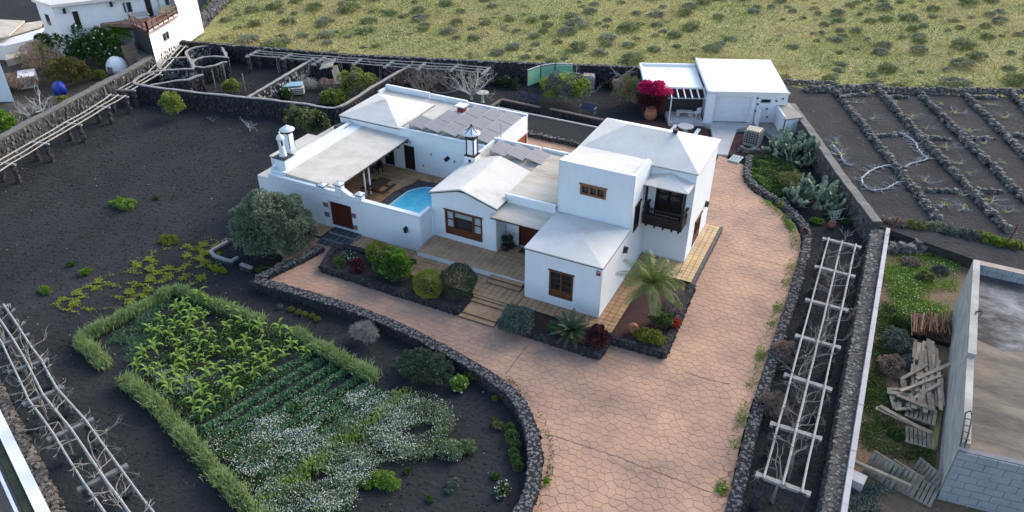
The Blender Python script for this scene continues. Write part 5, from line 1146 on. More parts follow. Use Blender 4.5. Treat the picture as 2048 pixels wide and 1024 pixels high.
p_ = C2(700,230,1.0); w1 = pallet_tree(lightpal, 1.3, 1.6, 5); w1.location = (p_.x,p_.y,.95); w1.rotation_euler=(R(8),R(-15),R(20)); w1['label']='pale open wooden frame lying on the black stone hut in the walled bed'
p_ = C2(800,350,.3); w2 = MB(); w2.box(-.35,.35,-1.1,1.1,0,.05); ob = w2.build('leaning_board', paleplank); ob.location=(p_.x,p_.y,.2); ob.rotation_euler=(R(35),0,R(48)); tag(ob,'pale wooden board leaning against the stone hut','board')
hp = [C2(480,230,1.0),C2(545,185,1.0),C2(740,190,1.0),C2(730,250,1.0)]
t = thing('stone_hut', C2(620,280), 'low black stone hut with a flat grey roof in the walled bed', 'hut')
part('wall', lava, t, lambda b: b.prism([p.to_2d()[:] for p in hp],GZ,.85)); part('roof', mat('grey_sheet', [(0.2,0.19,0.2),(0.3,0.29,0.3)]), t, lambda b: b.prism([p.to_2d()[:] for p in hp],.851,.93))
sbm = MB()
for i in range(4):
    a = hp[i]; c = hp[(i+1)%4]
    for k in range(int((c-a).length/.28)):
        for z in (0,1,2,3): 
            q = a+(c-a)*(k+.5)/max(1,int((c-a).length/.28)); sbm.stone((q.x,q.y,GZ+.15+z*.3),(.33,.33,.3))
sbm.build('wall_stones', lava, t, kind='stuff')
for x, y, lb in ((1160,650,'left weathered wooden stake beside the yellow green shrub'),(1295,560,'middle weathered wooden stake behind the yellow green shrub'),(1540,690,'right tall weathered wooden stake beside the yellow green shrub')):
    q = P(250+x*.15625, 70+y*.15625+6, GZ); o = MB(); o.tube([(0,0,0),(.02,.02,1.0),(.0,.05,1.75)], [.06,.055,.05], 6); ob = o.build('wooden_stake', greyplank); ob.location = q; tag(ob, lb, 'stake')
# low white kerb frame by the olive
C7 = lambda x, y, z=-.1: P(60+x*.3125, 370+y*.3125, z)
for pts, lb in (([(1265,365),(1155,430),(1180,455),(1290,490),(1330,465)],'pale painted stone edging forming an open square left of the olive bush'),([(1350,508),(1420,535)],'short pale stone edging piece left of the olive bush')):
    path = smoothpath([C7(a,b)[:2] for a, b in pts], .3); t = thing('stone_edging', (path[0][0],path[0][1],GZ), lb, 'edging')
    part('rim', copingmat, t, lambda b: wallcore(b, path, .2, -.12, .0)); part('base', lava, t, lambda b: wallcore(b, path, .3, GZ, -.12))
heap([C7(1240,350)[:2],C7(1330,345)[:2],C7(1420,380)[:2]], .4, .25, 'stone_edging', 'broken dark stone edging disappearing under the olive bush', ss=.25, z=GZ, ma=lavagrey)

# ================================================================== neighbours at upper left
def rect_on(o, u, px, py):
    """position along / height where the survey ray meets the vertical plane through o with direction u"""
    d = RT*(px-1024)-UP*(py-512)+FW*FPX; n = Vector((u[1],-u[0],0)); t = (Vector((o[0],o[1],CAM_H))-Vector((0,0,CAM_H))).dot(n)/d.dot(n)
    p = Vector((0,0,CAM_H))+d*t; return ((p.x-o[0])*u[0]+(p.y-o[1])*u[1], p.z)
nb = thing('white_house', (-68,50,3), 'white neighbouring house with a fenced terrace cut by the top edge', 'house')
no = (-70.4,44.6); L_ = math.hypot(5.8,8.6); nu = (5.8/L_,8.6/L_); nn = (nu[1],-nu[0])
def onrect(c0, c1):
    s0, z1_ = rect_on(no, nu, *c0); s1, z0_ = rect_on(no, nu, *c1); return s0, s1, z0_, z1_
cD = lambda x, y: (220+x*.1367, y*.13672); cC = lambda x, y: (x*.27339, y*.27344)
f = MB(); facade(f, no, nu, nn, L_-.1, 1.0, 5.85, [])
facade(f, (no[0]-3.2,no[1]+.6), (.98,-.18), (-.18,-.98), 3.25, 1.0, 5.85, [])
f.build('wall', plaster, nb)
part('roof', roofwhite, nb, lambda b: b.prism([(no[0]+.15,no[1]-.2),(no[0]+nu[0]*11+.15,no[1]+nu[1]*11-.2),(no[0]+nu[0]*11-9,no[1]+nu[1]*11+6),(no[0]-3.4,no[1]+.4)],5.85,6.1))
part('eave', greymetal, nb, lambda b: b.bar((no[0]+.2,no[1]-.2,5.83),(no[0]+nu[0]*9+.2,no[1]+nu[1]*9-.2,5.83),.1,.06))
for c0, c1, nm, mm in (((525,85),(605,208),'door',darkwood),):
    s0,s1,z0_,z1_ = onrect(cC(*c0), cC(*c1)); part(nm, mm, nb, lambda b: ubox(b,no,nu,nn,s0,s1,0,.05,z0_,z1_))
for c0, c1, nm in (((180,40),(335,170),'window'),((785,-60),(890,65),'window')):
    s0,s1,z0_,z1_ = onrect(cD(*c0), cD(*c1)); s1 = min(s1, L_-.2); wf = part(nm, mat('green_grey_frame', [(0.05,0.07,0.07),(0.08,0.1,0.1)]), nb, lambda b: ubox(b,no,nu,nn,s0,s1,0,.05,z0_,z1_)); part('pane', glass, wf, lambda b: [ubox(b,no,nu,nn,s0+.08,(s0+s1)/2-.04,.05,.06,z0_+.08,z1_-.08), ubox(b,no,nu,nn,(s0+s1)/2+.04,s1-.08,.05,.06,z0_+.08,z1_-.08)])
s0,s1,z0_,z1_ = onrect(cD(500,0), cD(650,250)); part('door', darkwood, nb, lambda b: ubox(b,no,nu,nn,s0,s1,0,.05,3.9,5.9))
for c in ((470,80),(812,30)):
    s, z = rect_on(no, nu, *cC(*c)); part('wall_lamp', blackmetal, nb, lambda b: ubox(b,no,nu,nn,s-.12,s+.12,0,.25,z-.2,z+.25))
part('side_window', glass, nb, lambda b: ubox(b,(no[0]-3.2,no[1]+.6),(.98,-.18),(-.18,-.98),1.2,1.9,0,.04,3.9,4.9))
# terrace block and tall bright wall
T0 = (-61.75,47.5); T1 = (-65.5,57.0); tl = math.hypot(T1[0]-T0[0],T1[1]-T0[1]); tu = ((T1[0]-T0[0])/tl,(T1[1]-T0[1])/tl); tn = (tu[1],-tu[0])
s_f = 6.0
f = MB(); w0 = rect_on(T0, tu, 322, 72); 
def onT(c0, c1):
    s0, z1_ = rect_on(T0, tu, *c0); s1, z0_ = rect_on(T0, tu, *c1); return s0, s1, z0_, z1_
ws0, ws1, wz0, wz1 = onT(cD(760,500), cD(875,560))
facade(f, T0, tu, tn, s_f, .8, 4.0, [(ws0,ws1,wz0,wz1)], .2); facade(f, (T0[0]+tu[0]*s_f,T0[1]+tu[1]*s_f), tu, tn, tl-s_f+.3, .8, 9.0, [])
facade(f, (T1[0]+tu[0]*.3,T1[1]+tu[1]*.3), (-.98,-.2), (.2,-.98), 5, .8, 9.0, [])
f.build('terrace_wall', plaster_n, nb)  # sunlit look comes from the paler plaster
window(nb, T0, tu, tn, ws0, ws1, wz0, wz1, 2, 1, fr=greymetal, fw=.05, lint=0, dep=.12)
f = MB(); facade(f, (-65.3,48.6), ((T0[0]+65.3)/3.72,(T0[1]-48.6)/3.72), (-.29,-.957), 3.72, .0, 3.95, []); f.build('stone_face', lava, nb)
tm_ = mat('terrace_red_tile', [(0.20,0.11,0.085),(0.28,0.165,0.13)], scale=2)
part('terrace_floor', tm_, nb, lambda b: b.prism([T0,(T0[0]+tu[0]*s_f,T0[1]+tu[1]*s_f),(-66.3,50.5),(-68.2,47.4),(-65.3,48.6)],3.6,3.9))
part('column', greymetal, nb, lambda b: b.tube([(-66.2,49.2,3.9),(-66.2,49.2,5.9)],.08,6)); part('column', greymetal, nb, lambda b: b.tube([(-65.0,52.0,3.9),(-65.0,52.0,5.9)],.08,6))
fenm = mat('fence_brown', [(0.13,0.07,0.045),(0.22,0.13,0.09)], scale=5)
fn_ = thing('terrace_fence', (T0[0],T0[1],4), 'brown post and rail fence round the corner of the neighbour terrace', 'fence')
path_ = [(-65.1,48.5),T0,(T0[0]+tu[0]*s_f,T0[1]+tu[1]*s_f)]
for (a, c), k_ in zip(zip(path_[:-1],path_[1:]),(3,6)):
    for z in (4.3,4.75): part('rail', fenm, fn_, lambda b: b.bar((a[0],a[1],z),(c[0],c[1],z),.07,.1))
    for i in range(k_+1): part('post', fenm, fn_, lambda b: b.bar((a[0]+(c[0]-a[0])*i/k_,a[1]+(c[1]-a[1])*i/k_,3.9),(a[0]+(c[0]-a[0])*i/k_,a[1]+(c[1]-a[1])*i/k_,4.9),.12,.12))
chair('terrace_sofa', (-65.0,49.6,3.9), R(60), 'pale sofa on the neighbour terrace beside the dark door', plaster, 1.5, True, greymetal)
chair('terrace_bench', (-64.6,52.2,3.9), R(60), 'white bench with a yellow cushion on the neighbour terrace', plaster, 1.1, False, mat('straw', [(0.5,0.42,0.25),(0.6,0.5,0.3)]))
# gravel garden and steps of the neighbour, low white buildings further left
part('neighbour_garden', mat('garden_soil', [(0.025,0.023,0.021),(0.05,0.044,0.038),(0.10,0.08,0.065)], scale=.6, bump=.8, bscale=8, rough=1, coords='World'), None, lambda b: b.prism([(-53.8,14),(-57.6,29.2),(-61.5,44.9),(-64.6,53.5),(-85,60),(-95,30),(-70,10)],GZ-.1,.15)).__setitem__('kind','structure')
st = thing('stone_steps', (-64,46.8,0), 'brown stone steps climbing beside the stone face of the neighbour terrace', 'steps')
for k in range(6):
    x = -62.9-.36*k; part('step', mat('brown_step', [(0.16,0.11,0.08),(0.25,0.18,0.135)], scale=2), st, lambda b: b.obox((x,46.55+.12*k,.3+k*.19),(.5,1.1,.3+k*.38),Matrix.Rotation(R(-16),3,'Z')))
part('retaining_wall', mat('tan_rubble', [(0.10,0.075,0.055),(0.22,0.17,0.135)], scale=3, bump=.8, bscale=9), None, lambda b: b.prism([(-62.4,46.2),(-61.9,47.4),(-65.0,48.5),(-65.6,47.6)],0,1.5)); tag(bpy.data.objects['retaining_wall'],'tan rubble retaining wall below the bright white neighbour wall','wall')
lb_ = thing('low_building', (-80,46,0), 'low white outbuilding with beige flat roofs at the far left', 'outbuilding')
def box4(b, pts, z0, z1): b.prism([p[:2] for p in pts], z0, z1)
w_ = [P2(*cC(-150,330),1.6),P2(*cC(35,335),1.6),P2(*cC(350,265),1.6),P2(*cC(345,200),1.6),P2(*cC(-150,200),1.6)]
part('wall', plaster, lb_, lambda b: b.prism(w_, GZ, 1.6))
part('roof', roofbeige, lb_, lambda b: b.prism([P2(*cC(-120,300),2.2),P2(*cC(60,262),2.2),P2(*cC(180,150),2.2),P2(*cC(-50,140),2.2)],2.05,2.2))
part('roof', roofbeige, lb_, lambda b: b.prism([P2(*cC(70,255),1.9),P2(*cC(300,190),1.9),P2(*cC(310,150),1.9),P2(*cC(170,170),1.9)],1.75,1.9))
part('roof_gap_shade', blackmetal, lb_, lambda b: b.prism([P2(*cC(40,262),1.62),P2(*cC(340,195),1.62),P2(*cC(335,180),1.62),P2(*cC(60,240),1.62)],1.601,1.62))  # thin black sheet painting the shade of the gap below the roof
e0 = P2(29,204,.1); 
lb2 = thing('white_house', (e0[0]-3,e0[1],0), 'corner of a tall white house at the left edge above the low shrubs', 'house')
part('wall', plaster, lb2, lambda b: b.prism([e0,(e0[0]-5.5,e0[1]+3.0),(e0[0]-12,e0[1]+2),(e0[0]-9,e0[1]-5.5)],GZ,7.5))
part('side_step', plaster, lb2, lambda b: b.prism([(e0[0]-2.2,e0[1]+2.2),(e0[0]-1.4,e0[1]+3.2),(e0[0]-3.2,e0[1]+4.6),(e0[0]-4.0,e0[1]+3.4)],GZ,1.2))
g1 = part('garden_wall', roofbeige, None, lambda b: b.prism([P2(*cC(40,440),.8),P2(*cC(190,400),.8),P2(*cC(195,370),.8),P2(*cC(40,400),.8)],GZ,.8)); tag(g1,'low beige wall with dark gate in front of the outbuilding','wall')
# dome and blue cover
dp = P(236,140,.2)
dm = thing('white_dome', (dp.x,dp.y,.15), 'small white domed oven behind the grey boundary wall', 'oven')
part('dome', plaster_n, dm, lambda b: b.lathe((dp.x,dp.y,.15),[(1.02,0),(1.0,.35),(.9,.75),(.68,1.1),(.38,1.32),(.05,1.42)],24), smooth=True)
part('oven_door', greymetal, dm, lambda b: b.obox((dp.x+.25,dp.y-.98,.55),(.5,.12,.55),Matrix.Rotation(R(14),3,'Z')))
bp_ = P(122,186,.2); bc = MB()
bc.lathe((0,0,0),[(.5,0),(.62,.3),(.55,.75),(.3,1.05),(.05,1.12)],14,sx=1.1,sy=.9); 
bc.v = [(x+.06*math.sin(z*9+y*7),y+.06*math.cos(x*9),z+.05*math.sin(x*11)) for x,y,z in bc.v]
ob = bc.build('blue_cover', mat('blue_tarpaulin', [(0.01,0.025,0.20),(0.02,0.05,0.36)], scale=4, rough=.4, bump=.4), smooth=True); ob.location=(bp_.x,bp_.y,.15); tag(ob,'bright blue tarpaulin covered barrel in the neighbour garden','barrel')
# ================================================================== road corner
rd_ = Vector((6.9,-2.6,0)).normalized(); rn = Vector((-rd_.y,rd_.x,0))   # rn points into the plot
K0 = Vector((-32.35,11.85,0))
def strip(d0, d1, z0, z1, l0=-30, l1=40): 
    return [tuple((K0+rd_*l0-rn*d0)[:2]),tuple((K0+rd_*l1-rn*d0)[:2]),tuple((K0+rd_*l1-rn*d1)[:2]),tuple((K0+rd_*l0-rn*d1)[:2])], z0, z1
part('white_kerb', plaster_n, None, lambda b: b.prism(*strip(0,.46,GZ,-.2)))['kind'] = 'structure'
heap([tuple((K0+rd_*q+rn*.25)[:2]) for q in range(-6,14)], .5, .12, 'stony_edge', 'ragged edge of tan stones and dirt above the white kerb by the road', ss=.17, z=GZ, ma=mat('tan_dirt_stone', [(0.06,0.05,0.04),(0.16,0.13,0.10),(0.30,0.26,0.21)], scale=3, island=.7, rough=1))
part('verge', mat('verge_grass', [(0.02,0.03,0.02),(0.05,0.06,0.035)], scale=2, bump=1, bscale=20, rough=1), None, lambda b: b.prism(*strip(.46,.8,GZ,-.28)))['kind'] = 'structure'
part('road', mat('asphalt', [(0.045,0.045,0.045),(0.065,0.064,0.062)], scale=3, rough=.95, bump=.4, bscale=60), None, lambda b: b.prism(*strip(.8,9,GZ-.1,-.31)))['kind'] = 'structure'
part('road_line', plaster, None, lambda b: b.prism(*strip(.95,1.08,-.305,-.3)))['kind'] = 'structure'
# ================================================================== vegetation
def vn(x, y, s=1.0, o=0.0):
    return (np.sin(x*1.7*s+o)+np.sin(y*2.1*s+1.3*o+1)+np.sin((x+y)*1.1*s+2*o)+np.sin((x-1.3*y)*2.7*s+o*.7)*.6)/3.6*.5+.5
G_olive = leafmat('olive_leaf', [(0.055,0.075,0.045),(0.10,0.13,0.08),(0.17,0.20,0.135),(0.24,0.27,0.20)], .15)
G_dark = leafmat('dark_leaf', [(0.012,0.028,0.012),(0.03,0.055,0.022),(0.05,0.085,0.035)], .1, rough=.4)
G_mid = leafmat('mid_leaf', [(0.03,0.06,0.015),(0.07,0.12,0.03),(0.12,0.18,0.045)], .25)
G_yel = leafmat('yellow_green_leaf', [(0.08,0.11,0.015),(0.18,0.21,0.03),(0.30,0.30,0.05)], .3)
G_bright = leafmat('bright_leaf', [(0.07,0.14,0.02),(0.15,0.26,0.035),(0.26,0.36,0.06)], .35)
G_grey = leafmat('grey_green_leaf', [(0.06,0.08,0.065),(0.11,0.14,0.115),(0.18,0.21,0.175)], .1)
G_red = leafmat('burgundy_leaf', [(0.03,0.009,0.012),(0.075,0.02,0.028),(0.13,0.035,0.04)], .2)
G_brownbush = leafmat('dry_brown_leaf', [(0.12,0.085,0.065),(0.24,0.17,0.135),(0.34,0.25,0.20),(0.17,0.18,0.10)], .1)
G_citrus = leafmat('citrus_leaf', [(0.08,0.12,0.02),(0.20,0.26,0.045),(0.38,0.40,0.08)], .3)
G_olivetree = leafmat('khaki_leaf', [(0.07,0.08,0.03),(0.15,0.165,0.06),(0.26,0.26,0.11)], .25)
G_mag = leafmat('magenta_bract', [(0.25,0.005,0.05),(0.50,0.012,0.11),(0.68,0.03,0.17)], .3)
G_white = mat('white_petal', [(0.55,0.56,0.52),(0.75,0.75,0.71)], scale=3, island=.6)
G_petal = G_white
G_grassh = leafmat('tall_grass_blade', [(0.16,0.22,0.09),(0.27,0.35,0.15),(0.40,0.48,0.23)], .4)
G_corn = leafmat('maize_leaf', [(0.12,0.20,0.03),(0.20,0.30,0.05),(0.30,0.40,0.08)], .35)
G_veg = leafmat('vegetable_leaf', [(0.05,0.12,0.06),(0.10,0.19,0.09),(0.17,0.27,0.13)], .2)
G_cactus = mat('cactus_pad', [(0.09,0.125,0.08),(0.17,0.215,0.145),(0.27,0.30,0.215)], scale=1.2, rough=.6, bump=.3, bscale=12, coords='World')
G_palm = leafmat('palm_leaflet', [(0.06,0.09,0.025),(0.14,0.18,0.045),(0.30,0.32,0.09)], .25)
G_palmold = leafmat('old_palm_leaflet', [(0.17,0.15,0.08),(0.28,0.25,0.15),(0.34,0.31,0.21)], .15)
G_field1 = leafmat('field_blade', [(0.15,0.17,0.045),(0.27,0.285,0.075),(0.42,0.39,0.13)], .3, scale=.15)
G_fieldbush = leafmat('grey_field_bush', [(0.15,0.16,0.095),(0.25,0.26,0.16),(0.34,0.345,0.225)], .1, scale=1)
G_fbush2 = leafmat('green_field_bush', [(0.13,0.15,0.065),(0.22,0.245,0.105),(0.32,0.34,0.155)], .15, scale=1)
trunkm = mat('grey_trunk', [(0.13,0.11,0.095),(0.25,0.22,0.19)], scale=8, rough=.95, bump=.6)
twigw = mat('pale_twig', [(0.30,0.28,0.25),(0.46,0.44,0.40)], scale=5); twigb = mat('brown_twig', [(0.13,0.10,0.085),(0.24,0.19,0.165)], scale=5)

def sphere_dirs(n, zmin=-1.0):
    z = nr.uniform(zmin, 1, n); a = nr.uniform(0, 2*np.pi, n); r = np.sqrt(1-z*z)
    return np.stack([r*np.cos(a), r*np.sin(a), z], 1)
def crown_pts(n, R3, K=22, sub=.36, zmin=-.45, core=.2):
    R3 = np.array(R3); kc = sphere_dirs(K, zmin); kr = nr.uniform(.72, 1.05, (K,1))
    idx = nr.randint(0, K, n); d = sphere_dirs(n, -.5)
    s = sub*nr.uniform(.6, 1.15, (K,1))[idx]; rad = nr.uniform(.65, 1.0, (n,1))
    C = kc[idx]*(kr[idx]-s)*R3+d*s*rad*R3.mean()
    D = d+kc[idx]*.6+nr.normal(size=(n,3))*.5
    m = nr.rand(n) < core; C[m] = sphere_dirs(int(m.sum()), -.8)*nr.uniform(.4,.85,(int(m.sum()),1))*R3
    return C, D
def bush(px, py, R3, label, ma, n=2500, L=.13, Wd=.07, name='shrub', cat='bush', z=GZ, K=24, sub=.34, tight=False, flowers=None, lift=.85, group=None, trunk=False, zmin=-.5, at=None, core=.2, two=None, ctr=None):
    p = Vector((at[0],at[1],z)) if at else P(px, py, z)
    if ctr is not None: q_ = P(px, py, ctr); p = Vector((q_.x,q_.y,z))
    t = thing(name, p, label, cat, group)
    cz = R3[2]*lift if not trunk else trunk+R3[2]*.6
    if ctr is not None: cz = ctr-z
    if tight: C = sphere_dirs(n, -.7)*nr.uniform(.86,1.0,(n,1))*np.array(R3); C *= (1+.09*np.sin(C[:,[0]]*6/max(.4,R3[0]))*np.cos(C[:,[1]]*5/max(.4,R3[0])+C[:,[2]]*3)+np.abs(nr.normal(size=(n,1)))*.035); D = C/np.array(R3)*.7+nr.normal(size=(n,3))*.6
    else: C, D = crown_pts(n, R3, K, sub, zmin, core)
    C = C+np.array([0,0,cz]); ok = C[:,2] > .03; C, D = C[ok], D[ok]
    if two is not None:
        m = vn(C[:,0], C[:,1], 2.0, px) > .55; obj('foliage', npmesh('foliage', leafquads(C[m], D[m], L, Wd), 4, two), t); C, D = C[~m], D[~m]
    obj('foliage', npmesh('foliage', leafquads(C, D, L*nr.uniform(.7,1.2,len(C)), Wd), 4, ma), t)
    if flowers:
        k, fm, fs = flowers; i = nr.choice(len(C), min(k, len(C)), replace=False); F = C[i]+unit(C[i]-np.array([0,0,cz*.6]))*.07
        obj('flowers', npmesh('flowers', leafquads(F, nr.normal(size=F.shape), fs, fs), 4, fm), t)
    g = random.Random(int(px+py)); b = MB()
    if trunk:
        for k in range(3): b.tube([(0,0,0),(g.uniform(-.1,.1),g.uniform(-.1,.1),trunk*.5),(g.uniform(-.3,.3)*R3[0],g.uniform(-.3,.3)*R3[1],cz*.75)], [.09,.07,.05], 6); branch(b,(0,0,trunk*.5),(g.uniform(-1,1),g.uniform(-1,1),1),R3[0]*.9,.05,2,g)
    else:
        for k in range(4): a = g.uniform(0,6.28); b.tube([(0,0,0),(math.cos(a)*R3[0]*.3,math.sin(a)*R3[1]*.3,cz*.7)], [.05,.025], 5)
    b.build('stems' if not trunk else 'trunk', trunkm, t)
    return t
def bare(px, py, h, label, ma, n=5, L=1.0, r=.05, depth=3, spread=1.0, z=GZ, up=.05, cat='tree', name='bare_tree', seed=1, kids=(2,3), wig=.3, at=None, sc=1):
    p = P(px, py, z) if at is None else Vector((at[0],at[1],z)); g = random.Random(seed+int(px)); b = MB()
    b.tube([(0,0,0),(.03,.02,h)], [r*1.6,r*1.3], 7)
    for k in range(n):
        a = 2*math.pi*k/n+g.uniform(-.3,.3); branch(b, (.03,.02,h), (math.cos(a)*spread,math.sin(a)*spread,g.uniform(.45,1.1)), L*g.uniform(.8,1.1), r, depth, g, wig=wig, up=up, kids=kids, n=5, segs=3)
    o = b.build(name, ma); o.location = p; o.scale = (sc,sc,sc); return tag(o, label, cat)
def frondmesh(L, el0, curve, nl, ll, ma, wid=.035, tw=.5, seed=0):
    g = random.Random(seed); V = []; pts = []; x = z = 0; el = el0; N_ = 10
    for i in range(N_+1):
        pts.append((x, z)); x += math.cos(el)*L/N_; z += math.sin(el)*L/N_; el -= curve/N_
    for k in range(nl):
        t = .12+.88*k/nl; i = min(int(t*N_), N_-1); f = t*N_-i; bx_ = pts[i][0]*(1-f)+pts[i+1][0]*f; bz_ = pts[i][1]*(1-f)+pts[i+1][1]*f
        tx = pts[i+1][0]-pts[i][0]; tz = pts[i+1][1]-pts[i][1]; q = math.hypot(tx,tz); tx/=q; tz/=q
        l = ll*(math.sin(math.pi*min(1,t*.85+.12))**.6)*g.uniform(.85,1.1)
        for s in (-1,1):
            dr = Vector((tx*.55, s*.8, tz*.55-.35*tw+g.uniform(-.12,.12))).normalized(); b0 = Vector((bx_,0,bz_)); m_ = b0+dr*l*.5; e = b0+(dr+Vector((0,0,-.35))).normalized()*l
            w_ = Vector((tx,0,tz))*wid
            V += [b0, m_-w_, e, m_+w_]
    me = npmesh('frond', [tuple(v) for v in V], 4, ma)
    bm_ = MB(); bm_.tube([(a,0,c) for a, c in pts], [.03-.022*i/N_ for i in range(N_+1)], 4)
    me2 = bm_.build('rachis', ma, mesh_only=True)
    import bmesh
    bm = bmesh.new(); bm.from_mesh(me); bm.from_mesh(me2); bm.to_mesh(me); bm.free(); return me
def palmhead(t, loc, specs, name='frond'):
    """specs: (mesh, count, azimuth offset)"""
    for me, cnt, off in specs:
        for k in range(cnt):
            o = obj(name, me, t); o.location = loc; o.rotation_euler = (rnd.uniform(-.08,.08), rnd.uniform(-.08,.08), off+2*math.pi*k/cnt+rnd.uniform(-.12,.12)); s = rnd.uniform(.88,1.08); o.scale = (s,s,s)
# ---- garden round the house
HB = .28
bush(556, 506, (2.85,2.6,2.25), 'very large round grey-green olive bush in front of the courtyard wall', G_olive, 40000, .20, .06, z=GZ, K=95, sub=.21, lift=.86, core=.12, zmin=-.85, name='olive_bush')
bush(530, 545, (.75,.45,.18), 'low grass green mound at the wall end under the olive bush', G_mid, 1800, .08, .04, name='ground_cover_plant', cat='plant', z=-.3, lift=.6)
bush(757, 522, (.72,.7,.68), 'rounded yellow-green bush against the courtyard wall, left of the loose bright bush', G_yel, 3500, .09, .06, z=HB-.1, tight=True)
bush(790, 556, (1.5,1.05,1.05), 'big loose bright green bush in the bed left of the steps', G_bright, 7500, .14, .09, z=HB, K=40, sub=.25, two=G_mid)
bush(716, 543, (.62,.55,.48), 'small burgundy leaved bush at the left of the house bed', G_red, 2600, .09, .06, z=HB)
bush(680, 533, (.36,.34,.34), 'little round green bush at the left end of the house bed', G_mid, 1000, .08, .05, z=HB, tight=True)
bush(700, 520, (.7,.4,.3), 'sparse dark plant with tiny white flowers by the gate steps', G_dark, 900, .09, .05, z=HB, flowers=(60, G_white, .06), name='flowering_plant', cat='plant')
bush(858, 588, (.86,.84,.80), 'clipped yellow-green ball bush left of the dark ball bush', G_yel, 5200, .075, .05, z=HB, tight=True)
bush(918, 586, (.98,.95,.98), 'clipped dark green ball bush at the top of the front steps', G_dark, 6500, .075, .05, z=HB, tight=True)
bush(1034, 664, (1.12,1.0,.92), 'grey-green rounded bush right of the front steps', G_grey, 8500, .10, .04, z=HB-.2, K=46, sub=.22)
bush(1192, 692, (.78,.74,.72), 'round burgundy bush at the corner below the bay window', G_red, 4200, .10, .07, z=HB-.1, K=30, sub=.26)
bush(1106, 664, (.42,.38,.34), 'small open green plant left of the cycad', G_mid, 500, .10, .05, z=HB, core=.4, name='small_plant', cat='plant')
t = thing('cycad', P(1140,676,HB), 'dark spiky cycad rosette in the bed below the bay', 'cycad')
CY = [frondmesh(1.25, R(e), R(c), 34, .2, G_dark, .016, .2, i) for i, (e, c) in enumerate(((70,55),(45,55),(20,50)))]
b = MB(); b.lathe((0,0,0),[(.16,0),(.2,.3),(.14,.42)],10); b.build('trunk', trunkm, t)
palmhead(t, (0,0,.4), [(CY[0],8,.1),(CY[1],13,.3),(CY[2],13,0)])
pb0 = P(1284,652,HB); t = thing('palm_tree', pb0, 'feathery palm tree with a short leaning grey trunk in the corner bed', 'palm tree')
b = MB(); pl = [(0,0,0),(.05,.03,.7),(.12,.08,1.5),(.22,.14,2.6)]; b.tube(pl, [.17,.13,.12,.15], 10)
for k in range(20): z = .08+k*.1; b.tube([(z*.1,z*.065,z),(z*.1,z*.065,z+.03)], .155-.02*(k/20), 10)
b.build('trunk', trunkm, t)
PM = [frondmesh(1.8+.25*(i%2), R(e), R(c), 34, .5, m_, .017, .8, i) for i, (e, c, m_) in enumerate(((82,60,G_palm),(60,85,G_palm),(38,95,G_palm),(12,85,G_palm),(-12,60,G_palmold)))]
palmhead(t, (.22,.14,2.6), [(PM[0],7,.4),(PM[1],9,0),(PM[2],8,.3),(PM[3],5,.1),(PM[4],4,.5)])
q = P(1335,600,HB+.2)
bush(1300, 682, (.98,.55,.34), 'dense clump of yellow tipped succulents at the foot of the palm', G_yel, 2600, .13, .06, z=HB, name='succulent_clump', cat='plant', K=50, sub=.14)
bush(1322, 650, (.75,.55,.45), 'leafy green plant between the palm trunk and the red flowers', G_mid, 2200, .12, .07, z=HB, name='leafy_plant', cat='plant')
bush(1350, 655, (.3,.5,.3), 'small red flowering plant at the kerb of the palm bed', leafmat('red_flower_leaf', [(0.06,0.09,0.03),(0.35,0.03,0.02),(0.5,0.06,0.03)], .2), 700, .09, .06, z=HB, name='red_flower', cat='flower')
bush(1350, 610, (.55,1.5,.22), 'dry grey tangle of fallen twigs behind the palm', twigb, 1600, .4, .012, z=HB, name='dry_plant', cat='plant', core=.6)
def pot(loc, rot, label, s=1.0, name='terracotta_pot'):
    b = MB(); b.lathe((0,0,0),[(.14,0),(.25,.12),(.3,.3),(.26,.46),(.2,.52),(.24,.56),(.24,.6),(.19,.6),(.17,.5)],18); o = b.build(name, terracotta, smooth=True); o.location = loc; o.rotation_euler = rot; o.scale = (s,s,s); return tag(o, label, 'pot')
p_ = P(1262,660,HB); pot((p_.x,p_.y,HB+.24), (R(68),0,R(35)), 'round terracotta pot lying on its side at the foot of the palm', .95)
p_ = P(1662,456,GZ); pot((p_.x,p_.y,GZ), (0,0,0), 'terracotta pot in the black strip holding a grey fleshy plant', .85)
b = MB(); g = random.Random(4)
for k in range(7): branch(b, (0,0,0), (g.uniform(-.5,.5),g.uniform(-.5,.5),1), .55, .04, 2, g, wig=.25, n=5)
o = b.build('fleshy_plant', mat('grey_fleshy', [(0.24,0.26,0.22),(0.36,0.37,0.32)])); o.location = (p_.x,p_.y,GZ+.45); tag(o, 'grey branching fleshy plant growing in the terracotta pot', 'plant')
# porch pots, big jar
for x, y, s in ((-17.1,33.4,.5),(-16.9,33.8,.4)):
    b = MB(); b.lathe((0,0,0),[(.2,0),(.32,.2),(.28,.45),(.2,.5)],12); o = b.build('dark_pot', darkwood); o.location=(x,y,.755); o.scale=(s*1.6,)*3; tag(o, 'dark pot by the porch wall, %s one' % ('larger front' if s == .5 else 'smaller rear'), 'pot')
bush(0,1,(.38,.36,.3), 'dark leafy plant in the porch corner beside the entrance door', G_dark, 700, .12, .07, at=(-17.05,33.55), z=1.2, name='porch_plant', cat='plant')
q = P(1300,238,-.1); t = pot((q.x,q.y,-.2), (0,0,0), 'tall brown jar beside the flowering bush and red door', 1.8, 'clay_jar')
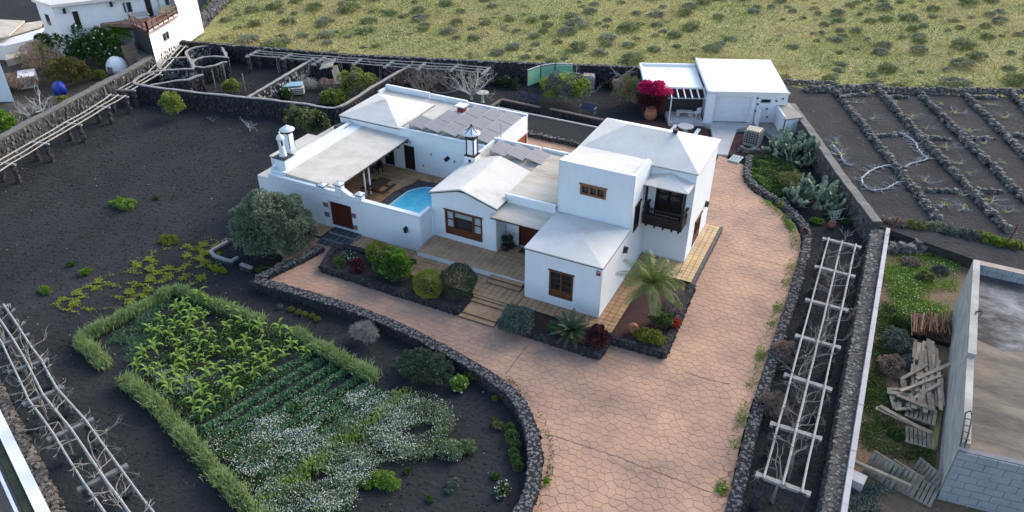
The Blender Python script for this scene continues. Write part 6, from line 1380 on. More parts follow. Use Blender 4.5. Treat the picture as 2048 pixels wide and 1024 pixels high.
# court furniture
tt = thing('picnic_table', (-28.35,36.6,.4), 'dark brown wooden picnic table on the courtyard tiles', 'table')
for k in range(5): part('plank', darkwood, tt, lambda b: b.box(-28.8+k*.19,-28.63+k*.19,35.7,37.3,1.08,1.12))
for x in (-29.2,-27.6): part('bench_plank', darkwood, tt, lambda b: b.box(x-.13,x+.13,35.7,37.3,.83,.87))
for y in (36.0,37.0): part('trestle', wood, tt, lambda b: b.box(-29.2,-27.6,y-.04,y+.04,.7,.8) or b.box(-28.5,-28.3,y-.05,y+.05,.4,1.07))
tt = thing('metal_stand', (-30.2,38.8,.4), 'dark metal chair frame standing near the courtyard doors', 'chair')
part('frame', blackmetal, tt, lambda b: [b.bar((-30.4+x,38.6+y,.4),(-30.4+x,38.6+y,1.25),.05,.05) for x in (0,.5) for y in (0,.5)]+[b.box(-30.4,-29.9,38.6,39.1,.85,.9), b.box(-30.4,-29.9,39.05,39.1,.9,1.35)])
# ---- round dry bushes and greens along the right wall
bush(1563, 722, (.82,.78,.72), 'round brownish dry bush beside the curved wall, the upper of two', G_brownbush, 6000, .09, .03, K=60, sub=.2)
bush(1541, 828, (.84,.80,.72), 'round brownish dry bush beside the curved wall, the lower of two', G_brownbush, 6000, .09, .03, K=60, sub=.2)
def strip_patch(name, pts, wd, n, L, Wd, h, ma, label, cat, z=0.0, dens=None):
    path = smoothpath(pts, .1); C = []
    of = len(path)
    for _ in range(n):
        i = rnd.randrange(of); x, y = path[i]
        if dens and dens(x, y) < rnd.random(): continue
        a = rnd.uniform(0,6.28); r_ = wd*math.sqrt(rnd.random()); C.append((x+math.cos(a)*r_, y+math.sin(a)*r_, z+rnd.uniform(.02,h)*(1-r_/wd*.6)))
    C = np.array(C); me = npmesh(name, leafquads(C, nr.normal(size=C.shape)+[0,0,.5], L, Wd), 4, ma); o = obj(name, me, None, 'stuff'); return tag(o, label, cat)
dn = lambda x, y: float(vn(np.float64(x), np.float64(y), 1.3, 2.0))**3*1.6
strip_patch('creeping_greenery', [(-1.42,22),(-1.62,28),(-1.66,33),(-1.60,38),(-1.85,43),(-2.9,46),(-4.6,47.8)], .26, 9000, .11, .08, .3, G_bright, 'patchy bright green creeper along the foot of the right kerb wall', 'creeper', 0.0, dn)
strip_patch('wall_foot_weeds', [(-7.65,17),(-7.95,19.3),(-8.9,21.6),(-10.9,23.5),(-12.3,24.2)], .16, 900, .09, .05, .25, G_mid, 'thin weeds with tiny flowers along the outer curve of the left wall', 'weeds', 0.0, dn)
for i, (px, py, r_, lb) in enumerate(((1093,968,.2,'small bright weed tuft on the paving by the lower wall'),(1608,470,.26,'reddish green succulent on top of the right kerb wall'),(1560,415,.24,'small yellowish succulent on the kerb wall near the cactus'),(1575,440,.3,'pale small cactus on the kerb wall'))):
    bush(px, py, (r_,r_,r_), lb, (G_bright,G_red,G_yel,G_grey)[i], 260, .1, .05, z=(.0,.25,.25,.25)[i], name='small_plant', cat='plant')
GCP = True
bush(1580, 372, (1.0,1.7,.5), 'grey brown dry ground cover behind the green shrub bed', G_olivetree, 4500, .11, .04, z=-.1, K=40, sub=.2, name='dry_ground_cover', cat='plant', zmin=0)
heap([P(1483,300,0)[:2],P(1500,306,0)[:2],P(1512,300,0)[:2]], .5, .4, 'stone_pile', 'small pile of dark stones beside the caged tank', ss=.35, z=-.1, ma=lavagrey)
for i, (px, py, lb) in enumerate(((1632,455,'leafy plant left of the terracotta pot'),(1600,452,'small leafy plant below the lower cactus clump'),(1690,448,'small leafy plant right of the terracotta pot'))):
    bush(px, py-8*(i==0), (.55-.1*i,.35,.22), lb, G_bright if i < 2 else G_mid, 700, .14, .06, name='leafy_plant', cat='plant')
b_ = MB(); 
def padmesh(seed):
    b = MB(); n = 10; vs = []; fs = []
    for side in (-1,1):
        for r_, zz in ((.0,1),(.6,.85),(1.0,.0)):
            pass
    prof = [(.05,0),(.16,.1),(.2,.24),(.16,.37),(.06,.44)]
    b.lathe((0,0,0), prof, 8, sx=1, sy=.22); return b.build('pad', G_cactus, mesh_only=True, smooth=True)
PAD = padmesh(0)
def cactus(px, py, rx, ry, h, n, label, seed):
    g = random.Random(seed); t = thing('prickly_pear', P(px,py,GZ), label, 'cactus'); cnt = 0
    while cnt < n:
        a = g.uniform(0,6.28); rr = math.sqrt(g.random()); x, y = rx*rr*math.cos(a), ry*rr*math.sin(a)
        base = Vector((x, y, max(0, h*(1-rr*rr)*g.uniform(.1,.95)))); d = Vector((x/rx*.9+g.uniform(-.5,.5), y/ry*.9+g.uniform(-.5,.5), 1.0)).normalized()
        for k in range(g.randint(2,4)):
            o = obj('pad', PAD, t); q = d.to_track_quat('Z','Y'); o.rotation_mode = 'QUATERNION'; from mathutils import Quaternion
            o.rotation_quaternion = q @ Quaternion((0,0,1), g.uniform(0,3.14)); s = g.uniform(.75,1.15)*(1.05 if k == 0 else .95); o.location = base; o.scale = (s,s,s); cnt += 1
            base = base+d*.38*s; d = (d+Vector((g.uniform(-.7,.7),g.uniform(-.7,.7),g.uniform(-.2,.3)))).normalized()
cactus(1588, 315, 1.85, 1.6, 1.5, 280, 'big prickly pear clump near the garage slab, the upper of two', 3)
cactus(1622, 412, 1.75, 1.25, 1.2, 260, 'big prickly pear clump beside the high grey wall, the lower of two', 5)
# ---- trees and shrubs in the back gardens
bush(343, 208, (1.2,1.1,1.15), 'bright yellow-green young citrus tree on the black gravel by the cell wall', G_citrus, 3200, .17, .10, name='citrus_tree', cat='tree', trunk=.35, ctr=1.0, K=24, sub=.3)
bush(612, 238, (2.4,1.6,1.1), 'khaki green spreading tree in front of the walled bed', G_olivetree, 5200, .18, .10, name='spreading_tree', cat='tree', trunk=.7, ctr=1.0, K=34, sub=.26, two=G_dark)
bush(465, 186, (1.0,.9,.75), 'yellow-green shrub between the wooden stakes', G_citrus, 2400, .18, .10, name='shrub', trunk=.2, K=22, sub=.3)
bush(342, 172, (1.5,.9,.28), 'flat topped grey-green small tree inside the first rounded cell', G_grey, 1800, .17, .08, name='flat_topped_tree', cat='tree', trunk=.9)
bare(392, 178, .2, 'bare grey twiggy bush beside the flat topped tree', twigw, 8, .9, .03, 2, spread=.5, cat='bush', name='bare_bush')
bush(716, 166, (2.3,1.8,1.3), 'large khaki green bushy tree in the walled bed behind the wing', G_olivetree, 6000, .18, .10, name='bushy_tree', cat='tree', trunk=.3, ctr=.95, K=40, sub=.24, two=G_citrus)
bush(672, 208, (1.7,1.2,.72), 'bright green bush in the curve of the walled bed', G_citrus, 4200, .18, .11, K=34, sub=.26)
bush(655, 180, (1.0,.8,.6), 'dry reddish brown bush below the wooden frames', G_brownbush, 2500, .16, .035, K=40, sub=.25)
bush(618, 176, (1.3,1.0,.45), 'sprawling pale grey bush beside the board stack', twigw, 1600, .3, .02, K=30, sub=.3, core=.5, name='dry_bush')
bush(625, 148, (1.5,1.2,.7), 'dark grey tangle of dry branches on the stone hut side', twigb, 1600, .4, .02, K=30, sub=.3, core=.5, name='dry_bush')
bush(575, 198, (.75,.6,.6), 'leafy green plant growing over the board stack', G_mid, 1400, .2, .1, flowers=(20, G_white, .16), name='leafy_plant', cat='plant')
bare(845, 192, .1, 'grey brown leafless dense shrub, left one beside the big bare tree', twigb, 11, 1.5, .045, 3, spread=.75, cat='bush', name='leafless_shrub', seed=3, kids=(2,4), sc=1.15)
bare(900, 185, .1, 'grey brown leafless dense shrub, right one touching the big bare tree', twigb, 9, 1.3, .04, 3, spread=.75, cat='bush', name='leafless_shrub', seed=5, kids=(2,4), sc=1.1)
bare(800, 178, .1, 'grey brown leafless shrub next to the curved wall behind the wing', twigb, 8, 1.2, .04, 3, spread=.8, cat='bush', name='leafless_shrub', seed=8, kids=(2,4))
bare(943, 199, .35, 'big pale bare fig tree with a wide crown behind the wing', twigw, 9, 1.75, .085, 4, spread=1.1, seed=7, kids=(2,3), wig=.28, up=.04, sc=1.05)
bare(500, 262, .25, 'small bare white tree alone on the black gravel', twigw, 5, .6, .035, 2, spread=.8, seed=2, up=.05)
bare(425, 245, .1, 'tiny bare shrub on the black gravel left of the small white tree', twigb, 4, .4, .02, 2, spread=.9, seed=2, cat='bush', name='bare_bush')
bush(1130, 173, (2.9,2.0,1.5), 'broad leafy tree with pale branches and yellow-green top behind the beds', G_citrus, 8000, .19, .11, name='leafy_tree', cat='tree', trunk=.5, ctr=1.35, K=44, sub=.22, two=G_grey)
bare(1132, 204, .5, 'pale branch tangle of the broad leafy tree', twigw, 9, 1.5, .06, 3, spread=1.3, seed=9, name='branch_tangle')
bush(1262, 184, (2.1,1.6,1.5), 'grey-green fuzzy bush left of the magenta bougainvillea', G_olivetree, 9000, .14, .04, K=50, sub=.22, two=G_brownbush, ctr=1.15)
bush(1310, 178, (1.8,1.0,.7), 'magenta bougainvillea flowering over the pergola', G_mag, 3600, .17, .12, name='bougainvillea', cat='bougainvillea', ctr=2.35, K=26, sub=.34, zmin=-.3)
bush(1300, 205, (1.4,.8,1.15), 'dark red green lower part of the bougainvillea beside the jar', G_red, 3200, .15, .08, name='bougainvillea_foliage', cat='bougainvillea', K=30, sub=.25, ctr=1.0)
bush(1010, 172, (2.0,1.0,.5), 'dark green weeds at the foot of the back wall by the green screen', G_dark, 1800, .22, .08, name='wall_foot_plant', cat='plant', flowers=(30, G_grey, .2))
# ---- neighbour garden, upper left
NZ = .15
bush(190, 126, (4.6,2.4,2.1), 'wide dark green hedge covered in white flowers before the neighbour white house', leafmat('hedge_leaf', [(0.02,0.05,0.012),(0.045,0.09,0.02),(0.08,0.14,0.03)], .2), 15000, .22, .13, name='flowering_hedge', cat='hedge', z=NZ, K=80, sub=.2, flowers=(260, G_white, .24))
bush(125, 116, (2.6,1.8,1.7), 'left end of the dark green hedge below the neighbour white wall', G_mid, 6000, .22, .12, name='hedge_end', cat='hedge', z=NZ, K=50, sub=.22, flowers=(60, G_white, .22))
bush(88, 150, (2.6,2.0,1.8), 'brown green half dry bush left of the hedge', G_brownbush, 5000, .2, .05, z=NZ, K=50, sub=.22, two=G_olivetree)
bush(140, 168, (2.5,2.1,1.45), 'round olive green bush with orange tinted tips near the blue cover', leafmat('orange_tip_leaf', [(0.04,0.05,0.015),(0.09,0.09,0.025),(0.22,0.15,0.05)], .2), 8000, .18, .09, z=NZ, K=60, sub=.2)
bush(10, 268, (1.5,1.3,1.1), 'bright green shrub at the left edge beyond the grey wall', G_bright, 4200, .2, .12, z=NZ, K=30, sub=.26)
bush(130, 208, (.9,.5,.4), 'small yellow green plant below the blue cover', G_yel, 900, .2, .1, z=NZ, name='small_plant', cat='plant')
bush(200, 158, (.8,.7,.5), 'yellowish spiky plant left of the white dome', G_yel, 500, .5, .05, z=NZ, name='spiky_plant', cat='plant')
bush(45, 175, (2.4,1.6,.7), 'dry straw coloured shrubs beside the tall white house corner', G_brownbush, 2600, .3, .04, z=NZ, name='dry_shrub', K=40, sub=.25)
for i, (x, y, s) in enumerate(((60,235,1.0),(85,225,1.2),(110,240,.9),(40,260,.8),(150,215,.7),(75,262,.8))):
    bare(x, y, .1, 'pale bare frangipani bush among the dry plants beyond the grey wall', twigw, 7, 1.1, .05, 2, spread=.9, seed=20+i, z=NZ, name='pale_bare_bush', cat='bush', sc=s)['group'] = 'pale bare bushes beyond the grey wall'
bare(265, 118, .6, 'brown bare stemmed plant beside the brown steps', twigb, 5, 1.4, .06, 2, spread=.6, seed=4, z=NZ)
heap([P(60,262,NZ)[:2],P(95,240,NZ)[:2],P(140,222,NZ)[:2],P(180,190,NZ)[:2],P(225,165,NZ)[:2]], 1.1, .5, 'rockery', 'rockery of dark stones inside the neighbour garden wall', ss=.5, z=NZ, ma=lavagrey)
t = thing('fan_palm', P(246,120,NZ), 'bright green palm head rising above the white flowered hedge', 'palm tree')
b = MB(); b.tube([(0,0,0),(.1,.1,1.4),(.1,.15,2.7)], [.2,.16,.16], 8); b.build('trunk', trunkm, t)
FP = [frondmesh(1.7, R(e), R(c), 22, .5, G_bright, .04, .5, i) for i, (e, c) in enumerate(((70,60),(35,80),(5,70)))]
palmhead(t, (.1,.15,2.7), [(FP[0],6,0),(FP[1],9,.2),(FP[2],9,.1)])
t = thing('thin_tree', P(231,122,NZ), 'thin curved white stemmed papaya tree in front of the palm', 'tree')
b = MB(); b.tube([(0,0,0),(-.15,.1,1.4),(-.05,.1,2.6),(.1,.1,3.3)], [.08,.07,.06,.05], 7); b.build('trunk', twigw, t)
palmhead(t, (.1,.1,3.3), [(FP[1],5,0)])
for c in t.children:
    if c.name.startswith('frond'): c.scale = (.4,.4,.4)
# ---- lower left vegetable plot
def polypatch(name, pts, n, h, L, Wd, ma, label, cat, z=GZ, dens=None, up=.5, hv=None, flower=None, parent=None):
    poly = [P2(a, b, z) for a, b in pts]; xs_ = [p[0] for p in poly]; ys_ = [p[1] for p in poly]
    C = []; tries = 0
    X = nr.uniform(min(xs_), max(xs_), n*3); Y = nr.uniform(min(ys_), max(ys_), n*3)
    Dn = dens(X, Y) if dens is not None else np.ones_like(X); keep = nr.rand(len(X)) < Dn
    for x, y in zip(X[keep], Y[keep]):
        if inpoly(x+rnd.gauss(0,.16), y+rnd.gauss(0,.16), poly): C.append((x, y))
        if len(C) >= n: break
    C = np.array(C); H_ = h*(.35+.65*vn(C[:,0],C[:,1],2.2,3)) if hv is None else hv(C[:,0],C[:,1])*h
    zz = z+nr.uniform(.1,1,len(C))**.6*H_; C3 = np.column_stack([C, zz])
    me = npmesh(name, leafquads(C3, nr.normal(size=C3.shape)+[0,0,up], L*nr.uniform(.6,1.2,len(C3)), Wd), 4, ma); o = obj(name, me, parent, 'stuff')
    if parent is None: tag(o, label, cat)
    if flower:
        k, fm, fs, thr = flower; m = np.where((zz-z > H_*.7) & (vn(C[:,0],C[:,1],1.1,5)+nr.normal(size=len(C))*.22 > thr+.12))[0]; m = nr.choice(m, min(k, len(m)), replace=False)
        F = C3[m]+[0,0,.04]; obj('flowers', npmesh('flowers', leafquads(F, nr.normal(size=F.shape)*[1,1,.3], fs, fs), 4, fm), o, 'stuff')
    return o
def blades(name, pts, wd, per, h, ma, label, cat='tall grass', z=GZ, lean=.24):
    wd *= .58
    path = smoothpath([P2(a, b, z) for a, b in pts], .1); n = len(path)*per
    i = nr.randint(0, len(path), n); pa = np.array(path)[i]; off = nr.normal(size=(n,2))*wd*.5
    base = np.column_stack([pa+off, np.full(n, z)]); hh = h*nr.uniform(.5,1.2,n)*(.55+.8*vn(pa[:,0],pa[:,1],2.5)); ln = nr.normal(size=(n,2))*lean+[.1,-.05]
    tip = base+np.column_stack([ln*hh[:,None], hh]); mid = base+np.column_stack([ln*hh[:,None]*.3, hh*.6]); s = nr.normal(size=(n,3))*[1,1,0]; s = unit(s)*.022
    V = np.stack([base-s, mid+s*1.3, tip, mid-s*1.3], 1).reshape(-1,3)
    o = obj(name, npmesh(name, V, 4, ma), None, 'stuff'); return tag(o, label, cat)
blades('grass_hedge', [(168,684),(222,655),(285,622),(340,592)], .55, 110, .62, G_grassh, 'tall pale grass hedge along the upper left side of the vegetable plot')
blades('grass_hedge', [(165,692),(188,712),(212,734)], .5, 110, .62, G_grassh, 'short piece of tall grass hedge at the left corner of the plot')
blades('grass_hedge', [(352,585),(420,612),(475,632),(520,650)], .5, 110, .62, G_grassh, 'tall grass hedge along the upper side of the plot, left of the gap')
blades('grass_hedge', [(592,672),(650,708),(715,745),(745,762)], .5, 110, .62, G_grassh, 'tall grass hedge along the upper right side of the plot')
blades('grass_hedge', [(255,770),(318,820),(375,885),(432,950),(482,1005),(540,1060)], .5, 105, .62, G_grassh, 'long tall grass hedge along the lower left side of the plot')
blades('grass_hedge', [(808,790),(760,838),(700,880),(640,930),(560,990),(510,1020)], .8, 20, .5, leafmat('lush_grass', [(0.14,0.22,0.05),(0.25,0.35,0.09),(0.38,0.48,0.14)], .35), 'leaning bright grass strip crossing the lower right of the plot')
# maize plants, every plant its own
def maizeleaf(L, el0, curve, seed):
    g = random.Random(seed); V = []; F = []; x = z = 0; el = el0; N_ = 5; b = MB(); vs = []
    for i in range(N_+1):
        w_ = .055*math.sin(math.pi*(.12+.85*i/N_))+.004; vs += [(x,-w_,z),(x,w_,z)]; x += math.cos(el)*L/N_; z += math.sin(el)*L/N_; el -= curve/N_
    b.add(vs, [(2*i,2*i+1,2*i+3,2*i+2) for i in range(N_)]); return b.build('leaf', G_corn, mesh_only=True, smooth=True)
ML = [maizeleaf(.62, R(70), R(150), 0), maizeleaf(.52, R(50), R(140), 1), maizeleaf(.45, R(80), R(110), 2)]
mz = thing('maize_plant', (0,0,0), 'young maize plant with arching yellow-green leaves in the vegetable plot', 'maize', 'maize plants in the vegetable plot')
b = MB(); b.tube([(0,0,0),(0,0,.75)], [.022,.012], 5); b.build('stalk', G_corn, mz)
for k in range(8): o = obj('leaf', ML[k % 3], mz); o.location = (0,0,.2+.065*k); o.rotation_euler = (0,0,k*2.5)
corn = [P2(a, b_, GZ) for a, b_ in ((300,655),(400,600),(470,632),(640,700),(560,750),(470,800),(420,850),(330,800),(275,745))]
spots = []; dxr = Vector((P(461,842,GZ)-P(636,715,GZ))[:2]).normalized(); dyr = Vector((-dxr.y,dxr.x)); o0 = Vector(P2(450,720,GZ))
for i in range(-9,10):
    for j in range(-9,10):
        q = o0+dxr*(i*.78+rnd.uniform(-.22,.22))+dyr*(j*.85+rnd.uniform(-.2,.2))
        if inpoly(q.x, q.y, corn) and rnd.random() < .8: spots.append(q)
for i, q in enumerate(spots):
    o = mz if i == 0 else copytree(mz); o.location = (q.x,q.y,GZ); o.rotation_euler = (0,0,rnd.uniform(0,6.28)); s = rnd.uniform(.8,1.2); o.scale = (s,s,s)
polypatch('plot_undergrowth', [(300,650),(400,600),(640,700),(560,755),(470,800),(420,860),(330,810),(270,745)], 20000, .4, .13, .07, G_mid, 'leafy undergrowth between the maize plants', 'weeds', dens=lambda x,y: np.clip(vn(x,y,1.2,1)*2.2-.5,0,1), flower=(600,G_petal,.045,.4))
polypatch('sparse_crop', [(215,690),(330,600),(420,620),(300,700),(270,735)], 5000, .35, .22, .03, G_veg, 'thin blue-green onion like crop in the upper left corner of the plot', 'crop', dens=lambda x,y: np.clip(vn(x,y,1.6,2)*1.6-.35,0,1), up=1.5)
polypatch('ground_cover', [(1490,322),(1528,316),(1575,335),(1600,362),(1592,392),(1560,402),(1512,378),(1494,350)], 17000, .65, .12, .07, G_mid, 'low green shrubby ground cover between the paving and the big cacti', 'ground cover', dens=lambda x,y: np.clip(vn(x,y,1.1,1)*3-.4,0,1))
polypatch('ground_cover', [(1494,330),(1530,330),(1560,360),(1585,395),(1545,392),(1505,365)], 6000, .7, .12, .07, G_bright, 'brighter green patches in the ground cover beside the paving', 'ground cover', dens=lambda x,y: np.clip(vn(x,y,1.6,5)*4-2,0,1))
polypatch('ground_cover', [(1540,330),(1600,352),(1640,400),(1600,420),(1585,380)], 6000, .4, .13, .05, G_brownbush, 'grey brown dry undergrowth between the two cactus clumps', 'undergrowth')
# rows of vegetables
r0 = Vector(P2(480,905,GZ)); endp = [((668,735),(430,880)),((645,722),(400,868)),((692,745),(455,900)),((715,760),(478,925)),((740,770),(500,945)),((765,785),(530,960)),((622,712),(370,850))]
for i, (a, c) in enumerate(sorted(endp, key=lambda e: e[0][0])):
    A2, C2_ = Vector(P2(*a, GZ)), Vector(P2(*c, GZ)); n = 2600; tt_ = nr.rand(n); off = nr.normal(size=n)*.14; d = (C2_-A2); ln = Vector((-d.y,d.x)).normalized()
    X = A2.x+d.x*tt_+ln.x*off; Y = A2.y+d.y*tt_+ln.y*off; Hh = .32*(1-np.clip(np.abs(off)/.35,0,1)**2)*(.6+.6*vn(X,Y,3.5)); C3 = np.column_stack([X,Y,GZ+Hh*nr.uniform(.2,1,n)])
    o = obj('vegetable_row', npmesh('vegetable_row', leafquads(C3, nr.normal(size=C3.shape), .13*nr.uniform(.6,1.2,n), .09), 4, G_veg), None, 'stuff')
    tag(o, 'dark green vegetable row, number %s from the maize side' % ['one','two','three','four','five','six','seven'][i], 'vegetable row')
flower_green = leafmat('flower_weed_leaf', [(0.09,0.13,0.055),(0.16,0.21,0.10),(0.25,0.31,0.17)], .25)
polypatch('white_flower_weeds', [(600,900),(700,850),(800,800),(880,800),(905,850),(870,915),(780,930),(715,1000),(660,1040),(560,1060),(500,1010),(560,960)], 34000, .55, .10, .045, flower_green, 'billowing weeds with masses of white flowers at the lower right of the plot', 'wildflowers', dens=lambda x,y: np.clip(vn(x,y,1.5,4)*2.6-.5,0,1), flower=(5200,G_petal,.04,.3))
polypatch('white_flower_weeds', [(300,740),(380,745),(400,785),(330,800)], 3500, .4, .10, .045, flower_green, 'patch of white flowered weeds among the maize', 'wildflowers', flower=(600,G_petal,.045,.2))
polypatch('white_flower_weeds', [(520,850),(600,820),(640,860),(560,930),(500,960),(470,930)], 9000, .4, .10, .045, flower_green, 'white flowered weeds spreading over the vegetable rows', 'wildflowers', dens=lambda x,y: np.clip(vn(x,y,1.3,4)*2.4-.6,0,1), flower=(1500,G_petal,.045,.3))
polypatch('white_flower_weeds', [(690,800),(770,770),(800,800),(720,850)], 4500, .4, .10, .045, flower_green, 'white flowered weeds in the upper right corner of the plot', 'wildflowers', dens=lambda x,y: np.clip(vn(x,y,1.3,6)*2.4-.6,0,1), flower=(800,G_petal,.045,.3))
polypatch('plot_weeds', [(330,830),(400,870),(470,860),(560,800),(740,790),(820,800),(760,850),(700,860),(640,930),(520,1020),(430,940)], 30000, .3, .12, .07, G_mid, 'mixed green weeds between the vegetable rows', 'weeds', dens=lambda x,y: np.clip(vn(x,y,1.5,8)*2-.4,0,1), flower=(2600,G_petal,.04,.42))
# yellow-green ground patches on the black gravel
gp_ = leafmat('yellow_succulent', [(0.16,0.19,0.02),(0.30,0.33,0.035),(0.44,0.44,0.07)], .25)
polypatch('yellow_ground_plants', [(105,602),(180,572),(240,540),(310,505),(420,475),(450,500),(425,560),(350,580),(280,606),(180,622),(125,622)], 22000, .16, .085, .06, gp_, 'yellow-green succulent mats scattered over the black gravel above the plot', 'ground cover', dens=lambda x,y: np.clip(vn(x,y,1.2,3)*3-1.1,0,1)*np.clip(vn(x,y,4.2,1)*6-2.6,0,1))
for px, py, r3, m_, lb in ((250,412,(1.35,.75,.3),G_bright,'low bright green oblong mat alone on the black gravel'),(338,483,(.9,.6,.2),G_yel,'sparse yellow-green mat left of the olive bush'),(435,540,(.9,.28,.12),gp_,'flat yellow-green strip below the stone edging'),(92,584,(.6,.35,.2),G_bright,'small bright plant at the far left of the black gravel'),(172,548,(.35,.45,.25),G_bright,'small green plant left of the yellow mats'),(144,530,(.3,.28,.15),G_mid,'tiny green plant on the open gravel, highest on the left'),(313,398,(.25,.2,.12),G_mid,'tiny green tuft right of the oblong mat')):
    bush(px, py, r3, lb, m_, int(900+1800*r3[0]*r3[1]), .09, .06, name='ground_plant', cat='plant', lift=.55, K=30, sub=.22, zmin=0)
bush(853, 748, (1.75,1.15,.62), 'broad dark feathery rosemary bush below the driveway wall', leafmat('rosemary_leaf', [(0.03,0.05,0.03),(0.06,0.09,0.05),(0.11,0.145,0.08)], .15), 9000, .22, .035, K=70, sub=.16)
t = bush(918, 778, (.55,.5,.4), 'bright green geranium with white blooms at the inner curve of the wall', G_bright, 900, .15, .13, flowers=(16, G_white, .11), name='geranium', cat='plant')
bush(948, 755, (.5,.4,.35), 'bright green geranium without blooms beside the curved wall', G_bright, 700, .15, .13, name='geranium', cat='plant')
bush(1006, 785, (.48,.42,.34), 'small bright green bush close to the curved wall', G_bright, 700, .14, .12, name='small_bush', cat='plant')
ct = [(1020,862),(1024,880),(1032,895),(1028,912),(1032,925),(1037,938)]
for i, (x, y) in enumerate(ct):
    bush(x, y, ((.26,.26,.22) if i != 1 else (.34,.34,.28)), 'small clipped round shrub in the chain inside the curved wall, %s from the top' % ['first','second','third','fourth','fifth','sixth'][i], G_mid, 700, .06, .04, tight=True, name='small_round_shrub', group='chain of small round shrubs')
for i, (x, y, r_, m_, fl) in enumerate(((900,905,(.95,.75,.32),flower_green,1),(935,900,(.5,.5,.26),flower_green,0),(885,880,(.4,.4,.25),G_mid,0),(772,968,(.9,.55,.32),G_bright,0),(735,972,(.35,.3,.2),G_bright,0),(995,855,(.35,.25,.22),G_olivetree,0),(990,845,(.2,.2,.15),G_mid,0),(1005,985,(.35,.6,.2),G_mid,1),(992,955,(.22,.2,.15),G_mid,0),(905,975,(.25,.5,.15),G_grey,0),(860,1000,(.2,.2,.12),G_mid,0),(815,945,(.2,.2,.12),G_mid,0),(690,1015,(.4,.3,.2),G_mid,1),(840,915,(.22,.18,.14),G_mid,0),(990,800,(.2,.18,.14),G_yel,0))):
    bush(x, y, r_, '%s weed clump on the black soil inside the curved wall' % ['large white flowering','rounded green','upper green','broad bright green','bright green outlying','upper small green','tiny green','long white flowering','tiny middle','narrow grey green','lone small','small left hand','white flowering bottom edge','small central','yellowish'][i], m_, int(500+3500*r_[0]*r_[1]), .09, .05, name='weed_clump', cat='weeds', lift=.6, group='weed clumps inside the curved wall', flowers=(120, G_white, .05) if fl else None, zmin=0)
bush(1000-270, 672, (.95,.62,.32), 'heap of dry pale palm fronds hanging over the driveway wall', leafmat('dry_straw', [(0.16,0.14,0.12),(0.27,0.245,0.22),(0.38,0.35,0.32)], .05), 2600, .55, .02, name='dry_frond_heap', cat='dry fronds', z=.05, core=.4)
for i, (x, y) in enumerate(((560,618),(583,622),(598,628),(610,632),(625,636),(636,642))):
    bush(x, y, (.22,.22,.16), 'small yellow-green tuft at the foot of the driveway wall', G_yel if i else G_grey, 260, .08, .05, name='small_tuft', cat='plant', group='tufts at the foot of the driveway wall')
# white pebbles scattered over the gravel
pb = MB(); g = random.Random(31)
for _ in range(900):
    x, y = g.uniform(-57,-9), g.uniform(12,44)
    s = g.uniform(.03,.08)*(1.6 if g.random() < .06 else 1); pb.stone((x,y,GZ+.01), (s,s,s*.6), g)
for _ in range(700):
    x, y = g.uniform(-6,14), g.uniform(47,72); s = g.uniform(.04,.1); 
    if x > -4+ (63-y)*.35: pb.stone((x,y,.91), (s,s,s*.6), g)
o = pb.build('pebbles', mat('pale_pebble', [(0.06,0.06,0.058),(0.20,0.195,0.18),(0.42,0.41,0.38)], scale=3, island=.9, mid=[0,.7,1]), kind='stuff'); tag(o, 'scattered pale pebbles on the black gravel', 'pebbles')
# clods that give the gravel its rough skin
cl = MB()
for _ in range(16000):
    x, y = g.uniform(-57,-8.6), g.uniform(11,50); d_ = math.hypot(x,y)
    if x > -30 and y > 24.5: continue
    if x < -53.8-(y-14)*.25: continue
    s = g.uniform(.05,.13); cl.stone((x,y,GZ), (s,s,s*.7), g)
for _ in range(2500): x, y = g.uniform(-.9,2.2), g.uniform(16,46); s = g.uniform(.04,.1); cl.stone((x,y,GZ), (s,s,s*.7), g)
for _ in range(3500): x, y = g.uniform(-53,-15), g.uniform(46.8,62); s = g.uniform(.06,.13); (cl.stone((x,y,GZ), (s,s,s*.7), g) if y < 57+(x+45)*.33-1 else None)
o = cl.build('gravel_clods', picon, kind='stuff'); tag(o, 'small black clods of volcanic gravel', 'gravel')
# ---- right hand lot
LZ = .25
polypatch('lot_grass', [(1790,470),(1850,480),(1920,520),(1905,620),(1890,640),(1800,640),(1765,560)], 16000, .22, .12, .05, G_bright, 'bright green weeds on the rough lot north of the pole stack', 'grass', z=LZ, dens=lambda x,y: np.clip(vn(x,y,.9,7)*2.2-.55,0,1), flower=(300,G_white,.06,.4))
polypatch('lot_grass', [(1765,600),(1830,640),(1810,720),(1790,850),(1860,900),(1870,940),(1730,900),(1720,840),(1745,700)], 15000, .2, .12, .05, G_mid, 'mid green weeds between the pale wall and the timber', 'grass', z=LZ, dens=lambda x,y: np.clip(vn(x,y,.9,9)*2.2-.7,0,1))
polypatch('lot_grass', [(1690,950),(1760,975),(1850,1023),(1680,1023)], 6000, .25, .14, .05, G_grey, 'grey green scrub in front of the pallet barrier', 'scrub', z=LZ, dens=lambda x,y: np.clip(vn(x,y,1,2)*2.2-.5,0,1))
for i, (x, y, r3, m_) in enumerate(((1790,690,(.9,1.1,.45),G_grey),(1780,740,(.8,.9,.4),G_brownbush),(1800,650,(.6,.6,.35),G_mid),(1815,735,(.5,.6,.35),G_grey),(1850,560,(.6,.5,.3),G_olivetree),(1820,530,(.6,.5,.3),G_brownbush),(1880,545,(.5,.4,.25),G_grey),(1810,810,(.7,.6,.25),G_grey),(1790,870,(.4,.4,.2),G_mid))):
    bush(x, y, r3, '%s scrubby bush on the lot between the pale wall and the block building' % ['big dark green','second dark green','small green','grey green','khaki','dry brown','small grey','lowest dark','little green'][i], m_, int(1800+2400*r3[0]), .12, .04, z=LZ, lift=.7, K=40, sub=.2, group='scrubby bushes on the lot', name='scrub_bush')
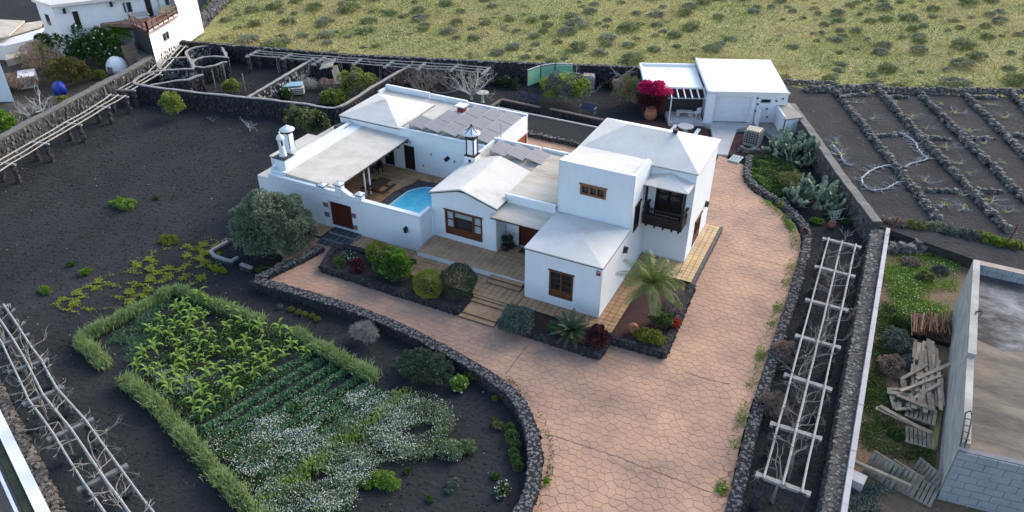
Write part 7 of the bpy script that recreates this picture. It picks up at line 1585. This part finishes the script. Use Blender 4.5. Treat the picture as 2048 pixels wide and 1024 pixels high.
for i, (x, y, m_) in enumerate(((1870,462,G_fieldbush),(1900,470,G_grey),(1935,478,G_grey),(1965,482,G_yel),(2020,497,G_yel),(1830,458,G_olivetree),(1985,490,G_bright),(1790,452,G_brownbush))):
    bush(x, y, (.95,.6,.38), '%s bush on the rubble bank at the edge of the vineyard' % ['grey scrubby','second grey scrubby','silver green scrubby','yellow flowering','yellowish right hand','khaki left hand','bright green low','brown leftmost'][i], m_, 2200, .13, .05, z=.7, lift=.6, K=30, sub=.24, group='bushes on the rubble bank', name='bank_bush')
# ---- the field
def visible(x, y):
    p = Vector((x, y, -CAM_H+1)); d = p.dot(FW); sx = p.dot(RT)/d*FPX; sy = -p.dot(UP)/d*FPX
    return -1060 < sx < 1060 and -545 < sy < 540
def backline(x): return backy(x)
FB = []
for s in range(5):
    ma = (G_fieldbush, G_fbush2)[s % 2]; C, D = crown_pts(1500, (1,1,.55), 30, .28, -.1, .2); C = C+[0,0,.3]; C = C[C[:,2] > 0]
    FB.append(npmesh('field_bush', leafquads(C, C+nr.normal(size=C.shape)*.5, .17, .05), 4, ma))
g = random.Random(5); placed = []
tries = 0
while len(placed) < 285 and tries < 40000:
    tries += 1
    x = g.uniform(-125, 60); y = g.uniform(52, 150)
    if y < backline(x)+1.2 or not visible(x, y): continue
    if x < -64 and y < 60: continue
    s = g.uniform(.35, 1.3)*(1.0+.2*math.sin(x*.2))
    if any((x-a)**2+(y-b)**2 < (s+c)**2*1.3 for a, b, c in placed): continue
    if float(vn(np.float64(x), np.float64(y), .12, 1.0))+g.uniform(-.25,.25) < .38: continue
    placed.append((x, y, s))
for i, (x, y, s) in enumerate(placed):
    o = obj('field_bush', g.choice(FB)); o.location = (x, y, fieldz(x,y)-.05); o.rotation_euler = (0,0,g.uniform(0,6.28)); o.scale = (s*g.uniform(.85,1.25),s,s*g.uniform(.6,.95))
    tag(o, 'low grey-green round bush standing in the yellow-green field', 'bush', 'bushes of the field')
SCV = []
for _ in range(2600):
    x = g.uniform(-125, 60); y = g.uniform(52, 150)
    if y < backline(x)+.5 or not visible(x, y) or (x < -64 and y < 62): continue
    if float(vn(np.float64(x), np.float64(y), .2, 2.0))+g.uniform(-.3,.3) < .45: continue
    k = g.randint(25, 60); r_ = g.uniform(.25,.75); c_ = nr.normal(size=(k,3))*[r_*.5,r_*.5,.08]; c_[:,2] = np.abs(c_[:,2])+.08; SCV.append(c_+[x,y,fieldz(x,y)])
SCV = np.concatenate(SCV)
o = obj('field_scrub', npmesh('field_scrub', leafquads(SCV, nr.normal(size=SCV.shape)+[0,0,.4], .2*nr.uniform(.6,1.2,len(SCV)), .07), 4, G_fbush2), None, 'stuff'); tag(o, 'fine low scrub spread between the bushes of the field', 'scrub')
N_ = 330000
X = nr.uniform(-125, 60, N_); Y = nr.uniform(50, 150, N_)
bx_ = np.interp(X, [-400,-84,-64.6]+[p[0] for p in back[1:]]+[300], [0,80,52.6]+[p[1] for p in back[1:]]+[160])
PP = np.column_stack([X, Y, np.full(N_, -CAM_H+1.0)]); dd = PP@np.array(FW); sx = PP@np.array(RT)/dd*FPX; sy = -(PP@np.array(UP))/dd*FPX
k = (Y > bx_+.15) & (np.abs(sx) < 1060) & (np.abs(sy) < 540) & ((X > -64) | (Y > 62))
X, Y = X[k], Y[k]; n = len(X); Zf = FZ+0.35*np.sin(X*0.11+1)*np.sin(Y*0.07)+0.15*np.sin(X*0.31)*np.cos(Y*0.23)
hh = nr.uniform(.05,.22,n)*(.5+vn(X,Y,.5,2)); C3 = np.column_stack([X,Y,Zf+hh]); pick = vn(X,Y,.22,1.5)+nr.normal(size=n)*.12
G_f2 = leafmat('dry_field_blade', [(0.24,0.18,0.075),(0.38,0.29,0.12),(0.50,0.41,0.20)], .25, scale=.2); G_f3 = leafmat('green_field_blade', [(0.10,0.135,0.035),(0.17,0.21,0.055),(0.26,0.31,0.09)], .3, scale=.2)
orange = np.exp(-(((X+57)/9)**2+((Y-58)/4)**2)); pick2 = pick-orange*.6
for ma, m, lb in ((G_f2, pick2 < .40, 'dry straw coloured grass patches of the field'), (G_f3, pick2 > .62, 'darker green grass patches of the field'), (G_field1, (pick2 >= .40) & (pick2 <= .62), 'yellow-green flowering grass of the field')):
    o = obj('field_grass', npmesh('field_grass', leafquads(C3[m], nr.normal(size=(int(m.sum()),3))+[0,0,.6], .26*nr.uniform(.6,1.2,int(m.sum())), .10), 4, ma), None, 'stuff'); tag(o, lb, 'grass')
m = nr.choice(n, 5200, replace=False); m = m[vn(X[m],Y[m],.35,4) > .5]
o = obj('field_flowers', npmesh('field_flowers', leafquads(C3[m]+[0,0,.1], nr.normal(size=(len(m),3)), .13, .13), 4, mat('cream_petal', [(0.45,0.44,0.20),(0.62,0.60,0.42)], scale=3)), None, 'stuff'); tag(o, 'small pale yellow flowers dotted over the field', 'wildflowers')
